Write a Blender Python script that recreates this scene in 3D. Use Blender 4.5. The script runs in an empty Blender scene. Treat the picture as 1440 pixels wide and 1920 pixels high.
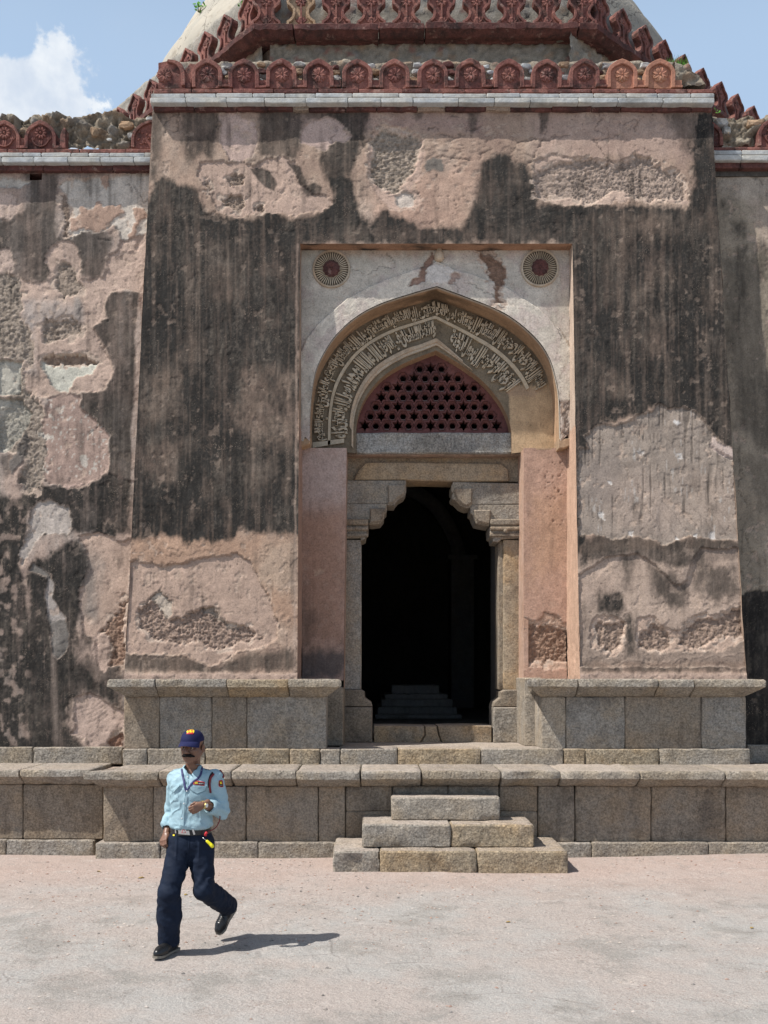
import bpy, bmesh, math, random
import numpy as np
from mathutils import Vector, Matrix
R = math.radians
random.seed(7)
SC = bpy.context.scene
COL = SC.collection
# ------------------------------------------------------------------ camera, light, exposure
H = 2.03                 # eye height above the ground
FPX = 1867.0             # focal length in units of a 1440 x 1920 frame
VX, VY = 705.0, 1270.0   # principal point (shift lens)
cd = bpy.data.cameras.new('camera')
cam = bpy.data.objects.new('camera', cd)
COL.objects.link(cam)
cam.location = (0, 0, H)
cam.rotation_euler = (R(90), 0, 0)
cd.sensor_fit = 'VERTICAL'
cd.sensor_height = 36.0
cd.lens = FPX / 1920.0 * 36.0
cd.shift_x = (720 - VX) / 1920.0
cd.shift_y = (VY - 960) / 1920.0
cd.clip_start = 0.1
cd.clip_end = 3000
SC.camera = cam
SUNV = Vector((1.04, 0.455, -1.66)).normalized()      # direction the light travels
SUN_EL = math.asin(-SUNV.z)
SUN_AZ = math.atan2(-SUNV.x, -SUNV.y)
sl = bpy.data.lights.new('sun', 'SUN')
sl.energy = 5.0
sl.angle = R(0.53)
sl.color = (1.0, 0.955, 0.89)
so = bpy.data.objects.new('sun', sl)
COL.objects.link(so)
so.rotation_euler = SUNV.to_track_quat('-Z', 'Y').to_euler()
so.location = (-20, -10, 30)
SC.view_settings.view_transform = 'Standard'
SC.view_settings.look = 'None'
SC.view_settings.exposure = 0.17
SC.view_settings.gamma = 1.0
SC.view_settings.use_curve_mapping = False
SC.cycles.max_bounces = 6
SC.cycles.diffuse_bounces = 4


# ------------------------------------------------------------------ node helper
class NT:
    def __init__(s, nt):
        s.nt = nt
        s.n = nt.nodes
        s.l = nt.links

    def node(s, typ, **kw):
        nd = s.n.new(typ)
        for k, v in kw.items():
            setattr(nd, k, v)
        return nd

    def put(s, sock, v):
        if isinstance(v, bpy.types.NodeSocket):
            s.l.new(v, sock)
        elif isinstance(v, (tuple, list)):
            v = tuple(v)
            if len(sock.default_value) == 4 and len(v) == 3:
                v = v + (1.0,)
            sock.default_value = v
        else:
            sock.default_value = v

    def math(s, op, a, b=None, c=None, clamp=False):
        nd = s.node('ShaderNodeMath', operation=op, use_clamp=clamp)
        s.put(nd.inputs[0], a)
        if b is not None:
            s.put(nd.inputs[1], b)
        if c is not None:
            s.put(nd.inputs[2], c)
        return nd.outputs[0]

    def vmath(s, op, a, b=None):
        nd = s.node('ShaderNodeVectorMath', operation=op)
        s.put(nd.inputs[0], a)
        if b is not None:
            s.put(nd.inputs[1], b)
        return nd.outputs[1] if op in ('LENGTH', 'DISTANCE', 'DOT_PRODUCT') else nd.outputs[0]

    def mix(s, f, a, b, blend='MIX'):
        nd = s.node('ShaderNodeMix', data_type='RGBA', blend_type=blend)
        nd.clamp_factor = True
        s.put(nd.inputs[0], f)
        s.put(nd.inputs[6], a)
        s.put(nd.inputs[7], b)
        return nd.outputs[2]

    def ramp(s, v, lo, hi, a=0.0, b=1.0, smooth=True):
        nd = s.node('ShaderNodeMapRange')
        nd.interpolation_type = 'SMOOTHSTEP' if smooth else 'LINEAR'
        s.put(nd.inputs[0], v)
        s.put(nd.inputs[1], lo)
        s.put(nd.inputs[2], hi)
        s.put(nd.inputs[3], a)
        s.put(nd.inputs[4], b)
        return nd.outputs[0]

    def pos(s, scale=(1, 1, 1)):
        g = s.node('ShaderNodeNewGeometry')
        if tuple(scale) == (1, 1, 1):
            return g.outputs['Position']
        return s.vmath('MULTIPLY', g.outputs['Position'], tuple(scale))

    def noise(s, vec, scale, detail=4.0, rough=0.55, dist=0.0):
        nd = s.node('ShaderNodeTexNoise')
        s.put(nd.inputs['Vector'], vec)
        nd.inputs['Scale'].default_value = scale
        nd.inputs['Detail'].default_value = detail
        nd.inputs['Roughness'].default_value = rough
        nd.inputs['Distortion'].default_value = dist
        return nd.outputs[0]

    def voro(s, vec, scale, feature='F1', out=0):
        nd = s.node('ShaderNodeTexVoronoi', feature=feature)
        s.put(nd.inputs['Vector'], vec)
        nd.inputs['Scale'].default_value = scale
        return nd.outputs[out]

    def bump(s, h, strength=0.5, dist=0.01, normal=None):
        nd = s.node('ShaderNodeBump')
        s.put(nd.inputs['Height'], h)
        s.put(nd.inputs['Strength'], strength)
        nd.inputs['Distance'].default_value = dist
        if normal is not None:
            s.l.new(normal, nd.inputs['Normal'])
        return nd.outputs[0]


def material(name):
    m = bpy.data.materials.new(name)
    m.use_nodes = True
    t = NT(m.node_tree)
    p = m.node_tree.nodes['Principled BSDF']
    p.inputs['Roughness'].default_value = 0.9
    p.inputs['Specular IOR Level'].default_value = 0.25
    return m, t, p


# ------------------------------------------------------------------ sky
W = bpy.data.worlds.new('World')
SC.world = W
W.use_nodes = True
t = NT(W.node_tree)
for n in list(t.n):
    t.n.remove(n)
out = t.node('ShaderNodeOutputWorld')
bg = t.node('ShaderNodeBackground')
sky = t.node('ShaderNodeTexSky', sky_type='NISHITA')
sky.sun_disc = False
sky.sun_elevation = SUN_EL
sky.sun_rotation = SUN_AZ
sky.air_density = 1.0
sky.dust_density = 3.2
sky.ozone_density = 1.6
tc = t.node('ShaderNodeTexCoord')
dirv = tc.outputs['Generated']
# cumulus in the north-west, thin veil elsewhere, all as functions of direction
nz = t.node('ShaderNodeTexNoise')
t.put(nz.inputs['Vector'], dirv)
nz.inputs['Scale'].default_value = 26
nz.inputs['Detail'].default_value = 6
nz.inputs['Roughness'].default_value = 0.6
wob = t.vmath('SCALE', t.vmath('SUBTRACT', nz.outputs['Color'], (0.5, 0.5, 0.5)))
wob.node.inputs['Scale'].default_value = 0.075
dd = t.vmath('NORMALIZE', t.vmath('ADD', dirv, wob))
acc = None
for (px, py, rad) in ((95, 118, 46), (60, 150, 56), (20, 165, 60), (128, 165, 46), (90, 200, 85), (160, 205, 34), (10, 215, 80),
                      (-90, 180, 80), (-160, 240, 110)):
    c = Vector(((px - VX) / FPX, 1, (VY - py) / FPX))
    rr = rad / FPX / c.length
    d = t.math('DIVIDE', t.vmath('DISTANCE', dd, tuple(c.normalized())), rr)
    acc = d if acc is None else t.math('SMOOTH_MIN', acc, d, 0.35)
cl = t.ramp(acc, 1.22, 0.80)
nb = t.noise(dirv, 3.2, 6, 0.62)
veil = t.math('MULTIPLY', t.ramp(nb, 0.45, 0.8), 0.25)
nb2 = t.noise(dirv, 14, 5, 0.6)
ccol = t.mix(t.ramp(nb2, 0.35, 0.65), (9.8, 11.0, 12.8), (13.6, 14.2, 14.8))
sepd = t.node('ShaderNodeSeparateXYZ')
t.l.new(dirv, sepd.inputs[0])
skc = t.mix(t.ramp(sepd.outputs[2], 0.80, 0.50, 0.04, 0.85), sky.outputs[0], (7.4, 10.0, 13.6))
skc = t.mix(veil, skc, (8.0, 9.4, 11.4))
skc = t.mix(t.math('MULTIPLY', cl, 0.97), skc, ccol)
t.l.new(skc, bg.inputs[0])
bg.inputs[1].default_value = 0.060
t.l.new(bg.outputs[0], out.inputs[0])


# ------------------------------------------------------------------ mapping and noise helpers
def P(x, y, Y):
    return Vector(((x - VX) / FPX * Y, Y, H + (VY - y) / FPX * Y))


def PX(x, Y):
    return (x - VX) / FPX * Y


def PZ(y, Y):
    return H + (VY - y) / FPX * Y


BAT = 0.0826
YF0 = 12.08


def face_y(z, y0=YF0, z0=2.0, b=BAT):
    return y0 + b * (z - z0)


def face_at(py, y0=YF0, z0=2.0, b=BAT):       # depth at which the battered face is seen at photo row py
    k = (VY - py) / FPX
    return (y0 + b * (H - z0)) / (1 - b * k)


def _h(ix, iy, seed):
    n = (ix.astype(np.int64) * 374761393 + iy.astype(np.int64) * 668265263 + seed * 1442695041) & 0x7fffffff
    n = ((n ^ (n >> 13)) * 1274126177) & 0x7fffffff
    n = ((n ^ (n >> 16)) * 1911520717) & 0x7fffffff
    return ((n >> 8) & 0xffff) / 65535.0


def vn(x, y, seed=0):
    x = np.asarray(x, float)
    y = np.asarray(y, float)
    ix = np.floor(x)
    iy = np.floor(y)
    fx = x - ix
    fy = y - iy
    fx = fx * fx * fx * (fx * (fx * 6 - 15) + 10)
    fy = fy * fy * fy * (fy * (fy * 6 - 15) + 10)
    a = _h(ix, iy, seed)
    b = _h(ix + 1, iy, seed)
    c = _h(ix, iy + 1, seed)
    d = _h(ix + 1, iy + 1, seed)
    return (a + (b - a) * fx) * (1 - fy) + (c + (d - c) * fx) * fy


def fbm(x, y, o=4, seed=0, g=0.5):
    s = 0
    amp = 1.0
    tot = 0
    for i in range(o):
        s = s + amp * vn(x * 2 ** i + 17.3 * i, y * 2 ** i - 9.1 * i, seed + i * 13)
        tot += amp
        amp *= g
    return s / tot * 2 - 1          # about -1..1


def sst(a, b, x):
    t_ = np.clip((x - a) / (b - a), 0, 1)
    return t_ * t_ * (3 - 2 * t_)


def poly_sd(x, y, pts):
    pts = np.asarray(pts, float)
    n = len(pts)
    d = np.full(x.shape, 1e9)
    s = np.ones(x.shape)
    for i in range(n):
        ax, ay = pts[i]
        bx, by = pts[i - 1]
        ex, ey = bx - ax, by - ay
        wx, wy = x - ax, y - ay
        L = ex * ex + ey * ey + 1e-9
        tt = np.clip((wx * ex + wy * ey) / L, 0, 1)
        dx, dy = wx - ex * tt, wy - ey * tt
        d = np.minimum(d, dx * dx + dy * dy)
        c1 = y >= ay
        c2 = y < by
        c3 = ex * wy > ey * wx
        flip = (c1 & c2 & c3) | (~c1 & ~c2 & ~c3)
        s = np.where(flip, -s, s)
    return s * np.sqrt(d)


def line_d(x, y, pts):
    d = np.full(x.shape, 1e9)
    for (ax, ay), (bx, by) in zip(pts[:-1], pts[1:]):
        ex, ey = bx - ax, by - ay
        wx, wy = x - ax, y - ay
        tt = np.clip((wx * ex + wy * ey) / (ex * ex + ey * ey + 1e-9), 0, 1)
        d = np.minimum(d, (wx - ex * tt) ** 2 + (wy - ey * tt) ** 2)
    return np.sqrt(d)


class Canvas:
    """albedo, relief and texture masks of one wall skin, laid out over the places of its stains and losses"""

    def __init__(s, u, v, base, seed=0):
        s.u, s.v = u, v
        s.seed = seed
        s.c = np.ones(u.shape + (3,)) * np.array(base)
        s.d = np.zeros(u.shape)
        s.a = np.zeros(u.shape + (3,))     # speckle, roughness, scratches
        s.st = np.zeros(u.shape)
        f1 = 1 / 26.0
        s.wu = u + 6.5 * fbm(u * f1, v * f1, 3, seed + 1) + 4.2 * fbm(u / 7, v / 7, 3, seed + 2) + 1.3 * fbm(u / 3, v / 3, 2, seed + 6)
        s.wv = v + 6.5 * fbm(u * f1, v * f1, 3, seed + 3) + 4.2 * fbm(u / 7, v / 7, 3, seed + 4) + 1.3 * fbm(u / 3, v / 3, 2, seed + 8)
        s.sd = None
        s.flaky = 1.0
        s.grime = 1.0

    def mask(s, pts, w=1.2, warp=1.0):
        pts = np.asarray(pts, float)
        m = w + 10
        (x0, y0), (x1, y1) = pts.min(0) - m, pts.max(0) + m
        sel = (s.u > x0) & (s.u < x1) & (s.v > y0) & (s.v < y1)
        r = np.zeros(s.u.shape)
        s.sd = np.full(s.u.shape, 99.0)
        if sel.any():
            uu = s.u[sel] + (s.wu[sel] - s.u[sel]) * warp
            vv = s.v[sel] + (s.wv[sel] - s.v[sel]) * warp
            sd_ = poly_sd(uu, vv, pts)
            s.sd[sel] = sd_
            r[sel] = sst(w, -w, sd_)
        return r

    def soft(s, pts, w=10, amp=12, streak=True, k=1.0):
        """soft stain"""
        pts = np.asarray(pts, float)
        m = w + amp + 10
        (x0, y0), (x1, y1) = pts.min(0) - m, pts.max(0) + m
        sel = (s.u > x0) & (s.u < x1) & (s.v > y0) & (s.v < y1)
        if not sel.any():
            return
        u, v = s.u[sel], s.v[sel]
        n = fbm(u / 14, v / 45 if streak else v / 16, 4, s.seed + 31) * amp + fbm(u / 5, v / 7, 3, s.seed + 37) * amp * 0.5
        m_ = sst(w, -w, poly_sd(u, v, pts) + n) * k
        s.st[sel] = np.maximum(s.st[sel], m_) if k > 0 else s.st[sel] * (1 + m_)

    def peel(s, pts, depth=0.010, col=None, keep=0.0, w=1.1, var=0.12, warp=1.0, rim=True):
        m = s.mask(pts, w, warp)
        if not m.any():
            return m
        if col is not None:
            n = 1 + var * fbm(s.u / 20, s.v / 26, 4, s.seed + 51)
            cc = np.array(col) * n[..., None]
            s.c = s.c * (1 - m[..., None]) + cc * m[..., None]
        s.st = s.st * (1 - m * (1 - keep))
        s.d -= depth * 1.5 * m
        # shadow line under the overhanging edge, darkened into the colour
        cr_ = sst(2.6, 0.6, np.abs(s.sd + 1.0)) * (1 if depth > 0.004 else 0) * (0.4 + 0.6 * vn(s.u / 8, s.v / 8, s.seed + 54))
        s.c = s.c * (1 - 0.32 * cr_[..., None])
        if rim and depth > 0.004:
            # thin broken lip of the coat that still holds, slightly proud and paler
            wv_ = 1.6 + 2.2 * vn(s.u / 9, s.v / 9, s.seed + 52)
            lip = sst(wv_, wv_ * 0.3, s.sd) * (1 - m) * sst(0.35, 0.6, vn(s.u / 13, s.v / 13, s.seed + 53))
            s.c = s.c * (1 - 0.45 * lip[..., None]) + 0.45 * lip[..., None] * np.array((0.50, 0.41, 0.335))
            s.st = s.st * (1 - 0.6 * lip)
            s.d += 0.004 * lip
        return m

    def rubble(s, pts, depth=0.035, col=(0.42, 0.32, 0.26), warp=1.3, amp=0.020, keep=0.15, w=1.4):
        m = s.mask(pts, w, warp)
        if not m.any():
            return m
        # the coats above it step back unevenly before the core shows
        gap = 1.0 + 8.0 * sst(0.35, 0.8, vn(s.u / 12, s.v / 10, s.seed + 62)) + 3 * fbm(s.u / 4, s.v / 4, 3, s.seed + 63)
        co = sst(gap + 1, gap - 1, s.sd) * (1 - m)
        s.c = s.c * (1 - co[..., None]) + co[..., None] * np.array((0.48, 0.375, 0.30)) * (1 + 0.15 * fbm(s.u / 7, s.v / 7, 3, s.seed + 64))[..., None]
        s.st = s.st * (1 - 0.85 * co)
        s.d -= 0.009 * co
        n1 = fbm(s.u / 9, s.v / 8, 3, s.seed + 61)
        n2 = fbm(s.u / 4.2, s.v / 3.4, 4, s.seed + 67, 0.75)
        rg = 1 - 2.2 * np.abs(fbm(s.u / 8 + 0.4 * n2, s.v / 6, 3, s.seed + 68))
        n1 = 0.55 * n1 + 0.5 * rg - 0.2
        n = 1 + 0.14 * n1 + 0.30 * n2
        cc = np.array(col) * n[..., None]
        cc = cc * (1 - 0.25 * sst(0.2, 0.8, vn(s.u / 5, s.v / 5, s.seed + 5))[..., None])
        s.c = s.c * (1 - m[..., None]) + cc * m[..., None]
        s.st = s.st * (1 - m * (1 - keep))
        n4 = fbm(s.u / 2.1, s.v / 2.0, 2, s.seed + 69)
        s.d = s.d - depth * m + m * amp * (n2 * 0.9 + n1 * 0.55 + n4 * 0.55)
        s.a[..., 1] = np.maximum(s.a[..., 1], m)
        return m

    def crack(s, pts, w=1.0, depth=0.007, dark=0.5, warp=1.0):
        pts_ = np.asarray(pts, float)
        (x0, y0), (x1, y1) = pts_.min(0) - 14, pts_.max(0) + 14
        sel = (s.u > x0) & (s.u < x1) & (s.v > y0) & (s.v < y1)
        if not sel.any():
            return
        uu = s.u[sel] + (s.wu[sel] - s.u[sel]) * warp
        vv = s.v[sel] + (s.wv[sel] - s.v[sel]) * warp
        g = np.exp(-(line_d(uu, vv, pts) / w) ** 2)
        s.d[sel] -= depth * g
        s.c[sel] *= (1 - dark * g)[..., None]

    def tone(s, pts, col, k=0.6, w=12, amp=10, streak=False):
        pts = np.asarray(pts, float)
        m = w + amp + 10
        (x0, y0), (x1, y1) = pts.min(0) - m, pts.max(0) + m
        sel = (s.u > x0) & (s.u < x1) & (s.v > y0) & (s.v < y1)
        if not sel.any():
            return
        u, v = s.u[sel], s.v[sel]
        n = fbm(u / 12, v / 40 if streak else v / 14, 4, s.seed + 41) * amp
        f = (sst(w, -w, poly_sd(u, v, pts) + n) * k)[..., None]
        s.c[sel] = s.c[sel] * (1 - f) + np.array(col) * f

    def done(s, dark=(0.024, 0.022, 0.020), light=(0.120, 0.099, 0.080)):
        u, v = s.u, s.v
        big = fbm(u / 60, v / 90, 4, s.seed + 71)
        strk = fbm(u / 9, v / 110, 4, s.seed + 73)
        spk = fbm(u / 4.5, v / 5, 3, s.seed + 79, 0.7)
        st = np.clip(s.st, 0, 1)
        # flakes gone from the skin, and pin holes
        fl = fbm(u / 12, v / 14, 5, s.seed + 81) + 0.25 * fbm(u / 45, v / 45, 2, s.seed + 82)
        flk = sst(0.40, 0.45, fl) * (s.a[..., 1] < 0.3) * s.flaky
        s.c = s.c * (1 - 0.55 * flk[..., None]) + 0.55 * flk[..., None] * np.array((0.46, 0.35, 0.275))
        st = st * (1 - 0.22 * flk * sst(0.30, 0.62, vn(u / 60, v / 60, s.seed + 83)))
        s.d -= 0.005 * flk
        edge_ = sst(0.36, 0.40, fl) * (1 - sst(0.40, 0.44, fl)) * s.flaky
        s.c = s.c * (1 - 0.22 * edge_[..., None])
        pin = sst(0.93, 0.97, vn(u / 2.6, v / 2.6, s.seed + 84)) * sst(0.5, 0.7, vn(u / 40, v / 40, s.seed + 85)) * s.flaky
        s.c = s.c * (1 - 0.45 * pin[..., None])
        s.d -= 0.006 * pin
        # rain streaks inside the soot, running from above
        run = fbm(u / 4.2, v / 170, 4, s.seed + 86)
        run2 = fbm(u / 11, v / 260, 3, s.seed + 87)
        cloud = fbm(u / 30, v / 46, 5, s.seed + 90)
        st = st * (1 - 0.13 * sst(0.05, 0.6, run) - 0.13 * sst(0.1, 0.6, run2) - 0.11 * sst(0.0, 0.55, cloud))
        # coats of plaster broken back to different depths, each with a ragged edge
        qf = 2.6 * fbm(u / 40, v / 44, 5, s.seed + 91) + 0.35 * fbm(u / 9, v / 9, 3, s.seed + 92)
        on = s.flaky * sst(0.30, 0.55, vn(u / 75, v / 75, s.seed + 93)) * (1 - 0.75 * np.clip(st, 0, 1)) * (s.a[..., 1] < 0.3)
        fr_ = qf - np.floor(qf)
        lev = np.floor(qf) + sst(0.0, 0.035, fr_)
        s.d += 0.006 * lev * on
        s.c = s.c * (1 + 0.05 * (lev - 0.5) * on)[..., None]
        dk_ = sst(0.0, 0.012, fr_) * sst(0.05, 0.02, fr_) * on * (0.3 + 0.7 * vn(u / 15, v / 15, s.seed + 94))
        s.c = s.c * (1 - 0.38 * dk_[..., None])
        # faint grime on bare plaster
        bare = sst(0.15, 0.7, 0.6 * fbm(u / 6, v / 120, 4, s.seed + 88) + 0.6 * fbm(u / 34, v / 50, 4, s.seed + 89)) * s.grime
        st = np.maximum(st, bare * 0.5)
        # inside the stain the paler plaster still shows through in places
        thin = sst(0.0, 0.8, big * 0.5 + strk * 0.45 + spk * 0.55)
        dk = np.array(dark) + (np.array(light) - np.array(dark)) * (thin * 0.75)[..., None]
        st2 = np.clip(st * (1.06 + 0.16 * strk + 0.14 * spk), 0, 1)
        s.c = s.c * (1 - st2[..., None]) + dk * st2[..., None]
        s.a[..., 0] = np.maximum(s.a[..., 0], st2)
        s.c = np.clip(s.c, 0.012, 0.9)
        return s


def link(o, parent=None):
    COL.objects.link(o)
    if parent is not None:
        o.parent = parent
    return o


def empty(name, loc=(0, 0, 0)):
    o = bpy.data.objects.new(name, None)
    o.location = loc
    o.empty_display_size = 0.2
    return link(o)


def tag(o, label=None, cat=None, group=None, kind=None):
    if label:
        o['label'] = label
    if cat:
        o['category'] = cat
    if group:
        o['group'] = group
    if kind:
        o['kind'] = kind
    return o


def mesh_np(name, V, F, mat, parent=None, smooth=True, sharp=None, attrs=None):
    """V (n,3), F list of tuples or (m,4) array"""
    me = bpy.data.meshes.new(name)
    V = np.asarray(V, np.float32)
    if isinstance(F, np.ndarray):
        m, k = F.shape
        me.vertices.add(len(V))
        me.vertices.foreach_set('co', V.ravel())
        me.loops.add(m * k)
        me.loops.foreach_set('vertex_index', F.astype(np.int32).ravel())
        me.polygons.add(m)
        me.polygons.foreach_set('loop_start', np.arange(0, m * k, k, dtype=np.int32))
        me.update(calc_edges=True)
    else:
        me.from_pydata([tuple(map(float, p)) for p in V], [], F)
    if attrs:
        for an, av in attrs.items():
            at = me.attributes.new(an, 'FLOAT_COLOR', 'POINT')
            buf = np.ones((len(V), 4), np.float32)
            buf[:, :3] = av.reshape(-1, 3)
            at.data.foreach_set('color', buf.ravel())
    me.validate()
    me.polygons.foreach_set('use_smooth', [smooth] * len(me.polygons))
    if sharp is not None:
        me.set_sharp_from_angle(angle=R(sharp))
    if isinstance(mat, (list, tuple)):
        for m_ in mat:
            me.materials.append(m_)
    else:
        me.materials.append(mat)
    o = bpy.data.objects.new(name, me)
    return link(o, parent)


def grid_faces(n, m, keep=None, flip=False):
    i, j = np.meshgrid(np.arange(n - 1), np.arange(m - 1), indexing='ij')
    a = i * m + j
    F = np.stack([a, a + m, a + m + 1, a + 1], -1)
    if flip:
        F = F[..., ::-1]
    F = F.reshape(-1, 4)
    if keep is not None:
        F = F[keep.ravel()]
    return F


def drop_loose(V, F, *arrs):
    used = np.zeros(len(V), bool)
    used[F.ravel()] = True
    idx = np.cumsum(used) - 1
    return (V[used], idx[F]) + tuple(a[used] for a in arrs)


def photo_uv(Pt):
    return VX + FPX * Pt[..., 0] / Pt[..., 1], VY - FPX * (Pt[..., 2] - H) / Pt[..., 1]


def skin(name, Pt, paint, mat, parent, keep=None, nrm=None, flip=False, seed=0, base=(0.4, 0.28, 0.22), dark=None):
    """Pt (n,m,3) grid of points; paint(Canvas, Pt) lays out colour and relief"""
    u, v = photo_uv(Pt)
    cv = Canvas(u, v, base, seed)
    paint(cv, Pt)
    cv.done(**({'dark': dark} if dark else {}))
    Q = Pt.copy()
    N = np.array((0, -1, 0)) if nrm is None else np.asarray(nrm, float)
    Q = Q + N * cv.d[..., None]
    n, m = u.shape
    F = grid_faces(n, m, keep, flip)
    V, F, C, A = drop_loose(Q.reshape(-1, 3), F, cv.c.reshape(-1, 3), cv.a.reshape(-1, 3))
    return mesh_np(name, V, F, mat, parent, attrs={'tint': C, 'aux': A})


def sp(x, z, a, b=None):
    return x


# ------------------------------------------------------------------ materials
def mat_plaster(name='weathered_plaster'):
    m, t, p = material(name)
    at = t.node('ShaderNodeAttribute', attribute_name='tint')
    ax = t.node('ShaderNodeAttribute', attribute_name='aux')
    sep = t.node('ShaderNodeSeparateColor')
    t.l.new(ax.outputs['Color'], sep.inputs[0])
    pos = t.pos()
    fine = t.noise(pos, 55, 5, 0.65)
    mid = t.noise(pos, 11, 5, 0.6)
    k = t.math('ADD', t.ramp(fine, 0.3, 0.7, 0.74, 1.18, False), t.ramp(mid, 0.3, 0.7, -0.12, 0.12, False))
    # soot: darker and paler blooms inside the crust
    bloom = t.noise(t.pos((1.3, 1, 0.34)), 9, 9, 0.74)
    kb = t.ramp(bloom, 0.34, 0.66, 0.68, 1.42, False)
    k = t.math('MULTIPLY', k, t.math('ADD', 1.0, t.math('MULTIPLY', t.math('SUBTRACT', kb, 1.0), sep.outputs[0])))
    c = t.vmath('SCALE', at.outputs['Color'])
    t.put(c.node.inputs['Scale'], k)
    # pale grains showing in the dark crust
    vo = t.noise(pos, 75, 3, 0.6)
    patch = t.noise(pos, 4.2, 4, 0.65)
    thr = t.ramp(patch, 0.38, 0.66, 0.74, 0.60, False)
    g = t.math('MULTIPLY', t.ramp(t.math('SUBTRACT', vo, thr), 0.0, 0.03), sep.outputs[0])
    c = t.mix(t.math('MULTIPLY', g, 0.55), c, (0.33, 0.26, 0.20))
    vo2 = t.noise(t.vmath('ADD', pos, (3.1, 0, 7.7)), 42, 3, 0.6)
    dkk = t.math('MULTIPLY', t.ramp(vo2, 0.60, 0.66), 0.30)
    c = t.mix(dkk, c, (0.07, 0.055, 0.045))
    # hair streaks down the wall
    st = t.noise(t.pos((38, 38, 1.2)), 1.0, 3, 0.6)
    c = t.mix(t.math('MULTIPLY', t.ramp(st, 0.60, 0.78), 0.10), c, (0.40, 0.36, 0.32))
    t.l.new(c, p.inputs['Base Color'])
    h1 = t.math('MULTIPLY', t.noise(pos, 30, 6, 0.7), 0.8)
    h2 = t.math('MULTIPLY', t.noise(pos, 7, 3, 0.5), 1.1)
    hr = t.math('MULTIPLY', t.math('MULTIPLY', t.noise(pos, 48, 6, 0.8, 0.6), sep.outputs[1]), 2.0)
    h = t.math('ADD', t.math('ADD', h1, h2), hr)
    bs = t.math('ADD', 0.42, t.math('MULTIPLY', sep.outputs[1], 0.5))
    t.l.new(t.bump(h, bs, 0.014), p.inputs['Normal'])
    p.inputs['Roughness'].default_value = 0.93
    return m


def mat_stone(name, base, warm, dark, bumpd=0.010, speck=1.0, scale=1.0, seedoff=0.0, smoothness=0.0, grain=1.0, rv=0.35, soot=0.0, dust=0.8):
    m, t, p = material(name)
    g = t.node('ShaderNodeObjectInfo')
    rnd = g.outputs['Random']
    off = t.node('ShaderNodeCombineXYZ')
    t.put(off.inputs[0], t.math('MULTIPLY', rnd, 37.0))
    t.put(off.inputs[2], t.math('MULTIPLY', rnd, 91.0))
    pos = t.vmath('ADD', t.pos(), off.outputs[0])
    big = t.noise(pos, 2.6 * scale, 5, 0.62)
    c = t.mix(t.ramp(big, 0.38, 0.68), base, warm)
    c = t.mix(t.math('MULTIPLY', t.ramp(t.noise(pos, 1.4 * scale, 5, 0.65), 0.5, 0.72), 0.7), c, dark)
    wn = t.node('ShaderNodeTexWhiteNoise')
    wn.noise_dimensions = '1D'
    t.put(wn.inputs['W'], t.math('MULTIPLY', rnd, 71.0))
    c = t.mix(t.math('MULTIPLY', t.ramp(wn.outputs[0], 0.35, 1.0), rv), c, warm)
    dr_ = t.noise(t.vmath('ADD', t.pos((5.5, 5.5, 1.6)), off.outputs[0]), 1.0, 5, 0.65)
    c = t.mix(t.math('MULTIPLY', t.ramp(dr_, 0.50, 0.70), 0.5), c, dark)
    gn = t.node('ShaderNodeNewGeometry')
    sz = t.node('ShaderNodeSeparateXYZ')
    t.l.new(gn.outputs['True Normal'], sz.inputs[0])
    du = t.math('MULTIPLY', t.ramp(sz.outputs[2], 0.75, 0.95), t.ramp(t.noise(pos, 5, 5, 0.65), 0.3, 0.6, 0.35, 0.85))
    c = t.mix(t.math('MULTIPLY', du, dust), c, (0.43, 0.365, 0.315))
    gs = t.noise(pos, 44 * grain, 5, 0.78)
    k = t.math('ADD', t.ramp(gs, 0.32, 0.68, 1 - 0.62 * speck, 1 + 0.62 * speck, False),
               t.math('ADD', t.ramp(rnd, 0, 1, -0.08, 0.08, False), t.ramp(t.noise(pos, 14, 4, 0.6), 0.3, 0.7, -0.14, 0.14, False)))
    if soot:
        sn = t.noise(t.pos(), 5.5, 6, 0.7)
        c = t.mix(t.math('MULTIPLY', t.ramp(sn, 0.46, 0.64), soot), c, (0.035, 0.028, 0.026))
        pn = t.noise(t.vmath('ADD', t.pos(), (4, 4, 4)), 7, 5, 0.7)
        c = t.mix(t.math('MULTIPLY', t.ramp(pn, 0.57, 0.68), 0.5), c, (0.36, 0.24, 0.20))
    c2 = t.vmath('SCALE', c)
    t.put(c2.node.inputs['Scale'], k)
    t.l.new(c2, p.inputs['Base Color'])
    ch = t.noise(pos, 26 * grain, 5, 0.7, 0.4)
    h = t.math('ADD', ch, t.math('MULTIPLY', t.noise(pos, 6, 3, 0.55), 1.6))
    t.l.new(t.bump(h, 0.9, bumpd * 1.25), p.inputs['Normal'])
    p.inputs['Roughness'].default_value = 0.92 - smoothness
    return m


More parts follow.
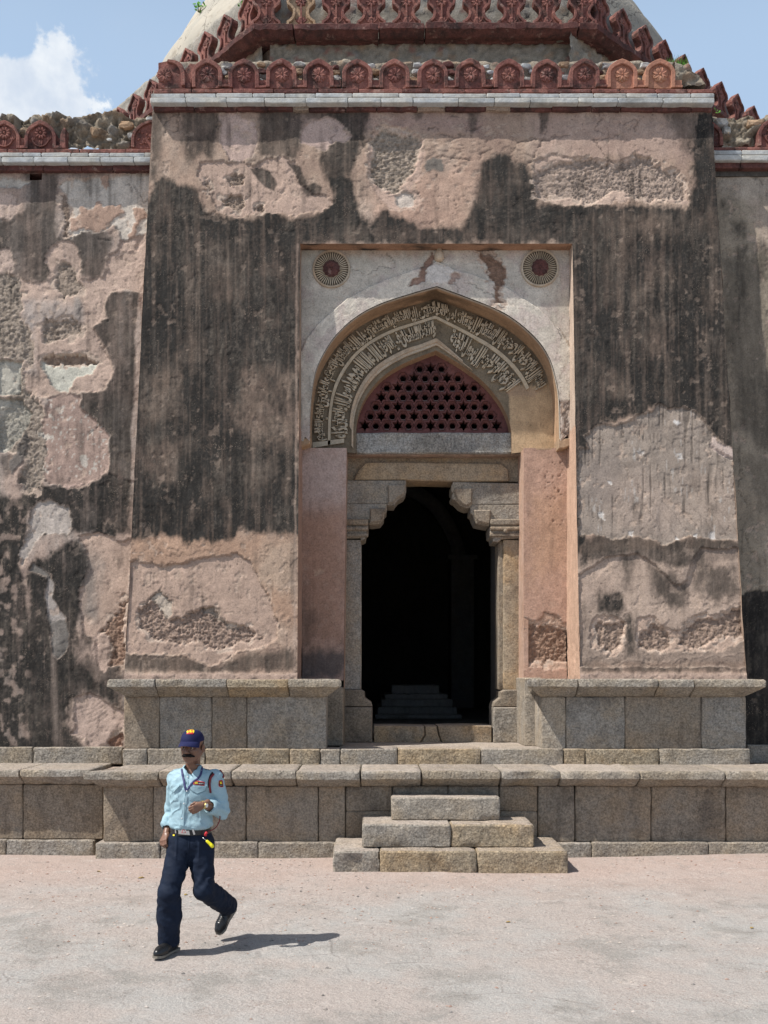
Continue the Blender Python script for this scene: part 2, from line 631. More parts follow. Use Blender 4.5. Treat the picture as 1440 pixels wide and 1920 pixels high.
M = {}
M['plaster'] = mat_plaster()
M['granite'] = mat_stone('grey_granite', (0.29, 0.265, 0.23), (0.32, 0.265, 0.20), (0.15, 0.13, 0.11), 0.020, 0.9)
M['granite_rough'] = mat_stone('rough_hewn_granite', (0.325, 0.295, 0.255), (0.35, 0.29, 0.215), (0.18, 0.155, 0.13), 0.038, 0.9)
M['granite_smooth'] = mat_stone('dressed_granite', (0.25, 0.212, 0.168), (0.28, 0.215, 0.15), (0.10, 0.083, 0.068), 0.011, 0.85)
M['granite_warm'] = mat_stone('stained_granite', (0.30, 0.245, 0.18), (0.36, 0.25, 0.145), (0.13, 0.10, 0.075), 0.009, 0.8)
M['granite_pale'] = mat_stone('pale_grey_granite', (0.36, 0.35, 0.325), (0.37, 0.33, 0.27), (0.19, 0.18, 0.165), 0.02, 1.0)
M['marble'] = mat_stone('weathered_marble', (0.42, 0.44, 0.445), (0.46, 0.45, 0.41), (0.24, 0.24, 0.225), 0.005, 0.25)
M['red'] = mat_stone('red_sandstone', (0.185, 0.073, 0.062), (0.27, 0.12, 0.095), (0.10, 0.045, 0.042), 0.012, 0.45, rv=0.7, soot=0.78)
M['red_dark'] = mat_stone('dark_red_sandstone', (0.10, 0.042, 0.038), (0.155, 0.066, 0.056), (0.04, 0.026, 0.025), 0.014, 0.55, rv=0.7, soot=0.6)
M['mortar'] = mat_stone('lime_mortar', (0.30, 0.235, 0.185), (0.36, 0.25, 0.19), (0.16, 0.125, 0.10), 0.02, 0.7)
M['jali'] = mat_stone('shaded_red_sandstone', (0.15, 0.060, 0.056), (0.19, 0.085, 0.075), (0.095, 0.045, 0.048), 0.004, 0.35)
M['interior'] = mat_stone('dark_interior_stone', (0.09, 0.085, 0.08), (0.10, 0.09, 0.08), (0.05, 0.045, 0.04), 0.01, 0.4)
M['tombstone'] = mat_stone('cenotaph_plaster', (0.30, 0.29, 0.28), (0.32, 0.29, 0.26), (0.18, 0.17, 0.16), 0.006, 0.3)


# ------------------------------------------------------------------ shape builders
def prof_block(name, x0, x1, prof, parent, mat, step=0.10, jit=0.006, bev=0.012, ml=False, mr=False, xf=None, seed=None,
               chip=0.0, sharp=40, top_only=None):
    """a stone: profile [(y,z)...] (closed loop, front = small y) swept along x, ends eased, surface hewn"""
    seed = random.randint(0, 9999) if seed is None else seed
    L = x1 - x0
    n = max(2, int(L / step))
    xs = [x0, x0 + bev] + [x0 + bev + (L - 2 * bev) * i / n for i in range(1, n)] + [x1 - bev, x1]
    pr = np.array(prof, float)
    cen = pr.mean(0)
    ymin = pr[:, 0].min()
    k = len(pr)
    V = []
    e_ = seed * 2.1
    for ci, x in enumerate(xs):
        endc = ci in (0, len(xs) - 1)
        for (y, z) in pr:
            yy, zz, xx = y, z, x
            if endc:
                yy = y + bev * (1 + 0.8 * math.sin(e_ + z * 30)) * (1 if y < cen[0] else 0)
                zz = z + bev * np.sign(cen[1] - z) * 0.8
            if ml:
                w_ = max(0.0, 1 - (x - x0) / 0.35)
                xx += (y - ymin if y - ymin < 0.24 else 0.24) * w_
            if mr:
                w_ = max(0.0, 1 - (x1 - x) / 0.35)
                xx -= (y - ymin if y - ymin < 0.24 else 0.24) * w_
            V.append((xx, yy, zz))
    V = np.array(V)
    q = V * 9.0
    e = seed * 1.37
    jx = fbm(q[:, 1] + e, q[:, 2] + q[:, 0], 2, 3)
    jy = fbm(q[:, 0] + e, q[:, 2], 2, 5)
    jz = fbm(q[:, 0] + e, q[:, 1], 2, 9)
    V[:, 0] += jx * jit * 0.6
    V[:, 1] += jy * jit
    V[:, 2] += jz * jit * 0.7
    if chip:
        ed = fbm(V[:, 0] * 5 + e, V[:, 2] * 5, 2, 21)
        V[:, 1] += chip * sst(0.25, 0.7, ed)
        V[:, 2] -= chip * 0.4 * sst(0.3, 0.8, ed) * (V[:, 2] > cen[1])
    F = []
    nc = len(xs)
    for i in range(nc - 1):
        for j in range(k):
            a = i * k + j
            b = i * k + (j + 1) % k
            F.append((a, b, b + k, a + k))
    F.append(tuple(range(k))[::-1])
    F.append(tuple((nc - 1) * k + j for j in range(k)))
    if xf is not None:
        V = np.array([xf(Vector(p)) for p in V])
    return mesh_np(name, V, F, mat, parent, sharp=sharp)


def box_prof(y0, y1, z0, z1, bev=0.012, nz=3, ny=1):
    """rectangular profile with eased front edges, front face divided"""
    pr = [(y1, z0), (y0 + bev, z0)]
    for i in range(nz + 1):
        f = i / nz
        pr.append((y0, z0 + bev + (z1 - z0 - 2 * bev) * f))
    pr += [(y0 + bev, z1)]
    for i in range(1, ny):
        pr.append((y0 + bev + (y1 - y0 - bev) * i / ny, z1))
    pr.append((y1, z1))
    return pr


def stone_row(name, xs, y0, y1, z0, z1, parent, mat, gap=0.006, jit=0.006, bev=0.012, prof=None, zj=0.004, yj=0.008, ml=False, mr=False,
              nz=3, xf=None, chip=0.0, step=0.10):
    res = []
    for i, (a, b) in enumerate(zip(xs[:-1], xs[1:])):
        dz = random.uniform(-zj, zj)
        dy = random.uniform(-yj, yj)
        pr = prof if prof is not None else box_prof(y0, y1, z0, z1, bev, nz)
        pr = [(y + dy, z + dz * (z > (z0 + z1) / 2 if prof is None else 1)) for (y, z) in pr]
        mm = mat[i % len(mat)] if isinstance(mat, list) else mat
        res.append(prof_block(name, a + gap / 2, b - gap / 2, pr, parent, mm, jit=jit, bev=bev, ml=ml and i == 0,
                              mr=mr and i == len(xs) - 2, xf=xf, chip=chip * (random.random() < 0.5), step=step))
    return res


def box(name, x0, x1, y0, y1, z0, z1, mat, parent=None):
    V = [(x, y, z) for x in (x0, x1) for y in (y0, y1) for z in (z0, z1)]
    F = [(0, 1, 3, 2), (4, 6, 7, 5), (0, 4, 5, 1), (2, 3, 7, 6), (0, 2, 6, 4), (1, 5, 7, 3)]
    return mesh_np(name, V, F, mat, parent, smooth=False)


def boxes(name, lst, mat, parent=None):
    V = []
    F = []
    for (x0, x1, y0, y1, z0, z1) in lst:
        b = len(V)
        V += [(x, y, z) for x in (x0, x1) for y in (y0, y1) for z in (z0, z1)]
        F += [tuple(b + i for i in f) for f in ((0, 1, 3, 2), (4, 6, 7, 5), (0, 4, 5, 1), (2, 3, 7, 6), (0, 2, 6, 4), (1, 5, 7, 3))]
    return mesh_np(name, V, F, mat, parent, smooth=False)


def prism(name, pts, y0, y1, mat, parent, bev=0.008, xf=None, sharp=35):
    """outline in (x,z), extruded from y0 (front) to y1 with an eased front edge"""
    pts = np.array(pts, float)
    a = 0.5 * np.sum(pts[:, 0] * np.roll(pts[:, 1], -1) - np.roll(pts[:, 0], -1) * pts[:, 1])
    if a < 0:
        pts = pts[::-1]
    n = len(pts)
    e1 = pts - np.roll(pts, 1, 0)
    e2 = np.roll(pts, -1, 0) - pts
    nn = []
    for p, q in zip(e1, e2):
        p = p / (np.linalg.norm(p) + 1e-9)
        q = q / (np.linalg.norm(q) + 1e-9)
        m_ = np.array((p[1], -p[0])) + np.array((q[1], -q[0]))
        m_ = m_ / (np.linalg.norm(m_) + 1e-9)
        nn.append(m_)
    nn = np.array(nn)
    ins = pts - nn * bev
    V = [(x, y0, z) for x, z in ins] + [(x, y0 + bev, z) for x, z in pts] + [(x, y1, z) for x, z in pts]
    F = [tuple(range(n)), tuple(2 * n + i for i in range(n))[::-1]]
    for r in (0, 1):
        for i in range(n):
            j = (i + 1) % n
            F.append((r * n + i, (r + 1) * n + i, (r + 1) * n + j, r * n + j))
    if xf is not None:
        V = [xf(Vector(p)) for p in V]
    return mesh_np(name, V, F, mat, parent, sharp=sharp)


def join(name, objs, parent=None):
    """merge meshes (built in world space) into one object"""
    bm = bmesh.new()
    mats = []
    for o in objs:
        b0 = len(bm.faces)
        bm.from_mesh(o.data)
        bm.faces.ensure_lookup_table()
        for m_ in o.data.materials:
            if m_ not in mats:
                mats.append(m_)
        mi = [mats.index(m_) for m_ in o.data.materials]
        for f in bm.faces[b0:]:
            f.material_index = mi[f.material_index]
    me = bpy.data.meshes.new(name)
    bm.to_mesh(me)
    bm.free()
    for m_ in mats:
        me.materials.append(m_)
    for o in objs:
        d = o.data
        bpy.data.objects.remove(o)
        if d.users == 0:
            bpy.data.meshes.remove(d)
    r = bpy.data.objects.new(name, me)
    return link(r, parent)
# ================================================================== the tomb
TOMB = empty('domed_tomb', (0.8, 12.0, 0.0))
TOMB.location = (0, 0, 0)
tag(TOMB, 'weathered pink plaster tomb with blackened gateway, arched door and domed roof', 'tomb')

PINK = (0.375, 0.27, 0.205)
PINKL = (0.44, 0.345, 0.275)
PINKD = (0.29, 0.20, 0.158)
BEIGE = (0.50, 0.43, 0.36)
PALE = (0.56, 0.51, 0.44)
GREYB = (0.33, 0.275, 0.235)
GREEN = (0.235, 0.225, 0.19)


def fine_cols(edges, step):
    """column positions hitting every edge in the list"""
    xs = []
    for (a, b), s_ in zip(zip(edges[:-1], edges[1:]), step):
        n = max(1, int(round((b - a) / s_)))
        xs += list(a + (b - a) * np.arange(n) / n)
    xs.append(edges[-1])
    return np.array(xs)


# ------------------------------------------------------------------ gateway face
XRL, XRR = -0.955, 2.472        # sides of the niche opening
ZRT = PZ(457, face_at(457))     # top of the niche opening
ZGT = PZ(208, face_at(208))     # top of the gateway face
ZGB = 2.000
XLb, XLt = PX(233, YF0), PX(286, face_at(208))
XRb, XRt = PX(1400, YF0), PX(1334, face_at(208))


def paint_gateway(cv, Pt):
    u, v = cv.u, cv.v
    n = fbm(u / 70, v / 80, 4, 11)
    n2 = fbm(u / 18, v / 24, 4, 12)
    n3 = fbm(u / 10, v / 80, 3, 14)
    c = np.array(PINK) * np.ones(u.shape + (1,))
    c = c + (np.array(PINKL) - np.array(PINK)) * np.clip(n * 0.9 + n2 * 0.5 + 0.1, 0, 1)[..., None]
    c = c + (np.array(PINKD) - np.array(PINK)) * np.clip(-n * 1.0 - n2 * 0.4, 0, 1)[..., None]
    c = c * (1 + 0.10 * n3)[..., None]
    cv.c = c
    cv.d += 0.012 * fbm(u / 60, v / 70, 3, 15) + 0.004 * n2
    # brownish zone above the lower left patch, dusty at the very foot
    cv.tone([(238, 1000), (560, 1000), (560, 1170), (470, 1160), (235, 1060)], (0.40, 0.255, 0.175), 0.75, 20, 14)
    cv.tone([(560, 1120), (470, 1090), (500, 1020), (560, 1010)], (0.40, 0.33, 0.26), 0.45, 22, 12)
    cv.tone([(690, 300), (900, 300), (860, 430), (700, 430)], (0.47, 0.31, 0.235), 0.6, 30, 20)
    cv.tone([(1000, 210), (1300, 210), (1300, 300), (1000, 290)], (0.40, 0.285, 0.24), 0.5, 20, 20)
    cv.tone([(540, 212), (900, 212), (900, 245), (540, 240)], (0.37, 0.25, 0.22), 0.5, 14, 10)
    # ---- the black crust
    main = [(270, 400), (283, 345), (300, 330), (330, 345), (368, 358), (385, 395), (420, 408), (470, 410), (510, 396), (560, 410), (600, 402),
            (624, 372), (612, 330), (640, 322), (662, 340), (668, 400), (692, 424), (706, 404), (722, 385), (736, 400), (765, 416), (800, 428),
            (832, 424), (862, 428), (884, 392), (893, 350), (905, 306), (932, 286), (950, 292), (966, 300), (985, 306), (1000, 335), (1010, 384), (1090, 384),
            (1200, 386), (1286, 392), (1300, 340), (1292, 280), (1306, 212), (1345, 208), (1400, 880), (1382, 880), (1372, 860), (1340, 822), (1320, 786), (1230, 764),
            (1140, 796), (1102, 830), (1104, 900), (1100, 1000), (1085, 1040), (1068, 1020), (1068, 800), (1068, 458), (566, 458), (560, 1000),
            (540, 1004), (520, 1000), (480, 1006), (455, 994), (432, 1012), (400, 1020), (380, 1008), (352, 1020), (330, 1006), (300, 1004), (270, 1012), (230, 1020)]
    cv.soft(main, 7, 9, k=0.97)
    for pts, w, a, k in (
        ([(345, 200), (408, 200), (410, 250), (400, 300), (380, 292), (352, 304), (340, 250)], 9, 9, 0.8),
        ([(480, 200), (566, 200), (570, 240), (560, 300), (520, 296), (488, 292)], 8, 8, 0.75),
        ([(600, 216), (618, 200), (690, 200), (684, 262), (664, 320), (650, 340), (618, 350), (600, 300), (612, 250)], 8, 10, 0.85),
        ([(560, 200), (620, 200), (610, 226), (570, 226)], 8, 6, 0.6),
        ([(284, 205), (312, 205), (305, 260), (296, 345), (276, 345)], 9, 10, 0.75),
        ([(300, 200), (400, 200), (380, 216), (300, 218)], 7, 6, 0.5),
        ([(772, 200), (800, 200), (790, 222), (778, 222)], 5, 5, 0.6),
        ([(872, 200), (902, 200), (892, 240), (884, 250)], 5, 5, 0.7),
        ([(1010, 200), (1028, 200), (1024, 236), (1014, 250)], 5, 5, 0.7),
        ([(1250, 208), (1336, 206), (1340, 300), (1330, 400), (1296, 400), (1292, 300)], 14, 12, 0.62),
        ([(236, 1222), (300, 1232), (352, 1232), (390, 1252), (440, 1236), (480, 1222), (560, 1214), (560, 1256), (400, 1262), (232, 1256)], 8, 7, 0.72),
        ([(1086, 1210), (1130, 1222), (1180, 1212), (1260, 1222), (1400, 1196), (1404, 1258), (1240, 1264), (1090, 1256)], 9, 8, 0.66),
        ([(1088, 1010), (1140, 1000), (1200, 1004), (1235, 1018), (1300, 1004), (1400, 1012), (1400, 1044), (1260, 1066), (1180, 1036), (1088, 1062)], 8, 8, 0.8),
    ):
        cv.soft(pts, w, a, k=k)
    # places where the crust is thin
    for pts, k in (
        ([(452, 692), (500, 690), (520, 720), (524, 790), (500, 826), (440, 800), (430, 770), (452, 740)], 0.62),
        ([(526, 690), (546, 700), (548, 840), (526, 830)], 0.55),
        ([(272, 700), (330, 696), (336, 780), (280, 792), (268, 760)], 0.42),
        ([(268, 836), (338, 830), (336, 900), (296, 912), (266, 880)], 0.52),
        ([(455, 890), (500, 870), (520, 900), (470, 920)], 0.3),
        ([(1130, 688), (1162, 694), (1168, 740), (1140, 738)], 0.42),
        ([(1222, 600), (1240, 600), (1240, 672), (1222, 665)], 0.42),
        ([(1210, 480), (1252, 470), (1250, 530), (1215, 540)], 0.32),
        ([(1120, 470), (1160, 470), (1150, 560), (1126, 580)], 0.25),
        ([(1326, 520), (1350, 512), (1350, 570), (1326, 580)], 0.3),
        ([(1200, 420), (1250, 410), (1240, 450), (1206, 450)], 0.3),
        ([(380, 440), (470, 450), (450, 560), (380, 560)], 0.16),
        ([(500, 470), (556, 460), (550, 560), (510, 560)], 0.18),
        ([(620, 428), (1060, 432), (1060, 452), (620, 452)], 0.22),
        ([(1100, 400), (1330, 398), (1330, 440), (1100, 440)], 0.26),
    ):
        pa = np.array(pts, float)
        nn = fbm(u / 16, v / 34, 4, 93) * 16 + fbm(u / 4, v / 18, 3, 94) * 8
        f = sst(22, -18, poly_sd(u, v, pa) + nn) * k * (0.5 + 0.3 * fbm(u / 5, v / 8, 3, 95))
        cv.st *= (1 - f)
    # ---- losses high on the wall
    up = (0.44, 0.32, 0.255)
    cv.peel([(412, 214), (436, 208), (475, 228), (483, 262), (476, 290), (452, 302), (430, 300), (411, 262)], 0.008, (0.49, 0.365, 0.31))
    cv.peel([(566, 240), (592, 225), (622, 222), (641, 234), (660, 254), (648, 270), (630, 262), (612, 282), (590, 276), (566, 264)], 0.008, (0.48, 0.36, 0.31))
    cv.peel([(370, 336), (372, 308), (388, 302), (425, 303), (462, 301), (474, 310), (498, 294), (534, 293), (560, 306), (560, 340), (586, 364), (616, 366), (622, 380),
             (604, 396), (572, 399), (555, 407), (530, 397), (498, 402), (440, 408), (414, 400), (398, 376), (384, 352)], 0.011, up)
    cv.peel([(696, 246), (716, 236), (748, 240), (782, 250), (798, 290), (790, 330), (776, 350), (796, 372), (780, 392), (744, 398), (712, 374), (690, 330), (688, 290)],
            0.008, (0.48, 0.345, 0.275))
    cv.peel([(1002, 300), (1040, 292), (1096, 296), (1160, 302), (1186, 288), (1226, 300), (1262, 316), (1290, 338), (1292, 384), (1240, 380), (1190, 376), (1100, 386), (1040, 382),
             (1006, 366)], 0.008, (0.50, 0.37, 0.295))
    for pts in ([(469, 315), (490, 312), (506, 320), (520, 344), (514, 358), (496, 350), (482, 334)],
                [(562, 354), (588, 342), (604, 350), (600, 364), (576, 368)],
                [(540, 306), (562, 312), (580, 352), (566, 352), (556, 330)]):
        cv.soft(pts, 2, 2, False, 0.85)
    cv.peel([(797, 300), (826, 297), (830, 318), (800, 322)], -0.002, (0.20, 0.175, 0.15), w=2)
    cv.rubble([(697, 252), (716, 243), (746, 250), (780, 256), (783, 290), (772, 322), (752, 350), (740, 362), (712, 352), (694, 320), (700, 290)], 0.035, (0.46, 0.375, 0.30), amp=0.026)
    cv.peel([(742, 364), (762, 352), (782, 366), (776, 386), (752, 392), (744, 380)], 0.014, (0.5, 0.43, 0.37))
    cv.rubble([(1004, 340), (1012, 318), (1060, 302), (1108, 300), (1150, 313), (1176, 302), (1196, 290), (1240, 310), (1282, 338), (1284, 372), (1246, 372), (1190, 366),
               (1150, 358), (1104, 378), (1056, 366), (1010, 364)], 0.03, (0.49, 0.38, 0.31), amp=0.017)
    cv.rubble([(426, 330), (442, 322), (460, 332), (456, 346), (436, 346)], 0.03, (0.42, 0.32, 0.25))
    cv.rubble([(417, 376), (440, 366), (462, 376), (456, 392), (424, 388)], 0.03, (0.42, 0.32, 0.25))
    cv.rubble([(478, 386), (490, 384), (494, 398), (482, 398)], 0.025, (0.38, 0.28, 0.22))
    cv.rubble([(384, 342), (392, 340), (393, 356), (386, 356)], 0.02, (0.38, 0.28, 0.22))
    for pts in ([(314, 250), (318, 222), (330, 214), (338, 232), (334, 248), (322, 250)], [(404, 236), (412, 214)],
                [(618, 236), (628, 240), (626, 262)], [(668, 300), (690, 262), (700, 240), (716, 232)],
                [(800, 240), (818, 236), (836, 252), (850, 262), (870, 256), (878, 240), (900, 238)],
                [(860, 208), (880, 212), (890, 230), (884, 262)],
                [(1012, 214), (1024, 238), (1020, 262), (1000, 300), (990, 306)],
                [(1020, 262), (1046, 256), (1064, 256)], [(1110, 258), (1130, 262), (1166, 256)], [(1112, 262), (1126, 280), (1150, 306), (1162, 308)],
                [(1122, 210), (1128, 222), (1118, 240), (1128, 250)], [(960, 300), (972, 270), (1000, 262), (1020, 262)],
                [(816, 300), (828, 290), (850, 300), (900, 296), (920, 280)], [(840, 216), (860, 222)], [(1160, 232), (1200, 228), (1190, 244)]):
        cv.crack(pts, 1.3, 0.010, 0.42, 1.3)
    # pick marks
    holes = vn(u / 3.2, v / 3.2, 77)
    zone = sst(12, -12, poly_sd(u, v, np.array([(760, 290), (900, 300), (870, 410), (790, 420), (740, 380)], float)))
    hm = sst(0.90, 0.96, holes) * zone
    cv.d -= 0.010 * hm
    cv.c *= (1 - 0.45 * hm)[..., None]
    # ---- lower left: slab edge, pink coat below it, pit of rubble
    low = cv.peel([(225, 1052), (262, 1052), (300, 1061), (345, 1058), (368, 1048), (400, 1042), (444, 1037), (470, 1056), (490, 1090), (508, 1126), (516, 1160),
                   (520, 1196), (500, 1212), (450, 1222), (424, 1238), (396, 1250), (368, 1240), (352, 1228), (300, 1226), (225, 1220)], 0.016,
                  (0.42, 0.305, 0.24), w=1.2, warp=0.8)
    cv.rubble([(264, 1176), (262, 1146), (275, 1130), (292, 1128), (300, 1142), (306, 1156), (330, 1158), (342, 1164), (356, 1148), (384, 1138), (400, 1140), (410, 1158), (430, 1174),
               (468, 1176), (476, 1190), (470, 1200), (432, 1212), (400, 1214), (360, 1206), (320, 1206), (290, 1196)], 0.036, (0.46, 0.335, 0.265), amp=0.024)
    cv.peel([(285, 1122), (300, 1108), (318, 1126), (322, 1150), (306, 1158), (298, 1140)], 0.012, (0.50, 0.42, 0.34))
    cv.peel([(378, 1140), (402, 1140), (420, 1166), (460, 1176), (430, 1180), (408, 1164)], 0.010, (0.52, 0.42, 0.34))
    for pts in ([(266, 1134), (284, 1124), (296, 1112), (306, 1100)], [(300, 1112), (322, 1128)], [(476, 1200), (488, 1196), (484, 1184)]):
        cv.crack(pts, 1.2, 0.012, 0.5)
    cv.crack([(236, 1222), (300, 1228), (350, 1232), (374, 1246), (392, 1252), (412, 1242), (430, 1228), (470, 1218), (516, 1206)], 1.1, -0.008, -0.30, 0.6)
    cv.crack([(492, 1095), (508, 1126), (524, 1180)], 1.0, 0.008, 0.3, 0.5)
    # ---- lower right
    r1 = cv.peel([(1084, 842), (1103, 842), (1098, 820), (1116, 800), (1136, 794), (1160, 795), (1186, 786), (1206, 775), (1224, 772), (1233, 759), (1252, 768), (1284, 764), (1302, 772),
                  (1322, 790), (1338, 812), (1336, 832), (1352, 850), (1374, 862), (1380, 880), (1392, 1014), (1330, 1008), (1290, 1004), (1250, 1022), (1200, 1004), (1150, 1008), (1086, 1004)],
                 0.014, (0.31, 0.255, 0.212), w=1.2, warp=0.8, var=0.18)
    cv.tone([(1120, 900), (1200, 880), (1290, 960), (1260, 1000), (1160, 990)], (0.43, 0.33, 0.27), 0.5, 30, 16)
    cv.tone([(1090, 860), (1160, 850), (1150, 940), (1090, 940)], (0.24, 0.20, 0.175), 0.6, 26, 16)
    cv.tone([(1280, 880), (1380, 900), (1385, 1000), (1300, 980)], (0.40, 0.31, 0.25), 0.5, 26, 16)
    # drip scratches
    scr = sst(0.72, 0.86, vn(u / 3.4, v / 70, 83)) * sst(0.35, 0.6, vn(u / 30, v / 50, 84)) * r1 * sst(1016, 960, v)
    cv.c *= (1 - 0.5 * scr)[..., None]
    cv.d -= 0.004 * scr
    scw = sst(0.80, 0.88, vn(u / 3.0 + 40, v / 18, 86)) * sst(0.55, 0.7, vn(u / 26, v / 40, 87)) * r1
    cv.c = cv.c * (1 - 0.55 * scw[..., None]) + 0.55 * scw[..., None] * np.array((0.5, 0.47, 0.43))
    for i in range(7):
        x_ = 1190 + 26 * i
        cv.crack([(x_, 930 + 4 * i), (x_ + 26, 955 + 4 * i), (x_ + 44, 984 + 4 * i), (x_ + 54, 1010)], 0.8, 0.003, 0.3, 0.4)
    cv.peel([(1266, 786), (1280, 788), (1276, 796), (1266, 792)], 0, (0.58, 0.55, 0.52))
    for (x_, y_, r_) in ((1140, 904, 5), (1276, 853, 7), (1205, 852, 6), (1336, 1000, 6), (1130, 968, 6), (1270, 1010, 4), (1185, 1000, 6), (1304, 1004, 5)):
        cv.peel([(x_ - r_, y_ - r_ * .8), (x_ + r_ * .7, y_ - r_), (x_ + r_, y_ + r_), (x_ - r_ * .6, y_ + r_ * .8)], 0.004, (0.56, 0.52, 0.48))
    cv.peel([(1338, 816), (1352, 832), (1376, 842), (1380, 866), (1362, 864), (1344, 850), (1334, 834)], 0.006, (0.50, 0.40, 0.35))
    cv.tone([(1086, 1040), (1130, 1034), (1200, 1030), (1400, 1026), (1404, 1240), (1090, 1240)], (0.43, 0.33, 0.265), 0.8, 6, 4)
    r2 = cv.peel([(1086, 1078), (1112, 1062), (1136, 1046), (1162, 1040), (1196, 1038), (1222, 1052), (1246, 1074), (1262, 1094), (1278, 1096), (1288, 1088), (1292, 1062), (1304, 1040),
                  (1316, 1026), (1340, 1030), (1400, 1026), (1412, 1250), (1086, 1250)], 0.016, None, keep=0.55, warp=0.45)
    for pts, k in (([(1128, 1108), (1168, 1112), (1176, 1142), (1150, 1156), (1120, 1146)], 0.95), ([(1172, 1150), (1192, 1150), (1200, 1232), (1176, 1236)], 0.92),
                   ([(1218, 1060), (1262, 1076), (1292, 1100), (1286, 1142), (1240, 1130), (1222, 1096)], 0.78), ([(1166, 1036), (1196, 1040), (1188, 1110), (1172, 1110)], 0.75),
                   ([(1318, 1066), (1380, 1060), (1392, 1110), (1352, 1130), (1318, 1110)], 0.72), ([(1090, 1130), (1110, 1150), (1108, 1200), (1088, 1200)], 0.4),
                   ([(1300, 1030), (1330, 1026), (1330, 1090), (1300, 1110)], 0.7)):
        cv.soft(pts, 12, 12, k=k)
    cv.peel([(1106, 1216), (1104, 1180), (1116, 1158), (1140, 1154), (1166, 1158), (1174, 1176), (1172, 1220), (1150, 1232), (1120, 1222)], 0.009, (0.47, 0.345, 0.27))
    cv.peel([(1196, 1160), (1216, 1152), (1240, 1166), (1262, 1176), (1276, 1182), (1290, 1172), (1310, 1150), (1350, 1150), (1398, 1136), (1402, 1200), (1350, 1218), (1296, 1224), (1230, 1222),
             (1196, 1214)], 0.009, (0.47, 0.345, 0.27))
    cv.rubble([(1117, 1208), (1120, 1176), (1146, 1166), (1166, 1166), (1170, 1188), (1168, 1212), (1146, 1218)], 0.034, (0.46, 0.335, 0.26), amp=0.02)
    cv.rubble([(1200, 1210), (1206, 1188), (1228, 1168), (1248, 1172), (1262, 1196), (1256, 1216), (1226, 1218)], 0.034, (0.46, 0.335, 0.26), amp=0.02)
    cv.rubble([(1276, 1214), (1280, 1190), (1296, 1170), (1316, 1160), (1346, 1158), (1376, 1146), (1400, 1140), (1402, 1192), (1356, 1190), (1336, 1204), (1306, 1216)], 0.034,
              (0.46, 0.335, 0.26), amp=0.02)
    for pts in ([(1210, 1144), (1222, 1156), (1228, 1176)], [(1090, 1234), (1120, 1230), (1150, 1254), (1176, 1236), (1230, 1244), (1280, 1236), (1330, 1230), (1400, 1222)]):
        cv.crack(pts, 1.1, -0.006, -0.3, 0.9)
    # foot of the wall
    foot = sst(1258, 1266, v + 3 * fbm(u / 12, v / 12, 2, 8))
    cv.c = cv.c * (1 - foot[..., None]) + np.array((0.42, 0.31, 0.25)) * foot[..., None]
    cv.st *= (1 - 0.8 * foot)
    cv.d += 0.012 * foot
    # bruised arrises
    for pts in ([(557, 458), (552, 1270)], [(1069, 458), (1086, 1270)]):
        g = np.exp(-(line_d(u + 2 * fbm(u / 8, v / 20, 3, 4), v, pts) / 2.0) ** 2)
        cv.c = cv.c * (1 - 0.5 * g[..., None]) + np.array((0.44, 0.33, 0.27)) * 0.5 * g[..., None]
        cv.st *= (1 - 0.5 * g)


G = 0.0125
colf = fine_cols([-3.09, XRL, XRR, 4.52], [G, G * 1.6, G])
rowz = fine_cols([ZGB, ZRT, ZGT], [G, G])
X0, Z0 = np.meshgrid(colf, rowz, indexing='ij')
tz = (Z0 - ZGB) / (ZGT - ZGB)
XL = XLb + (XLt - XLb) * tz
XR = XRb + (XRt - XRb) * tz
sL = (X0 + 3.09) / (XRL + 3.09)
sR = (X0 - XRR) / (4.52 - XRR)
Xg = np.where(X0 < XRL, XL + (XRL - XL) * sL, np.where(X0 > XRR, XRR + (XR - XRR) * sR, X0))
Yg = face_y(Z0)
Pg = np.stack([Xg, Yg, Z0], -1)
xc = (colf[:-1] + colf[1:]) / 2
zc = (rowz[:-1] + rowz[1:]) / 2
keep = ~((xc[:, None] > XRL) & (xc[:, None] < XRR) & (zc[None, :] < ZRT))
gate = skin('gateway_wall', Pg, paint_gateway, M['plaster'], TOMB, keep=keep, seed=100)

# ------------------------------------------------------------------ main wall, left and right of the gateway
YL0 = 12.30
YR0 = 12.46


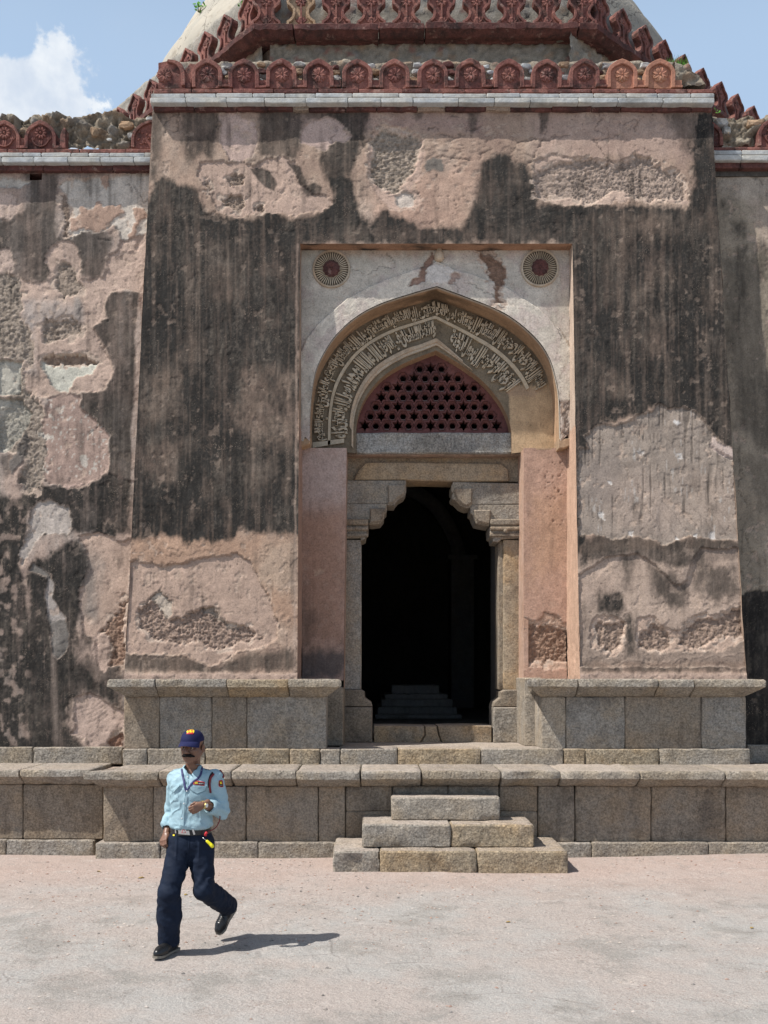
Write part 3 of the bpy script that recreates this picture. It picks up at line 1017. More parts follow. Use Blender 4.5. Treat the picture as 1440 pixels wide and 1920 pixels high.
def paint_left(cv, Pt):
    u, v = cv.u, cv.v
    n = fbm(u / 60, v / 70, 4, 211)
    n2 = fbm(u / 16, v / 20, 4, 212)
    c = np.array((0.40, 0.30, 0.245)) * (1 + 0.16 * n + 0.10 * n2)[..., None]
    grey = sst(-0.1, 0.5, fbm(u / 30, v / 90, 4, 214))[..., None] * 0.45
    cv.c = c * (1 - grey) + np.array((0.30, 0.275, 0.25)) * grey
    cv.d += 0.012 * n + 0.004 * n2
    # sooty runs
    for pts, w, a, k in (
        ([(40, 322), (112, 322), (108, 352), (106, 420), (110, 470), (96, 520), (78, 548), (55, 520), (40, 478), (-10, 470), (-10, 420), (14, 410), (46, 400), (52, 350)], 7, 9, 0.82),
        ([(118, 318), (200, 318), (190, 336), (130, 336)], 6, 6, 0.4),
        ([(150, 420), (190, 425), (212, 445), (205, 470), (192, 516), (176, 524), (150, 514), (140, 476), (110, 466), (96, 452), (120, 440)], 6, 6, 0.78),
        ([(40, 940), (44, 880), (62, 905), (100, 908), (140, 912), (204, 884), (248, 900), (244, 1000), (206, 1008), (172, 996), (140, 1000), (120, 1004), (60, 1000)], 6, 8, 0.95),
        ([(-20, 930), (20, 930), (62, 940), (50, 1000), (40, 1060), (56, 1120), (62, 1200), (60, 1300), (52, 1420), (-20, 1420)], 8, 10, 1.0),
        ([(50, 1060), (100, 1030), (140, 1010), (168, 1040), (170, 1100), (150, 1170), (150, 1240), (200, 1280), (228, 1300), (228, 1330), (200, 1310), (160, 1296), (136, 1320), (136, 1372), (168, 1412),
          (40, 1412)], 10, 12, 0.97),
        ([(140, 1230), (232, 1244), (232, 1320), (150, 1300)], 10, 8, 0.75),
        ([(206, 546), (262, 548), (254, 620), (256, 700), (246, 800), (246, 905), (203, 888), (205, 820), (190, 803), (176, 788), (148, 764), (150, 735), (196, 732), (212, 700),
          (205, 670), (190, 640), (172, 612), (190, 594), (197, 570)], 3, 3, 0.85),
        ([(60, 700), (76, 690), (76, 740), (50, 736)], 6, 6, 0.5),
        ([(82, 470), (60, 560), (40, 540), (-10, 500), (-10, 440), (60, 470)], 8, 8, 0.7),
        ([(140, 1010), (175, 1040), (190, 1100), (176, 1200), (150, 1230), (140, 1100)], 12, 12, 0.8),
        ([(0, 860), (40, 830), (52, 860), (30, 880), (10, 900)], 5, 5, 0.6),
    ):
        cv.soft(pts, w, a, k=k)
    thin = sst(16, -16, poly_sd(u, v, np.array([(216, 560), (238, 560), (236, 680), (218, 680)], float)) + 8 * fbm(u / 6, v / 30, 3, 5))
    cv.st *= 1 - 0.3 * thin
    thin = sst(0.10, 0.45, fbm(u / 13, v / 16, 4, 55)) * sst(70, 40, u) * sst(930, 960, v)
    cv.st *= 1 - 0.55 * thin
    # raised and lost coats
    lip = cv.mask([(206, 545), (262, 548), (270, 620), (262, 905), (203, 888), (205, 820), (190, 803), (176, 788), (148, 764), (150, 735), (196, 732), (212, 700),
                   (205, 670), (190, 640), (172, 612), (190, 594), (197, 570)], 1.2, 0.5)
    cv.d += 0.012 * lip
    cv.peel([(106, 348), (118, 336), (150, 330), (215, 330), (282, 326), (280, 352), (274, 450), (260, 468), (240, 470), (228, 444), (214, 424), (190, 436), (160, 436), (134, 446),
             (126, 420), (130, 390), (122, 366)], 0.012, (0.53, 0.47, 0.405), var=0.18)
    for pts in ([(186, 328), (210, 328), (204, 346), (196, 352), (188, 340)], [(176, 330), (156, 328), (150, 336)],
                [(130, 412), (152, 402), (150, 386), (172, 392), (184, 376), (190, 390), (210, 388), (230, 384), (232, 400), (216, 408), (204, 424), (188, 436), (160, 430), (132, 432)],
                [(252, 392), (270, 390), (276, 404), (262, 420), (254, 470), (238, 474), (244, 440), (256, 420)]):
        cv.peel(pts, -0.008, (0.40, 0.275, 0.21))
    cv.rubble([(110, 362), (120, 366), (130, 390), (128, 440), (122, 440), (120, 400)], 0.02, (0.36, 0.27, 0.21), amp=0.012)
    cv.peel([(-10, 336), (30, 332), (52, 336), (40, 350), (18, 352), (-10, 350)], 0.01, (0.50, 0.45, 0.39))
    cv.peel([(-10, 362), (20, 360), (38, 378), (36, 400), (16, 412), (-10, 402)], 0.006, (0.47, 0.36, 0.30))
    cv.peel([(-10, 468), (12, 466), (22, 462), (24, 508), (0, 512), (-10, 510)], 0.006, (0.47, 0.36, 0.30))
    cv.peel([(82, 480), (94, 462), (116, 451), (136, 450), (149, 464), (148, 500), (154, 518), (170, 524), (196, 517), (200, 480), (215, 470), (232, 452), (280, 440), (272, 545),
             (208, 544), (198, 548), (197, 596), (172, 612), (188, 640), (205, 672), (212, 702), (200, 728), (160, 734), (120, 738), (80, 745), (52, 740), (44, 700), (40, 620), (38, 560), (32, 516),
             (60, 530), (92, 524), (90, 500)], 0.010, (0.455, 0.34, 0.275), keep=0.0, var=0.2)
    cv.tone([(60, 560), (150, 570), (150, 610), (60, 610)], (0.33, 0.30, 0.275), 0.6, 14, 10, True)
    cv.tone([(40, 560), (66, 560), (66, 700), (44, 700)], (0.34, 0.31, 0.29), 0.6, 10, 8, True)
    cv.tone([(140, 560), (154, 560), (154, 600), (140, 600)], (0.25, 0.23, 0.21), 0.6, 8, 6, True)
    cv.rubble([(113, 498), (124, 490), (132, 494), (140, 514), (154, 534), (150, 548), (132, 552), (118, 556), (104, 544), (104, 524)], 0.03, (0.44, 0.35, 0.28), amp=0.018)
    cv.rubble([(-10, 514), (28, 518), (38, 545), (40, 600), (58, 612), (60, 690), (46, 672), (-10, 674)], 0.028, (0.45, 0.37, 0.30), amp=0.019)
    cv.rubble([(40, 676), (50, 730), (70, 748), (82, 770), (78, 800), (86, 850), (84, 892), (60, 925), (34, 902), (50, 870), (30, 846), (-10, 846), (-10, 800), (20, 740), (36, 736)], 0.028,
              (0.42, 0.345, 0.28), amp=0.019)
    cv.peel([(-10, 674), (38, 676), (38, 738), (-10, 741)], 0.03, (0.45, 0.42, 0.355), warp=0.5)
    cv.peel([(-10, 746), (40, 748), (60, 772), (48, 800), (24, 834), (10, 850), (-10, 850)], 0.03, (0.44, 0.405, 0.34), warp=0.6)
    cv.peel([(46, 800), (30, 850), (14, 870), (20, 890), (40, 866), (52, 836)], -0.006, (0.15, 0.13, 0.115))
    cv.rubble([(72, 622), (84, 603), (106, 606), (122, 601), (152, 608), (152, 624), (130, 636), (104, 634), (86, 648), (77, 634)], 0.03, (0.44, 0.35, 0.28), amp=0.018)
    cv.peel([(80, 672), (96, 662), (150, 661), (182, 678), (172, 700), (142, 706), (126, 735), (106, 731), (80, 700)], 0.02, (0.54, 0.52, 0.44), warp=0.8)
    cv.rubble([(80, 674), (98, 663), (150, 662), (180, 676), (150, 680), (96, 682)], 0.03, (0.38, 0.27, 0.20), amp=0.012)
    cv.peel([(92, 744), (118, 738), (150, 738), (148, 764), (178, 790), (204, 818), (204, 884), (180, 902), (140, 916), (84, 908), (86, 850), (78, 800), (88, 770)], 0.010,
            (0.36, 0.26, 0.215), var=0.14)
    ws = sst(0.80, 0.86, vn(u / 4.2, v / 4.6, 131)) * cv.mask([(92, 744), (148, 750), (204, 818), (204, 884), (84, 900), (82, 800)], 3)
    ws = np.maximum(ws, cv.mask([(150, 852), (160, 848), (166, 862), (160, 872), (152, 866)]))
    ws = np.maximum(ws, cv.mask([(100, 766), (118, 762), (112, 780), (104, 776)]))
    ws = np.maximum(ws, cv.mask([(62, 812), (100, 818), (106, 826), (80, 826)]))
    cv.c = cv.c * (1 - 0.75 * ws[..., None]) + 0.75 * ws[..., None] * np.array((0.58, 0.54, 0.47))
    for pts in ([(70, 915), (100, 911), (130, 912), (150, 906), (170, 904), (186, 908), (204, 902)], [(120, 908), (130, 911)]):
        cv.crack(pts, 1.2, -0.008, -0.6, 0.8)
    cv.peel([(53, 988), (56, 955), (70, 938), (90, 937), (110, 943), (132, 956), (131, 990), (126, 1000), (98, 1000), (74, 1008), (58, 1028), (44, 1060), (34, 1040), (46, 1010)], 0.013,
            (0.44, 0.385, 0.34), var=0.15)
    cv.peel([(140, 1004), (160, 998), (188, 997), (202, 1004), (218, 1014), (246, 1009), (238, 1130), (206, 1162), (196, 1188), (184, 1200), (186, 1226), (176, 1200), (150, 1180),
             (148, 1120), (164, 1060), (160, 1030)], 0.013, (0.455, 0.335, 0.265), var=0.16)
    cv.tone([(140, 1010), (172, 1040), (190, 1060), (180, 1160), (150, 1160), (150, 1060)], (0.20, 0.18, 0.16), 0.75, 18, 14, True)
    cv.peel([(178, 1196), (204, 1188), (212, 1240), (196, 1262), (182, 1236)], 0.004, (0.43, 0.32, 0.26))
    cv.rubble([(236, 1122), (232, 1250), (206, 1246), (212, 1206), (206, 1188), (190, 1186), (206, 1158), (222, 1146)], 0.035, (0.45, 0.30, 0.22), amp=0.02)
    cv.peel([(55, 1070), (64, 1056), (94, 1076), (100, 1094), (100, 1122), (112, 1146), (124, 1160), (128, 1190), (126, 1222), (108, 1236), (98, 1224), (94, 1176), (88, 1160), (86, 1110), (88, 1080)],
            0.009, (0.165, 0.150, 0.135), warp=0.5)
    cv.peel([(92, 1080), (98, 1090), (100, 1122), (112, 1146), (124, 1158), (118, 1164), (96, 1164), (88, 1146), (86, 1110)], 0.004, (0.36, 0.32, 0.29), warp=0.5)
    dr = np.exp(-((u - 103 + 3 * np.sin(v / 60)) / 7.0) ** 2) * sst(1160, 1220, v) * sst(1412, 1380, v) * (0.5 + 0.5 * vn(u / 3, v / 50, 5))
    cv.st *= 1 - 0.38 * dr
    cv.c = cv.c * (1 - 0.3 * dr[..., None]) + 0.3 * dr[..., None] * np.array((0.42, 0.38, 0.34))
    cv.peel([(138, 1340), (139, 1312), (150, 1297), (180, 1301), (200, 1318), (216, 1326), (232, 1330), (232, 1410), (172, 1410), (164, 1388), (140, 1372), (135, 1352)], 0.013,
            (0.47, 0.355, 0.295), var=0.14)
    for i in range(6):
        cv.crack([(142 + 5 * i, 1330 + 7 * i), (170 + 5 * i, 1322 + 5 * i), (188 + 3 * i, 1308 + 6 * i)], 0.8, 0.004, 0.3, 0.3)
    cv.rubble([(198, 1404), (206, 1388), (220, 1376), (232, 1380), (232, 1404)], 0.03, (0.36, 0.21, 0.15), amp=0.018)
    for pts in ([(250, 345), (262, 362), (270, 380), (278, 372)], [(236, 340), (250, 360)], [(30, 530), (10, 536)], [(160, 820), (184, 800)],
                [(0, 600), (26, 596), (38, 620)], [(204, 452), (188, 448)]):
        cv.crack(pts, 1.2, 0.01, 0.5)


def paint_right(cv, Pt):
    u, v = cv.u, cv.v
    n = fbm(u / 40, v / 80, 4, 311)
    n2 = fbm(u / 12, v / 18, 4, 312)
    cv.c = np.array((0.30, 0.25, 0.19)) * (1 + 0.2 * n + 0.16 * n2)[..., None]
    cv.tone([(1342, 300), (1440, 300), (1440, 370), (1400, 380), (1342, 350)], (0.42, 0.36, 0.30), 0.7, 20, 14)
    cv.tone([(1410, 380), (1450, 370), (1460, 480), (1420, 470)], (0.42, 0.33, 0.27), 0.6, 16, 14)  # paler tone paints the strip of sunlight past the gateway's shadow
    cv.d += 0.010 * n + 0.003 * n2
    for pts, k in (([(1372, 414), (1396, 410), (1398, 440), (1374, 446)], 0.8), ([(1376, 470), (1400, 460), (1404, 560), (1390, 620), (1372, 600)], 0.7),
                   ([(1410, 456), (1444, 450), (1446, 540), (1414, 530)], 0.6), ([(1366, 530), (1402, 540), (1400, 650), (1372, 640)], 0.45),
                   ([(1352, 380), (1366, 378), (1366, 398), (1354, 400)], 0.6),
                   ([(1350, 480), (1440, 470), (1440, 720), (1370, 720)], 0.5), ([(1376, 700), (1500, 690), (1500, 830), (1440, 850), (1380, 800)], 0.62), ([(1400, 860), (1500, 850), (1500, 960), (1420, 960)], 0.4)):
        cv.soft(pts, 12, 14, k=k)
    cv.soft([(1386, 1118), (1410, 1104), (1432, 1108), (1500, 1090), (1560, 1440), (1386, 1440)], 3, 8, False, 1.0)
    cv.crack([(1386, 1120), (1404, 1112), (1420, 1100), (1440, 1100)], 1.6, -0.01, -0.3)
    cv.tone([(1410, 1250), (1440, 1240), (1440, 1300), (1415, 1300)], (0.3, 0.2, 0.16), 0.6, 10, 8)
    sm = sst(8, -4, np.abs(u - (1350 + (v - 400) * 0.055) - 6))
    pit = sst(0.70, 0.78, vn(u / 3.4, v / 5, 41)) * sm
    cv.c *= (1 - 0.4 * pit)[..., None]
    for pts in ([(1378, 850), (1392, 880), (1384, 920), (1400, 950)], [(1400, 1000), (1412, 1040), (1404, 1060)], [(1384, 1066), (1400, 1090)], [(1410, 330), (1436, 350)]):
        cv.crack(pts, 1.1, 0.006, 0.45)


ZMT = PZ(320, face_at(320, YL0, 1.17))
ZMB = 1.15
for nm, xa, xb, y0_, pf, sd_ in (('side_wall', -5.30, -2.80, YL0, paint_left, 200), ('side_wall', 4.20, 6.3, YR0, paint_right, 300)):
    cs = fine_cols([xa, xb], [0.0145])
    rs = fine_cols([ZMB, ZMT], [0.0145])
    Xm, Zm = np.meshgrid(cs, rs, indexing='ij')
    Pm = np.stack([Xm, face_y(Zm, y0_, 1.17, 0.07), Zm], -1)
    um, vm = photo_uv(Pm)
    kp = None
    if nm == 'side_wall' and xa < 0:       # the waterspout hole
        uc = (um[:-1, :-1] + um[1:, 1:]) / 2
        vc = (vm[:-1, :-1] + vm[1:, 1:]) / 2
        kp = ~((uc > 56) & (uc < 79) & (vc > 325) & (vc < 337))
    w_ = skin(nm, Pm, pf, M['plaster'], TOMB, keep=kp, seed=sd_)
# plain continuation beyond the picture, and the body of the building
for xa, xb, y0_ in ((-9.6, -5.28, YL0), (6.28, 11.2, YR0)):
    cs = fine_cols([xa, xb], [0.05])
    rs = fine_cols([ZMB, ZMT], [0.05])
    Xm, Zm = np.meshgrid(cs, rs, indexing='ij')
    Pm = np.stack([Xm, face_y(Zm, y0_ + 0.004, 1.17, 0.07), Zm], -1)

    def plain(cv, Pt):
        n = fbm(cv.u / 60, cv.v / 90, 4, 7)
        cv.c = np.array((0.38, 0.30, 0.25)) * (1 + 0.2 * n)[..., None]
        cv.st = sst(-0.1, 0.5, fbm(cv.u / 40, cv.v / 120, 4, 9)) * 0.9
    skin('side_wall', Pm, plain, M['plaster'], TOMB, seed=400)

body = []
YB1 = 31.0
YIN = 14.6                       # inner face of the front wall
ZROOF = 8.55
IXL, IXR = -5.2, 6.4             # room
DXL, DXR = PX(677, 13.3), PX(938, 13.3)
body.append((-9.6, IXL, 13.55, YB1, 0.0, ZROOF))
body.append((IXR, 11.2, 13.55, YB1, 0.0, ZROOF))
body.append((IXL, IXR, 27.6, YB1, 0.0, ZROOF))
body.append((IXL, DXL - 0.25, 13.55, YIN, 0.0, ZROOF))
body.append((DXR + 0.25, IXR, 13.55, YIN, 0.0, ZROOF))
body.append((DXL - 0.25, DXR + 0.25, 13.75, YIN, 6.4, ZROOF))
body.append((-9.6, 11.2, 12.95, YB1, ZROOF, ZROOF + 0.25))
body.append((XLb + 0.12, XRL - 0.02, 12.9, 13.55, 1.17, 8.9))
body.append((XRR + 0.02, XRb - 0.12, 12.9, 13.55, 1.17, 8.9))
body.append((-9.6, XLb + 0.12, 13.0, 13.55, 1.0, ZROOF))
body.append((XRb - 0.12, 11.2, 13.1, 13.55, 1.0, ZROOF))
body.append((XLb + 0.12, XRb - 0.12, 12.9, 14.0, 7.6, 9.2))
body.append((IXL, IXR, 14.6, 27.6, 1.0, 1.22))
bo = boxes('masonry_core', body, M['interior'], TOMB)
# gateway flanks (the faces that turn back to the side walls)
for sx, xb_, xt_ in ((-1, XLb, XLt), (1, XRb, XRt)):
    zz = np.linspace(ZGB, ZGT, 60)
    ss = np.linspace(0, 1, 12)
    S, Z_ = np.meshgrid(ss, zz, indexing='ij')
    Xf = xb_ + (xt_ - xb_) * (Z_ - ZGB) / (ZGT - ZGB)
    Pf = np.stack([Xf, face_y(Z_) + S * 0.9 + 0.004, Z_], -1)

    def flank(cv, Pt):
        cv.st = sst(0, 0.5, fbm(Pt[..., 2] * 1.2, Pt[..., 1] * 3, 3, 5)) * 0.9
        cv.c = np.array(PINK) * (1 + 0.15 * fbm(Pt[..., 2] * 3, Pt[..., 1] * 5, 3, 5))[..., None]
    skin('gateway_flank', Pf, flank, M['plaster'], TOMB, nrm=(sx, 0, 0), flip=(sx < 0), seed=9)
# ------------------------------------------------------------------ niche: spandrel, arch, inscription, screen
YS = 12.73      # spandrel
YI = 13.15      # inscription band
YP = 12.90      # piers
YJ = 13.34      # screen
YD = 13.36      # door frame


def resample(pts, n):
    pts = np.array(pts, float)
    # smooth with Catmull-Rom per half, keep the point at the apex sharp
    seg = np.r_[0, np.cumsum(np.hypot(*np.diff(pts, axis=0).T))]
    tt = np.linspace(0, seg[-1], n)
    P0 = np.vstack([2 * pts[0] - pts[1], pts, 2 * pts[-1] - pts[-2]])
    res = []
    for s_ in tt:
        i = min(len(seg) - 2, max(0, np.searchsorted(seg, s_) - 1))
        f = (s_ - seg[i]) / (seg[i + 1] - seg[i])
        p0, p1, p2, p3 = P0[i], P0[i + 1], P0[i + 2], P0[i + 3]
        res.append(0.5 * ((2 * p1) + (-p0 + p2) * f + (2 * p0 - 5 * p1 + 4 * p2 - p3) * f * f + (-p0 + 3 * p1 - 3 * p2 + p3) * f ** 3))
    return np.array(res)


def arch(left, right, n=70):
    """left/right half curves in photo coordinates, spring to apex each; returns full curve"""
    a = resample(left, n)
    b = resample(right, n)
    return np.vstack([a, b[::-1][1:]])


def to_xz(curve, Y):
    return np.array([(PX(x, Y), PZ(y, Y)) for x, y in curve])


OUT = arch([(581, 828), (582, 771), (588.5, 712), (602, 673), (629.5, 630), (668, 595), (715, 570), (773, 551), (819, 538)],
           [(1050, 828), (1048, 751), (1042, 712), (1030, 673), (1007, 638), (968, 603), (929, 580), (871, 557), (819, 538)])
OUT_w = to_xz(OUT, YS)
BAND_l = [(558, 700), (561, 665), (575, 636), (600, 604), (650, 562), (700, 535), (760, 512), (800, 500), (820, 490)]
BAND_r = [(820, 490), (850, 505), (900, 520), (950, 540), (1010, 580), (1050, 620), (1073, 658), (1078, 700)]
# ring on the inscription plane: outer limit = arch carried straight back, inner limit = moulding
INN = arch([(655, 830), (657, 782), (667, 743), (687, 708), (715, 681), (757, 658), (790, 647), (818, 636)],
           [(966, 846), (961, 800), (950, 765), (930, 735), (905, 708), (870, 680), (845, 658), (818, 636)])
INN_w = to_xz(INN, YI)
INB = arch([(668, 850), (668, 800), (676, 765), (692, 735), (718, 706), (752, 684), (789, 668), (818, 657)],
           [(960, 850), (957, 800), (944, 765), (926, 738), (902, 712), (872, 689), (845, 672), (818, 657)])
INB_w = to_xz(INB, YI)
ZSPR = PZ(828, YI)


def paint_spandrel(cv, Pt):
    cv.flaky = 0.35
    cv.grime = 0.35
    u, v = cv.u, cv.v
    n = fbm(u / 40, v / 44, 4, 511)
    n2 = fbm(u / 9, v / 10, 4, 512)
    cv.c = np.array((0.52, 0.47, 0.40)) * (1 + 0.16 * n + 0.16 * n2)[..., None]
    pk = sst(-0.1, 0.5, fbm(u / 20, v / 24, 5, 513))[..., None] * 0.6
    cv.c = cv.c * (1 - pk) + np.array((0.44, 0.36, 0.33)) * pk
    red = sst(0.55, 0.75, fbm(u / 6, v / 4, 3, 519))[..., None] * 0.35
    cv.c = cv.c * (1 - red) + np.array((0.33, 0.20, 0.15)) * red
    cv.d += 0.003 * n2
    band = cv.mask([(540, 900)] + BAND_l + BAND_r[1:] + [(1100, 900)], 1.2, 0.25)
    cv.d += 0.028 * band
    cv.c *= (1 + 0.13 * band)[..., None]
    cv.tone([(560, 460), (700, 460), (690, 500), (560, 520)], (0.36, 0.34, 0.28), 0.6, 20, 14)
    cv.tone([(640, 462), (800, 462), (790, 478), (640, 480)], (0.40, 0.28, 0.20), 0.5, 8, 8)
    cv.peel([(806, 476), (818, 482), (812, 496), (796, 504), (796, 528), (786, 536), (768, 540), (774, 528), (788, 520), (792, 500), (800, 486)], 0.014, (0.33, 0.21, 0.16))
    cv.peel([(796, 505), (818, 494), (852, 508), (846, 526), (820, 533), (796, 530)], -0.002, (0.60, 0.55, 0.50))
    cv.peel([(848, 508), (862, 514), (846, 530), (838, 530)], 0.008, (0.40, 0.29, 0.24))
    cv.rubble([(898, 470), (914, 472), (926, 488), (944, 504), (946, 528), (938, 540), (938, 562), (944, 574), (932, 576), (928, 556), (930, 540), (920, 520), (912, 500), (900, 484)], 0.02,
              (0.33, 0.21, 0.15), amp=0.010)
    cv.peel([(890, 466), (930, 466), (934, 482), (922, 482), (908, 474)], 0.006, (0.42, 0.33, 0.27))
    cv.rubble([(1057, 752), (1066, 748), (1071, 760), (1072, 830), (1060, 826), (1058, 790)], 0.02, (0.42, 0.34, 0.29), amp=0.012)
    for pts in ([(655, 500), (664, 508), (674, 510)], [(690, 512), (710, 500), (730, 505)], [(850, 530), (860, 540), (850, 556)], [(720, 478), (740, 492), (736, 510)],
                [(600, 470), (604, 480), (596, 490)], [(1030, 600), (1042, 612), (1050, 640)], [(880, 532), (900, 545), (928, 556)]):
        cv.crack(pts, 1.0, 0.006, 0.5)
    cv.soft([(562, 700), (566, 690), (568, 800), (560, 830)], 4, 4, k=0.4)


# spandrel: columns rising from the arch curve to the head of the niche
rows = 62
top = ZRT + 0.02
cols_x = np.r_[[XRL + 0.0], OUT_w[:, 0], [XRR - 0.0]]
zb = np.r_[[ZSPR - 0.0], OUT_w[:, 1], [ZSPR - 0.0]]
cx, cz = [], []
for i in range(len(cols_x) - 1):
    n_ = max(1, int(abs(cols_x[i + 1] - cols_x[i]) / 0.014))
    for k_ in range(n_):
        f = k_ / n_
        cx.append(cols_x[i] + (cols_x[i + 1] - cols_x[i]) * f)
        a, b = zb[i], zb[i + 1]
        cz.append(a + (b - a) * f)
cx.append(cols_x[-1])
cz.append(zb[-1])
cx = np.array(cx)
cz = np.array(cz)
# left of the first arch point the wall runs down to the springing
cz[:3] = np.minimum(cz[:3], OUT_w[0, 1])
rows = 150
fr = np.linspace(0, 1, rows)
Xs = np.repeat(cx[:, None], rows, 1)
Zs = cz[:, None] + (top - cz[:, None]) * fr[None, :]
Psn = np.stack([Xs, np.full_like(Xs, YS), Zs], -1)
skin('arch_spandrel', Psn, paint_spandrel, M['plaster'], TOMB, seed=500)

# soffit of the outer arch
nd = 14
S, I_ = np.meshgrid(np.linspace(0, 1, nd), np.arange(len(OUT_w)), indexing='ij')
Pso = np.stack([OUT_w[I_, 0], YS + (YI + 0.02 - YS) * S, OUT_w[I_, 1]], -1)


def paint_soffit(cv, Pt):
    cv.flaky = cv.grime = 0.0
    y, z, x = Pt[..., 1], Pt[..., 2], Pt[..., 0]
    n = fbm(x * 3, y * 14 + z * 3, 4, 61)
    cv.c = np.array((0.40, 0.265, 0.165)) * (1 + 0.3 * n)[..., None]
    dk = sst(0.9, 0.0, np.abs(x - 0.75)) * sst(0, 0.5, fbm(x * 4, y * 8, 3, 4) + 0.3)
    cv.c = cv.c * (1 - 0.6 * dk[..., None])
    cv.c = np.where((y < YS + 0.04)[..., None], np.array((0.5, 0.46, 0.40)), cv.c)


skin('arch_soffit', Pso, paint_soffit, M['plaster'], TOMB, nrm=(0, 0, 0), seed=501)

# tympanum ring on which the inscription stands
ni = 34
OUTI = OUT_w.copy()
Nn = len(OUTI)
S, I_ = np.meshgrid(np.linspace(0, 1, ni), np.arange(Nn), indexing='ij')
inr = INN_w
Pr = np.stack([OUTI[I_, 0] * (1 - S) + INB_w[I_, 0] * S, np.full(S.shape, YI), OUTI[I_, 1] * (1 - S) + INB_w[I_, 1] * S], -1)


def paint_ring(cv, Pt):
    cv.flaky = cv.grime = 0.0
    u, v = cv.u, cv.v
    n = fbm(u / 20, v / 20, 4, 71)
    cv.c = np.array((0.185, 0.147, 0.102)) * (1 + 0.3 * n)[..., None]
    cv.tone([(690, 640), (740, 600), (820, 570), (900, 600), (900, 660), (818, 600), (740, 640)], (0.24, 0.18, 0.11), 0.6, 14, 10)
    cv.soft([(800, 560), (840, 560), (850, 580), (820, 590), (790, 580)], 8, 6, False, 0.5)
    cv.soft([(890, 590), (915, 585), (920, 605), (900, 610)], 6, 6, False, 0.6)
    cv.peel([(955, 730), (975, 722), (1010, 724), (1040, 712), (1070, 700), (1080, 860), (950, 860), (956, 790)], -0.004, (0.46, 0.33, 0.205), warp=0.5, var=0.2)
    cv.peel([(935, 700), (960, 722), (990, 726), (1020, 728), (1000, 745), (955, 742)], -0.002, (0.38, 0.27, 0.18), warp=0.5)
    cv.crack([(830, 600), (826, 616), (816, 634)], 1.0, 0.01, 0.5)
    cv.crack([(962, 780), (990, 800), (1010, 796), (1040, 810)], 0.8, 0.004, 0.4)


skin('inscription_panel', Pr, paint_ring, M['plaster'], TOMB, seed=502)
panel = [o for o in TOMB.children if o.name == 'inscription_panel'][0]


def ring_pt(tf, w, y):
    """tf 0..1 along the arch from the left springing, w 0 (outer) .. 1 (inner)"""
    f = tf * (Nn - 1)
    i = int(min(Nn - 2, max(0, math.floor(f))))
    f -= i
    o = OUTI[i] * (1 - f) + OUTI[i + 1] * f
    n_ = INN_w[i] * (1 - f) + INN_w[i + 1] * f
    p = o * (1 - w) + n_ * w
    return (p[0], y, p[1])


M['letter'] = mat_stone('carved_stucco', (0.50, 0.43, 0.33), (0.49, 0.40, 0.28), (0.34, 0.28, 0.20), 0.004, 0.2)
M['moulding'] = mat_stone('moulding_plaster', (0.46, 0.39, 0.30), (0.46, 0.33, 0.22), (0.28, 0.21, 0.15), 0.006, 0.3)


def ribbon(name, w0, w1, t0, t1, y0, y1, mat, parent, n=90):
    V = []
    for i in range(n + 1):
        tf = t0 + (t1 - t0) * i / n
        a = ring_pt(tf, w0, y0)
        b = ring_pt(tf, w1, y0)
        V += [(a[0], y1, a[2]), a, b, (b[0], y1, b[2])]
    F = []
    for i in range(n):
        for k_ in range(3):
            q = i * 4 + k_
            F.append((q, q + 4, q + 5, q + 1))
    F += [(0, 1, 2, 3), tuple(n * 4 + k_ for k_ in (3, 2, 1, 0))]
    return mesh_np(name, V, F, mat, parent, sharp=30)


WDIV = 0.46
ribbon('dividing_fillet', WDIV - 0.035, WDIV + 0.035, 0.002, 0.83, YI - 0.03, YI + 0.01, M['letter'], panel)
ribbon('foot_fillet', 0.02, 0.86, 0.0015, 0.014, YI - 0.03, YI + 0.01, M['letter'], panel, 3)
# mouldings framing the inner arch
for q, (w0, w1, dy, t0, t1) in enumerate(((0.985, 1.05, 0.045, 0.05, 0.62), (1.05, 1.10, 0.030, 0.0, 0.66))):
    V = []
    n = 130
    F = []
    for i in range(n + 1):
        tf = t0 + (t1 - t0) * i / n
        f = tf * (Nn - 1)
        j = int(min(Nn - 2, math.floor(f)))
        f -= j
        a = INN_w[j] * (1 - f) + INN_w[j + 1] * f
        b = INB_w[j] * (1 - f) + INB_w[j + 1] * f
        p0 = a + (b - a) * ((w0 - 0.985) / 0.2)
        p1 = a + (b - a) * ((w1 - 0.985) / 0.2)
        V += [(p0[0], YI, p0[1]), (p0[0], YI - dy, p0[1]), (p1[0], YI - dy, p1[1]), (p1[0], YI, p1[1])]
    for i in range(n):
        for k_ in range(3):
            g = i * 4 + k_
            F.append((g, g + 4, g + 5, g + 1))
    mesh_np('arch_moulding', V, F, M['moulding'], TOMB, sharp=30)
# inner arch reveal
nd = 6
S, I_ = np.meshgrid(np.linspace(0, 1, nd), np.arange(Nn), indexing='ij')
Pv = np.stack([INB_w[I_, 0], YI + (YJ + 0.05 - YI) * S, INB_w[I_, 1]], -1)


def paint_rev(cv, Pt):
    cv.flaky = cv.grime = 0.0
    n = fbm(Pt[..., 0] * 6, Pt[..., 1] * 10 + Pt[..., 2] * 4, 4, 63)
    cv.c = np.array((0.36, 0.235, 0.145)) * (1 + 0.3 * n)[..., None]


skin('arch_reveal', Pv, paint_rev, M['plaster'], TOMB, nrm=(0, 0, 0), seed=503)

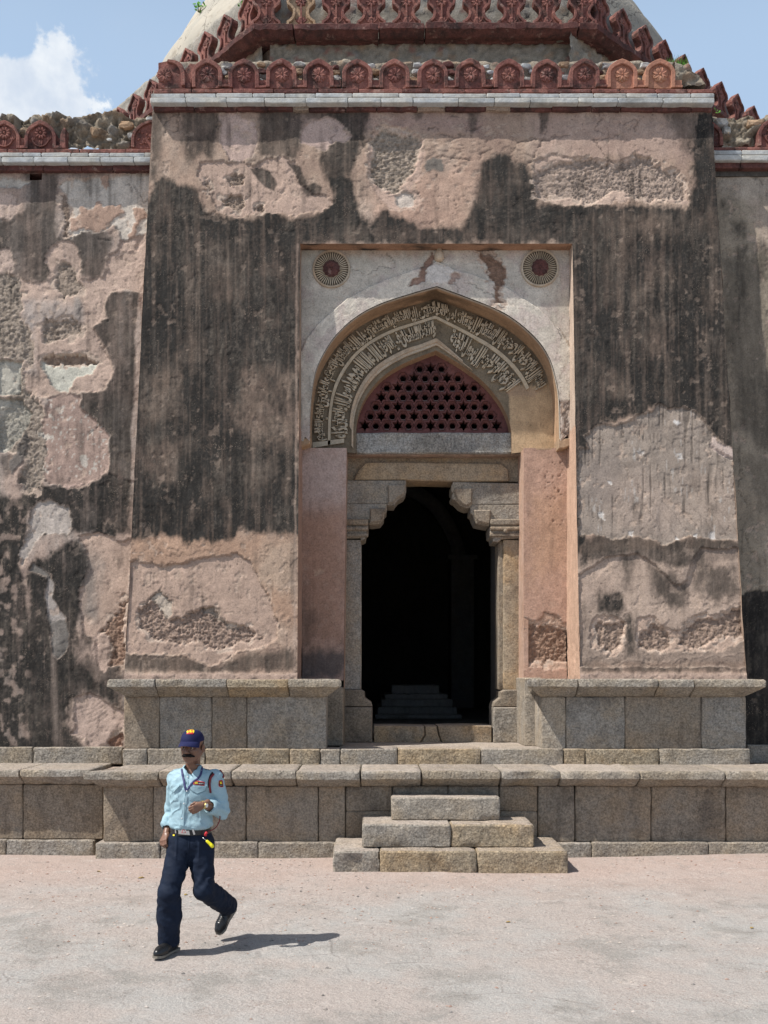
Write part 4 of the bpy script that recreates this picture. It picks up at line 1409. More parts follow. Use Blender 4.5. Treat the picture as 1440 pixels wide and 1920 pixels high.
# ---- the words, in joined Arabic letter forms
AR = {'ا': ('FE8D', 'FE8E', None, None), 'ب': ('FE8F', 'FE90', 'FE91', 'FE92'), 'ت': ('FE95', 'FE96', 'FE97', 'FE98'), 'ث': ('FE99', 'FE9A', 'FE9B', 'FE9C'),
      'ج': ('FE9D', 'FE9E', 'FE9F', 'FEA0'), 'ح': ('FEA1', 'FEA2', 'FEA3', 'FEA4'), 'خ': ('FEA5', 'FEA6', 'FEA7', 'FEA8'), 'د': ('FEA9', 'FEAA', None, None),
      'ذ': ('FEAB', 'FEAC', None, None), 'ر': ('FEAD', 'FEAE', None, None), 'ز': ('FEAF', 'FEB0', None, None), 'س': ('FEB1', 'FEB2', 'FEB3', 'FEB4'),
      'ش': ('FEB5', 'FEB6', 'FEB7', 'FEB8'), 'ص': ('FEB9', 'FEBA', 'FEBB', 'FEBC'), 'ض': ('FEBD', 'FEBE', 'FEBF', 'FEC0'), 'ط': ('FEC1', 'FEC2', 'FEC3', 'FEC4'),
      'ظ': ('FEC5', 'FEC6', 'FEC7', 'FEC8'), 'ع': ('FEC9', 'FECA', 'FECB', 'FECC'), 'غ': ('FECD', 'FECE', 'FECF', 'FED0'), 'ف': ('FED1', 'FED2', 'FED3', 'FED4'),
      'ق': ('FED5', 'FED6', 'FED7', 'FED8'), 'ك': ('FED9', 'FEDA', 'FEDB', 'FEDC'), 'ل': ('FEDD', 'FEDE', 'FEDF', 'FEE0'), 'م': ('FEE1', 'FEE2', 'FEE3', 'FEE4'),
      'ن': ('FEE5', 'FEE6', 'FEE7', 'FEE8'), 'ه': ('FEE9', 'FEEA', 'FEEB', 'FEEC'), 'و': ('FEED', 'FEEE', None, None), 'ي': ('FEF1', 'FEF2', 'FEF3', 'FEF4'),
      'ى': ('FEEF', 'FEF0', None, None), 'ة': ('FE93', 'FE94', None, None)}


def shape_ar(w):
    r = ''
    for i, ch in enumerate(w):
        f = AR[ch]
        prev = i > 0 and AR[w[i - 1]][2] is not None
        nxt = i < len(w) - 1 and f[2] is not None
        c = f[3] if prev and nxt else f[1] if prev else f[2] if nxt else f[0]
        r += chr(int(c, 16))
    return r[::-1]


def text_mesh(s, off=0.0, res=2):
    c = bpy.data.curves.new('txt', 'FONT')
    c.body = s
    c.resolution_u = res
    c.offset = off
    o = bpy.data.objects.new('txt', c)
    COL.objects.link(o)
    bpy.context.view_layer.update()
    me = bpy.data.meshes.new_from_object(o)
    bpy.data.objects.remove(o)
    bpy.data.curves.remove(c)
    bm = bmesh.new()
    bm.from_mesh(me)
    bpy.data.meshes.remove(me)
    return bm


def carve_word(word, tc_, tw, w0, w1, parent):
    bm = text_mesh(shape_ar(word), 0.040)
    bmesh.ops.remove_doubles(bm, verts=bm.verts, dist=1e-5)
    bmesh.ops.subdivide_edges(bm, edges=[e for e in bm.edges if e.calc_length() > 0.25], cuts=2)
    xs = [v.co.x for v in bm.verts]
    ys = [v.co.y for v in bm.verts]
    x0, x1, y0, y1 = min(xs), max(xs), min(ys), max(ys)
    r = bmesh.ops.extrude_face_region(bm, geom=bm.faces[:])
    up = {g for g in r['geom'] if isinstance(g, bmesh.types.BMVert)}
    for v in bm.verts:
        fx = (v.co.x - x0) / (x1 - x0)
        fy = (v.co.y - y0) / (y1 - y0)
        q = ring_pt(tc_ + (fx - 0.5) * tw, w1 + (w0 - w1) * fy, YI - (0.034 if v in up else -0.004))
        v.co = q
    bmesh.ops.recalc_face_normals(bm, faces=bm.faces[:])
    me = bpy.data.meshes.new('inscription_word')
    bm.to_mesh(me)
    bm.free()
    me.materials.append(M['letter'])
    return link(bpy.data.objects.new('inscription_word', me), parent)


upper = 'بسم الله الرحمن الرحيم قال السلطان الله تعالى امن المومنين ملك الاسلام والمسلمين خلد الله السلطان الاعظم عالم الدين العلي العظيم'.split()
lower = 'الرحمن الرحيم الله جعل الجنة مثواه والله السلطان في الارض لا اله الا الله محمد رسول الله الدين كله'.split()


def lay(words, t0, t1, w0, w1):
    bl = [max(0.9, sum(0.45 if c in 'ال' else 0.9 for c in w)) for w in words]
    tot = sum(bl)
    pos_ = t1
    for w, b in zip(words, bl):
        tw = (t1 - t0) * b / tot
        tc_ = pos_ - tw / 2
        pos_ -= tw
        if w0 > 0.4 and 0.485 < tc_ < 0.53:
            continue
        carve_word(w, tc_, tw * 1.08, w0, w1, panel)
        # a second, smaller tier interlaced above, as thuluth bands are written
        w2 = words[(words.index(w) + 5) % len(words)][:4]
        (carve_word(w2, tc_, tw * 0.8, w0 + 0.01, w0 + (w1 - w0) * 0.42, panel) if len(w) > 4 else None)


lay(upper, 0.017, 0.845, 0.05, WDIV - 0.05)
lay(lower, 0.017, 0.80, WDIV + 0.05, 0.95)

# ---- pierced screen
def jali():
    Pl, Pr_ = PX(664, YJ), PX(964, YJ)
    a = 20.6 / FPX * YJ           # spacing of the cells
    xc0 = PX(807.5, YJ)
    z0 = PZ(797.5, YJ)
    curve = to_xz(INB, YJ)
    poly = np.array([(p[0], p[1]) for p in curve])
    cells = []
    V, F = [], []
    thick = 0.09
    rr = a / math.sqrt(3)
    for r in range(-1, 11):
        for q in range(-10, 11):
            x = xc0 + (q + 0.5 * (r % 2)) * a - 0
            z = z0 + r * a * 0.866
            if z > PZ(640, YJ) or x < Pl - a or x > Pr_ + a:
                continue
            kind = (q - (r // 2) * 1 + (2 * r if False else 0))
            # three-colouring of the triangular lattice: one site in three is a star
            ax = q - (r // 2) if r % 2 == 0 else q - ((r - 1) // 2)
            star = ((ax - r) % 3 == 0)
            sd = poly_sd(np.array([x]), np.array([z]), poly)[0]
            inside = sd < -0.125 and r >= 0
            edge = sd < -0.075 and r >= 0
            b = len(V)
            outer = []
            for k_ in range(12):
                an = R(30 * k_ + 30)
                rad = rr if k_ % 2 == 0 else rr * math.cos(R(30))
                outer.append((x + rad * math.cos(an), z + rad * math.sin(an)))
            if not (inside or (edge and star)):
                V += [(px_, YJ, pz_) for px_, pz_ in outer]
                F.append(tuple(b + i for i in range(12)))
                continue
            # levels: outer edge, groove, raised band, chamfer, hole, back
            def ring(sc_star, y):
                out_ = []
                for k_ in range(12):
                    an = R(30 * k_ + 30)
                    if star:
                        rad = sc_star * rr * (0.98 if k_ % 2 == 0 else 0.565)
                    else:
                        rad = sc_star * rr * (0.94 * math.cos(R(30)) if k_ % 2 == 0 else 0.94)
                        # hexagon with flat top and bottom
                        rad = sc_star * rr * 0.86 * (1.0 if k_ % 2 == 1 else 0.866)
                    out_.append((x + rad * math.cos(an), y, z + rad * math.sin(an)))
                return out_
            if star:
                levels = [[(px_, YJ, pz_) for px_, pz_ in outer], ring(1.0, YJ - 0.008), ring(0.95, YJ + 0.006), ring(0.90, YJ - 0.004), ring(0.78, YJ + 0.028), ring(0.78, YJ + thick)]
            else:
                levels = [[(px_, YJ, pz_) for px_, pz_ in outer], ring(1.08, YJ - 0.008), ring(1.0, YJ + 0.008), ring(0.94, YJ - 0.006), ring(0.62, YJ + 0.030), ring(0.60, YJ + thick)]
            for L_ in levels:
                V += L_
            for li in range(len(levels) - 1):
                for k_ in range(12):
                    k2 = (k_ + 1) % 12
                    F.append((b + li * 12 + k_, b + li * 12 + k2, b + (li + 1) * 12 + k2, b + (li + 1) * 12 + k_))
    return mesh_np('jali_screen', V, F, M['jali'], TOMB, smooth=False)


jali()

# ---- roundels
M['mortar_dark'] = mat_stone('dark_brown_stucco', (0.10, 0.08, 0.06), (0.13, 0.10, 0.07), (0.06, 0.05, 0.04), 0.004, 0.3)  # dark brown, for the flat ring that sets off the spokes
def petal(cx_, cz_, y, ang, r0, r1, wid, hgt, V, F, n=5):
    b = len(V)
    ca, sa = math.cos(ang), math.sin(ang)
    for i in range(n + 1):
        f = i / n
        r = r0 + (r1 - r0) * f
        w_ = wid * math.sin(math.pi * min(1, (f * 0.82 + 0.12))) ** 0.8
        if i == n:
            w_ *= 0.25
        h = hgt * (0.4 + 0.6 * math.sin(math.pi * (0.15 + 0.8 * f)))
        for s_, hh in ((-1, 0.0), (-0.55, h * 0.85), (0, h * 0.7), (0.55, h * 0.85), (1, 0.0)):
            V.append((cx_ + r * ca - s_ * w_ * sa, y - hh, cz_ + r * sa + s_ * w_ * ca))
    for i in range(n):
        for j in range(4):
            a = b + i * 5 + j
            F.append((a, a + 1, a + 6, a + 5))


def dome_cap(cx_, cz_, y, r, h, V, F, n=10):
    b = len(V)
    V.append((cx_, y - h, cz_))
    for ring_ in (0.6, 1.0):
        for i in range(n):
            an = 2 * math.pi * i / n
            V.append((cx_ + r * ring_ * math.cos(an), y - h * (1 - ring_ ** 2), cz_ + r * ring_ * math.sin(an)))
    for i in range(n):
        j = (i + 1) % n
        F.append((b, b + 1 + j, b + 1 + i))
        F.append((b + 1 + i, b + 1 + j, b + 1 + n + j, b + 1 + n + i))


def rosette_mesh(name, r, mat, petals=8, y=0.0, hgt=0.02, twist=0.0, parent=None, cx_=0.0, cz_=0.0):
    V, F = [], []
    for i in range(petals):
        petal(cx_, cz_, y + 0.002, twist + 2 * math.pi * (i + 0.5) / petals, r * 0.35, r, r * 0.33, hgt * 0.6, V, F, 4)
    for i in range(petals):
        petal(cx_, cz_, y - 0.001, twist + 2 * math.pi * i / petals, r * 0.16, r * 0.93, r * 0.31, hgt, V, F, 5)
    dome_cap(cx_, cz_, y, r * 0.2, hgt * 1.3, V, F)
    return mesh_np(name, V, F, mat, parent, smooth=False)


for (px_, py_, tw) in ((621.5, 505, 0.0), (1012, 503, 0.15)):
    c0 = P(px_, py_, YS)
    rr = 35.5 / FPX * YS
    V, F = [], []
    n = 72

    def ringv(r, y):
        b = len(V)
        for i in range(n):
            an = 2 * math.pi * i / n
            V.append((c0.x + r * math.cos(an), y, c0.z + r * math.sin(an)))
        return b
    y0 = YS
    rs = [(1.0, 0.0), (1.0, -0.020), (0.985, -0.026), (0.90, -0.026), (0.89, -0.008), (0.46, -0.008), (0.45, -0.022), (0.0, -0.022)]
    prev = None
    for (r_, dy) in rs[:-1]:
        b = ringv(rr * r_, y0 + dy)
        if prev is not None:
            for i in range(n):
                j = (i + 1) % n
                F.append((prev + i, prev + j, b + j, b + i))
        prev = b
    F.append(tuple(prev + i for i in range(n)))
    disc = mesh_np('roundel', V, F, M['moulding'], TOMB, sharp=25)
    V, F = [], []
    for k2_, (r_, yy_) in enumerate(((0.455, -0.0095), (0.895, -0.0095))):
        for i in range(n):
            an = 2 * math.pi * i / n
            V.append((c0.x + rr * r_ * math.cos(an), y0 + yy_, c0.z + rr * r_ * math.sin(an)))
    mesh_np('sunk_ring', V, [(i, (i + 1) % n, n + (i + 1) % n, n + i) for i in range(n)], M['mortar_dark'], disc, smooth=False)
    V, F = [], []
    for i in range(42):
        an = 2 * math.pi * i / 42
        ca, sa = math.cos(an), math.sin(an)
        for (ra, rb, wa, wb) in ((0.46, 0.76, 0.010, 0.019), (0.76, 0.90, 0.019, 0.005)):
            b = len(V)
            for (r_, w_) in ((ra, wa), (rb, wb)):
                for s_ in (-1, 1):
                    for yy in (-0.006, -0.024):
                        V.append((c0.x + rr * (r_ * ca - s_ * w_ * sa), y0 + yy, c0.z + rr * (r_ * sa + s_ * w_ * ca)))
            F += [(b + 1, b + 3, b + 7, b + 5), (b, b + 1, b + 5, b + 4), (b + 2, b + 6, b + 7, b + 3), (b + 4, b + 5, b + 7, b + 6)]
    mesh_np('spokes', V, F, M['letter'], disc, smooth=False)
    rosette_mesh('rosette', rr * 0.47, M['red_dark'], 12, YS - 0.024, 0.025, tw, disc, c0.x, c0.z)
# knob over the apex
V, F = [], []
kc = P(823, 480, YS)
prof_ = [(0.0, 0.10), (0.03, 0.095), (0.035, 0.05), (0.05, 0.03), (0.062, -0.01), (0.06, -0.05), (0.045, -0.075), (0.03, -0.085), (0.0, -0.088)]
nk = 14
for (r_, z_) in prof_:
    for i in range(nk):
        an = 2 * math.pi * i / nk
        V.append((kc.x + r_ * math.cos(an), YS - 0.03 + r_ * math.sin(an), kc.z + z_))
for i in range(len(prof_) - 1):
    for k_ in range(nk):
        F.append((i * nk + k_, i * nk + (k_ + 1) % nk, (i + 1) * nk + (k_ + 1) % nk, (i + 1) * nk + k_))
mesh_np('stucco_knob', V, F, M['moulding'], TOMB)

# ---- niche reveals, head, piers
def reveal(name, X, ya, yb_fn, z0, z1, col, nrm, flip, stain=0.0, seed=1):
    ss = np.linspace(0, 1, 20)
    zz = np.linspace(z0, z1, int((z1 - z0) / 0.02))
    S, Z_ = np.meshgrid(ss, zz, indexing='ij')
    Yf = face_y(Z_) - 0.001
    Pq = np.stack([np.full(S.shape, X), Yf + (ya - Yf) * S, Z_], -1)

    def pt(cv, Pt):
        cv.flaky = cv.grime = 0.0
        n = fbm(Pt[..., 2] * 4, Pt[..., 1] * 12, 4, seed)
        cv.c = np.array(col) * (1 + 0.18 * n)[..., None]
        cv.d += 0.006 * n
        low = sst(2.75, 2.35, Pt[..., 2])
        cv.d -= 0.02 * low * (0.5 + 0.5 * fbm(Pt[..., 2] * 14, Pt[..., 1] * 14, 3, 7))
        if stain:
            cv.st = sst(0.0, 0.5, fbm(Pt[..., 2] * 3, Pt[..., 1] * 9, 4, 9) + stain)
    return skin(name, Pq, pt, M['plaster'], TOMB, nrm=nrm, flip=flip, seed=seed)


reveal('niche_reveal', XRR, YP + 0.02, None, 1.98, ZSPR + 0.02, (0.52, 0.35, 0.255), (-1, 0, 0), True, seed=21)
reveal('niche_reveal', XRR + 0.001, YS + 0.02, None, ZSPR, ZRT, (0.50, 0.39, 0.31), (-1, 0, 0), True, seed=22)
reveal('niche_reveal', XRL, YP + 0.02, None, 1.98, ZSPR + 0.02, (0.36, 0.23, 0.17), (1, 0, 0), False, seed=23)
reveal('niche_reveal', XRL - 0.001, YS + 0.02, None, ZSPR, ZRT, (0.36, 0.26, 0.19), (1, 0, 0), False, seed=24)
S, X_ = np.meshgrid(np.linspace(0, 1, 12), np.linspace(XRL, XRR, 260), indexing='ij')
yf = face_y(ZRT) - 0.001
Ph = np.stack([X_, yf + (YS + 0.02 - yf) * S, np.full(S.shape, ZRT)], -1)


def paint_head(cv, Pt):
    cv.flaky = cv.grime = 0.0
    n = fbm(Pt[..., 0] * 4, Pt[..., 1] * 9, 4, 31)
    cv.c = np.array((0.34, 0.20, 0.13)) * (1 + 0.25 * n)[..., None]
    cv.st = sst(-0.1, 0.35, fbm(Pt[..., 0] * 2.2, Pt[..., 1] * 5, 4, 33)) * 0.95


skin('niche_head', Ph, paint_head, M['plaster'], TOMB, nrm=(0, 0, -1), seed=25)

ZPT = PZ(840, YP)
for side, xa, xb in ((0, XRL, PX(650, YP)), (1, PX(982, YP), XRR)):
    cs = fine_cols([xa, xb], [0.014])
    rs = fine_cols([1.99, ZPT], [0.014])
    Xm, Zm = np.meshgrid(cs, rs, indexing='ij')
    lean = 0.0
    if side == 0:
        # the inner edge of the left pier drifts outward towards the foot
        Xm = xa + (Xm - xa) * (1 - 0.07 * (1 - (Zm - 2) / (ZPT - 2)))
    Pp = np.stack([Xm, np.full(Xm.shape, YP), Zm], -1)

    def paint_pier(cv, Pt, side=side):
        cv.flaky = 0.25
        cv.grime = 0.5
        u, v = cv.u, cv.v
        n = fbm(u / 30, v / 60, 4, 611 + side)
        n2 = fbm(u / 8, v / 14, 4, 613 + side)
        cv.c = np.array((0.44, 0.285, 0.215) if side else (0.42, 0.28, 0.22)) * (1 + 0.12 * n + 0.08 * n2)[..., None]
        cv.d += 0.006 * n
        if side == 0:
            cv.tone([(550, 835), (660, 835), (655, 960), (555, 960)], (0.46, 0.36, 0.32), 0.8, 30, 24)
            cv.tone([(560, 960), (650, 950), (650, 1210), (555, 1210)], (0.33, 0.19, 0.13), 0.7, 30, 24)
            cv.tone([(550, 1225), (650, 1215), (650, 1275), (550, 1275)], (0.10, 0.085, 0.08), 0.9, 16, 14)
            cv.tone([(560, 1130), (600, 1160), (580, 1230), (556, 1220)], (0.16, 0.115, 0.09), 0.6, 20, 14)
            cv.peel([(588, 1070), (604, 1062), (610, 1074), (596, 1080)], 0.004, (0.42, 0.28, 0.2))
        else:
            cv.tone([(1000, 930), (1060, 930), (1066, 1050), (990, 1100)], (0.46, 0.29, 0.19), 0.6, 26, 18)
            pit = sst(0.84, 0.9, vn(u / 3.6, v / 3.8, 71)) * sst(8, -10, poly_sd(u, v, np.array([(1010, 860), (1055, 860), (1060, 1000), (1020, 980)], float)))
            cv.d -= 0.01 * pit
            cv.c *= (1 - 0.4 * pit)[..., None]
            cv.peel([(980, 1160), (1000, 1168), (1022, 1150), (1044, 1152), (1060, 1170), (1074, 1170), (1074, 1252), (1040, 1256), (1000, 1250), (980, 1258)], 0.010, (0.50, 0.355, 0.27))
            cv.rubble([(980, 1172), (1000, 1176), (1026, 1172), (1044, 1178), (1066, 1186), (1070, 1238), (1040, 1240), (1004, 1242), (988, 1250), (980, 1240)], 0.035,
                      (0.44, 0.29, 0.21), amp=0.024)
        for pts in ([(1018, 1150), (1040, 1154), (1056, 1176)],):
            cv.crack(pts, 1.1, 0.008, 0.4)
    skin('niche_pier', Pp, paint_pier, M['plaster'], TOMB, seed=600 + side)
# pier inner cheeks and tops
pl = PX(650, YP)
pr_ = PX(982, YP)
M['cheek'] = mat_stone('pink_plaster_edge', (0.46, 0.32, 0.25), (0.44, 0.28, 0.2), (0.33, 0.22, 0.17), 0.006, 0.15)
M['buff'] = mat_stone('buff_plaster', (0.42, 0.30, 0.20), (0.42, 0.28, 0.17), (0.30, 0.20, 0.13), 0.006, 0.2)
V = [(pl - 0.045, YP, 1.2), (pl, YP, ZPT), (pl, YD + 0.1, ZPT), (pl - 0.045, YD + 0.1, 1.2)]
mesh_np('pier_cheek', V, [(0, 1, 2, 3)], M['cheek'], TOMB, smooth=False)
boxes('pier_cheek', [(pr_, pr_ + 0.06, YP + 0.004, YD + 0.1, 1.2, ZPT)], M['cheek'], TOMB)
boxes('pier_top', [(XRL, pl, YP + 0.002, YI + 0.04, ZPT - 0.02, ZPT), (pr_ + 0.06, XRR, YP + 0.002, YI + 0.04, ZPT - 0.02, ZPT)], M['buff'], TOMB)
# corbels that carry the outer arch
for (xa, xb, ya, yb) in ((559, 583, 821, 838), (1047, 1073, 822, 841)):
    w = [(PX(xa, YS - .02), PZ(ya, YS - .02)), (PX(xb, YS - .02), PZ(ya, YS - .02)), (PX(xb - 2, YS - .02), PZ(yb - 6, YS - .02)), (PX((xa * .6 + xb * .4), YS), PZ(yb, YS)), (PX(xa, YS), PZ(yb, YS))]
    prism('arch_corbel', w, YS - 0.02, YP + 0.12, M['buff'], TOMB, 0.012)

# ------------------------------------------------------------------ doorway
door = []
GR = M['granite']
prof_block('lintel_beam', PX(667, 13.2), PX(965, 13.2), box_prof(13.2, 13.6, PZ(850, 13.2), PZ(811, 13.2), 0.015, 4), TOMB, M['granite_pale'], jit=0.012, seed=3)
prof_block('lintel_fillet', PX(651, YD), PX(978, YD), box_prof(YD - 0.10, 13.7, PZ(854, YD - .1), PZ(848, YD - .1), 0.008, 2), TOMB, M['mortar'], jit=0.012, seed=4)
prof_block('mortar_bed', PX(648, YD + .08), PX(985, YD + .08), box_prof(YD + 0.07, 13.8, PZ(903, YD + .08), PZ(845, YD + .08), 0.01, 4), TOMB, M['granite_warm'], jit=0.016, seed=5)
prism('door_lintel', [(PX(x, YD), PZ(y, YD)) for x, y in ((664, 900), (672, 880), (686, 867), (760, 866), (860, 868), (940, 869), (953, 880), (954, 902), (860, 903), (760, 900))], YD, 13.78,
      M['granite_warm'], TOMB, 0.014)
TT = 4.114


def cp(pts):
    return [(640 + x / TT, 850 + y / TT) for x, y in pts]


brk = [
    ([(30, 208), (500, 208), (500, 300), (482, 330), (440, 352), (415, 385), (410, 400), (355, 398), (352, 388), (30, 388)], [(358, 245), (492, 245), (492, 296), (476, 322), (436, 345), (408, 376), (402, 388), (362, 388)]),
    ([(30, 388), (352, 386), (350, 450), (330, 470), (330, 500), (300, 540), (240, 548), (215, 546), (213, 514), (30, 514)], [(222, 425), (342, 425), (342, 448), (322, 468), (322, 496), (296, 530), (240, 538), (222, 538)]),
    ([(30, 512), (208, 512), (208, 590), (195, 600), (185, 660), (165, 672), (150, 672), (148, 655), (30, 655)], None),
    ([(1380, 230), (862, 220), (850, 245), (850, 292), (862, 304), (850, 332), (857, 352), (880, 362), (920, 402), (965, 422), (1000, 417), (1008, 396), (1380, 392)],
     [(870, 270), (1008, 270), (1008, 385), (965, 410), (925, 392), (890, 350), (868, 300)]),
    ([(1380, 394), (1006, 394), (996, 425), (996, 462), (1012, 472), (1022, 500), (1040, 540), (1090, 552), (1140, 560), (1158, 532), (1380, 530)],
     [(1020, 438), (1150, 438), (1150, 520), (1136, 548), (1090, 540), (1050, 530), (1030, 495)]),
    ([(1380, 530), (1158, 530), (1142, 580), (1146, 640), (1165, 652), (1170, 682), (1210, 687), (1238, 662), (1380, 656)], None),
]
for i, (o_, ins) in enumerate(brk):
    pts = [(PX(x, YD - 0.02), PZ(y, YD - 0.02)) for x, y in cp(o_)]
    b_ = prism('door_bracket' if ins else 'pilaster_capital', pts, YD - 0.02 - (0.02 if ins is None else 0), 13.78, GR if i % 3 else M['granite'], TOMB, 0.014)
    if ins:
        prism('carved_scroll', [(PX(x, YD - .03), PZ(y, YD - .03)) for x, y in cp(ins)], YD - 0.065, YD - 0.01, M['granite_smooth'], b_, 0.02)
    else:
        left = i == 2
        xa, xb = (30, 208) if left else (1146, 1380)
        for (ya, yb, pj) in ((512, 560, 0.055), (572, 600, 0.065), (618, 650, 0.045)):
            x0_, x1_ = cp([(xa, ya)])[0][0], cp([(xb, yb)])[0][0]
            prof_block('capital_moulding', PX(x0_, YD), PX(x1_, YD), box_prof(YD - 0.02 - pj, YD, PZ(850 + yb / TT, YD), PZ(850 + ya / TT, YD), 0.014, 2), b_, M['granite_smooth'], jit=0.006)
        V, F = [], []
        k = P(cp([(118, 575)])[0][0] if left else cp([(1268, 590)])[0][0], 850 + (578 if left else 596) / TT, YD - 0.08)
        dome_cap(k.x, k.z, k.y, 0.03, 0.02, V, F)
        mesh_np('capital_boss', V, F, M['granite_smooth'], b_)
# jambs
YJ2 = YD
for side in (0, 1):
    if side == 0:
        xa, xb = 640, 677
        bx0, bx1 = 636, 698
    else:
        xa, xb = 944, 984
        bx0, bx1 = 925, 983
    zc1 = PZ(1012, YJ2)
    zb1 = PZ(1293, YJ2)
    prof_block('door_jamb', PX(xa, YJ2), PX(xb, YJ2), [(13.78, zb1), (YJ2 + .01, zb1)] + [(YJ2, zb1 + (zc1 - zb1) * f) for f in np.linspace(0.002, .998, 30)] + [(YJ2 + .01, zc1), (13.78, zc1)],
               TOMB, GR if side == 0 else M['granite_warm'], jit=0.012, seed=12 + side)
    if side:
        prof_block('jamb_strip', PX(933, 13.5), PX(945, 13.5), box_prof(13.42, 13.78, zb1, zc1, 0.01, 20), TOMB, M['granite_smooth'], jit=0.006, seed=19)
    # base: chamfer and block
    z1, z2, z3 = PZ(1325, YJ2 - .05), PZ(1312, YJ2 - .05), PZ(1393, YJ2 - .1)
    sx = 1 if side == 0 else -1
    xin = PX(677 if side == 0 else 944, YJ2)
    xo = PX(bx0 if side == 0 else bx1, YJ2)
    xbk = PX(698 if side == 0 else 925, YJ2 - .08)
    prism('jamb_base', [(xo, z1), (xbk, z1), (xbk - sx * 0.015, z1 + 0.06), (xin + sx * 0.05, z1 + 0.12), (xin + sx * 0.045, zb1 - 0.03), (xin, zb1), (xo, zb1)], YJ2 - 0.06, 13.78, M['granite_smooth'], TOMB, 0.015)
    prism('jamb_plinth', [(xo, 1.16), (xbk, 1.16), (xbk, z1 - 0.006), (xo, z1 - 0.006)], YJ2 - 0.10, 13.78, M['granite_smooth'] if side == 0 else GR, TOMB, 0.018)
# threshold, broken in three
zt = PZ(1361, 13.3)
for pts in ([(700, 1393), (700, 1361), (740, 1361), (796, 1362), (797, 1378), (788, 1393)], [(789, 1393), (798, 1379), (797, 1362), (819, 1362), (822, 1378), (828, 1393)],
            [(829, 1393), (823, 1377), (820, 1361), (870, 1360), (923, 1361), (923, 1393)]):
    cxx = sum(p[0] for p in pts) / len(pts)
    pts = [(cxx + (x - cxx) * 0.985, y) for x, y in pts]
    prism('threshold_stone', [(PX(x, 13.3), max(1.155, PZ(y, 13.3))) for x, y in pts], 13.3, 13.9, M['granite_warm'], TOMB, 0.015)
# passage behind the door
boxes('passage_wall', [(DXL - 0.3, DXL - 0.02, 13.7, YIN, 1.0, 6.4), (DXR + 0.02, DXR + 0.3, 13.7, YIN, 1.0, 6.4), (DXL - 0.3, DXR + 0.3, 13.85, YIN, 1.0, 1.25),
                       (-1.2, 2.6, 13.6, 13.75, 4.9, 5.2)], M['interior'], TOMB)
# interior: far wall pier, arch and the raised grave
boxes('inner_pier', [(PX(846, 26.5), PX(888, 26.5), 26.4, 27.6, 1.2, PZ(1050, 26.5)), (PX(846, 26.5) - .08, PX(888, 26.5) + .08, 26.3, 27.6, PZ(1050, 26.5), PZ(1042, 26.5))], M['tombstone'], TOMB)
ia = arch([(560, 1050), (570, 1010), (600, 960), (650, 925), (705, 905)], [(850, 1050), (840, 1010), (810, 960), (760, 925), (705, 905)], 16)
V, F = [], []
for i, (x, y) in enumerate(ia):
    q = P(x, y, 26.6)
    c_ = P(705, 1050, 26.6)
    d_ = (q - c_).normalized() * 0.35
    V += [tuple(q), tuple(q + d_), (q.x + d_.x, 27.0, q.z + d_.z), (q.x, 27.0, q.z)]
for i in range(len(ia) - 1):
    for k_ in range(4):
        a = i * 4 + k_
        b = i * 4 + (k_ + 1) % 4
        F.append((a, b, b + 4, a + 4))
mesh_np('inner_arch', V, F, M['tombstone'], TOMB)
CEN = empty('cenotaph')
tag(CEN, 'stepped stone grave in the dark beyond the doorway', 'grave')
yc = 19.4
zf = 1.22
for i, (xa, xb, ya, yb, nm) in enumerate(((703, 866, 1352, 1340, 'step_slab'), (708, 858, 1340, 1326, 'step_slab'), (715, 850, 1326, 1312, 'step_slab'), (722, 842, 1312, 1302, 'step_slab'),
                                          (735, 826, 1302, 1285, 'top_slab'))):
    z0_ = zf if i == 0 else PZ(ya, yc)
    prof_block(nm, PX(xa, yc), PX(xb, yc), box_prof(yc + 0.1 * i, yc + 3.2 - 0.1 * i, z0_, PZ(yb, yc), 0.02, 2), CEN, M['tombstone'], jit=0.004)
# ------------------------------------------------------------------ plinth
ZG = -0.05
GRR, GRS, GRW = M['granite_rough'], M['granite_smooth'], M['granite_warm']


def XS(pxs, Y):
    return [PX(x, Y) for x in pxs]


# footing
YFt = 11.21
stone_row('footing_stone', XS([179, 300, 390, 484, 632, 760, 930, 1110, 1329, 1480, 1640, 1800], YFt), YFt, 11.6, ZG, 0.168, TOMB, GRR, jit=0.010, chip=0.015)
stone_row('footing_stone', XS([-320, -130, 11, 177], 11.42), 11.42, 11.8, ZG, 0.165, TOMB, GRR, jit=0.010)
# plinth wall
YPw = 11.29
ZP0, ZP1 = 0.165, 0.80
stone_row('plinth_stone', XS([193, 287, 372, 461, 597, 648], YPw), YPw, 11.7, ZP0, ZP1, TOMB, GRS, jit=0.008, nz=5, gap=0.008)
zm = PZ(1522, YPw)
stone_row('plinth_stone', XS([648, 736], YPw), YPw + .005, 11.7, ZP0, zm, TOMB, GRS, jit=0.006, nz=3)
stone_row('plinth_stone', XS([648, 736], YPw), YPw + .005, 11.7, zm + .004, ZP1, TOMB, GRS, jit=0.006, nz=3)
stone_row('plinth_stone', XS([736, 840, 936], YPw), YPw + .01, 11.7, ZP0, ZP1, TOMB, GRS, jit=0.008, nz=5)
stone_row('plinth_stone', XS([936, 1008], YPw), YPw + .005, 11.7, ZP0, zm, TOMB, GRS, jit=0.006, nz=3)
stone_row('plinth_stone', XS([936, 1008], YPw), YPw + .005, 11.7, zm + .004, ZP1, TOMB, GRS, jit=0.006, nz=3)
stone_row('plinth_stone', XS([1008, 1078, 1221, 1361, 1500, 1650, 1800], YPw), YPw, 11.7, ZP0, ZP1, TOMB, GRS, jit=0.010, nz=5, gap=0.010)
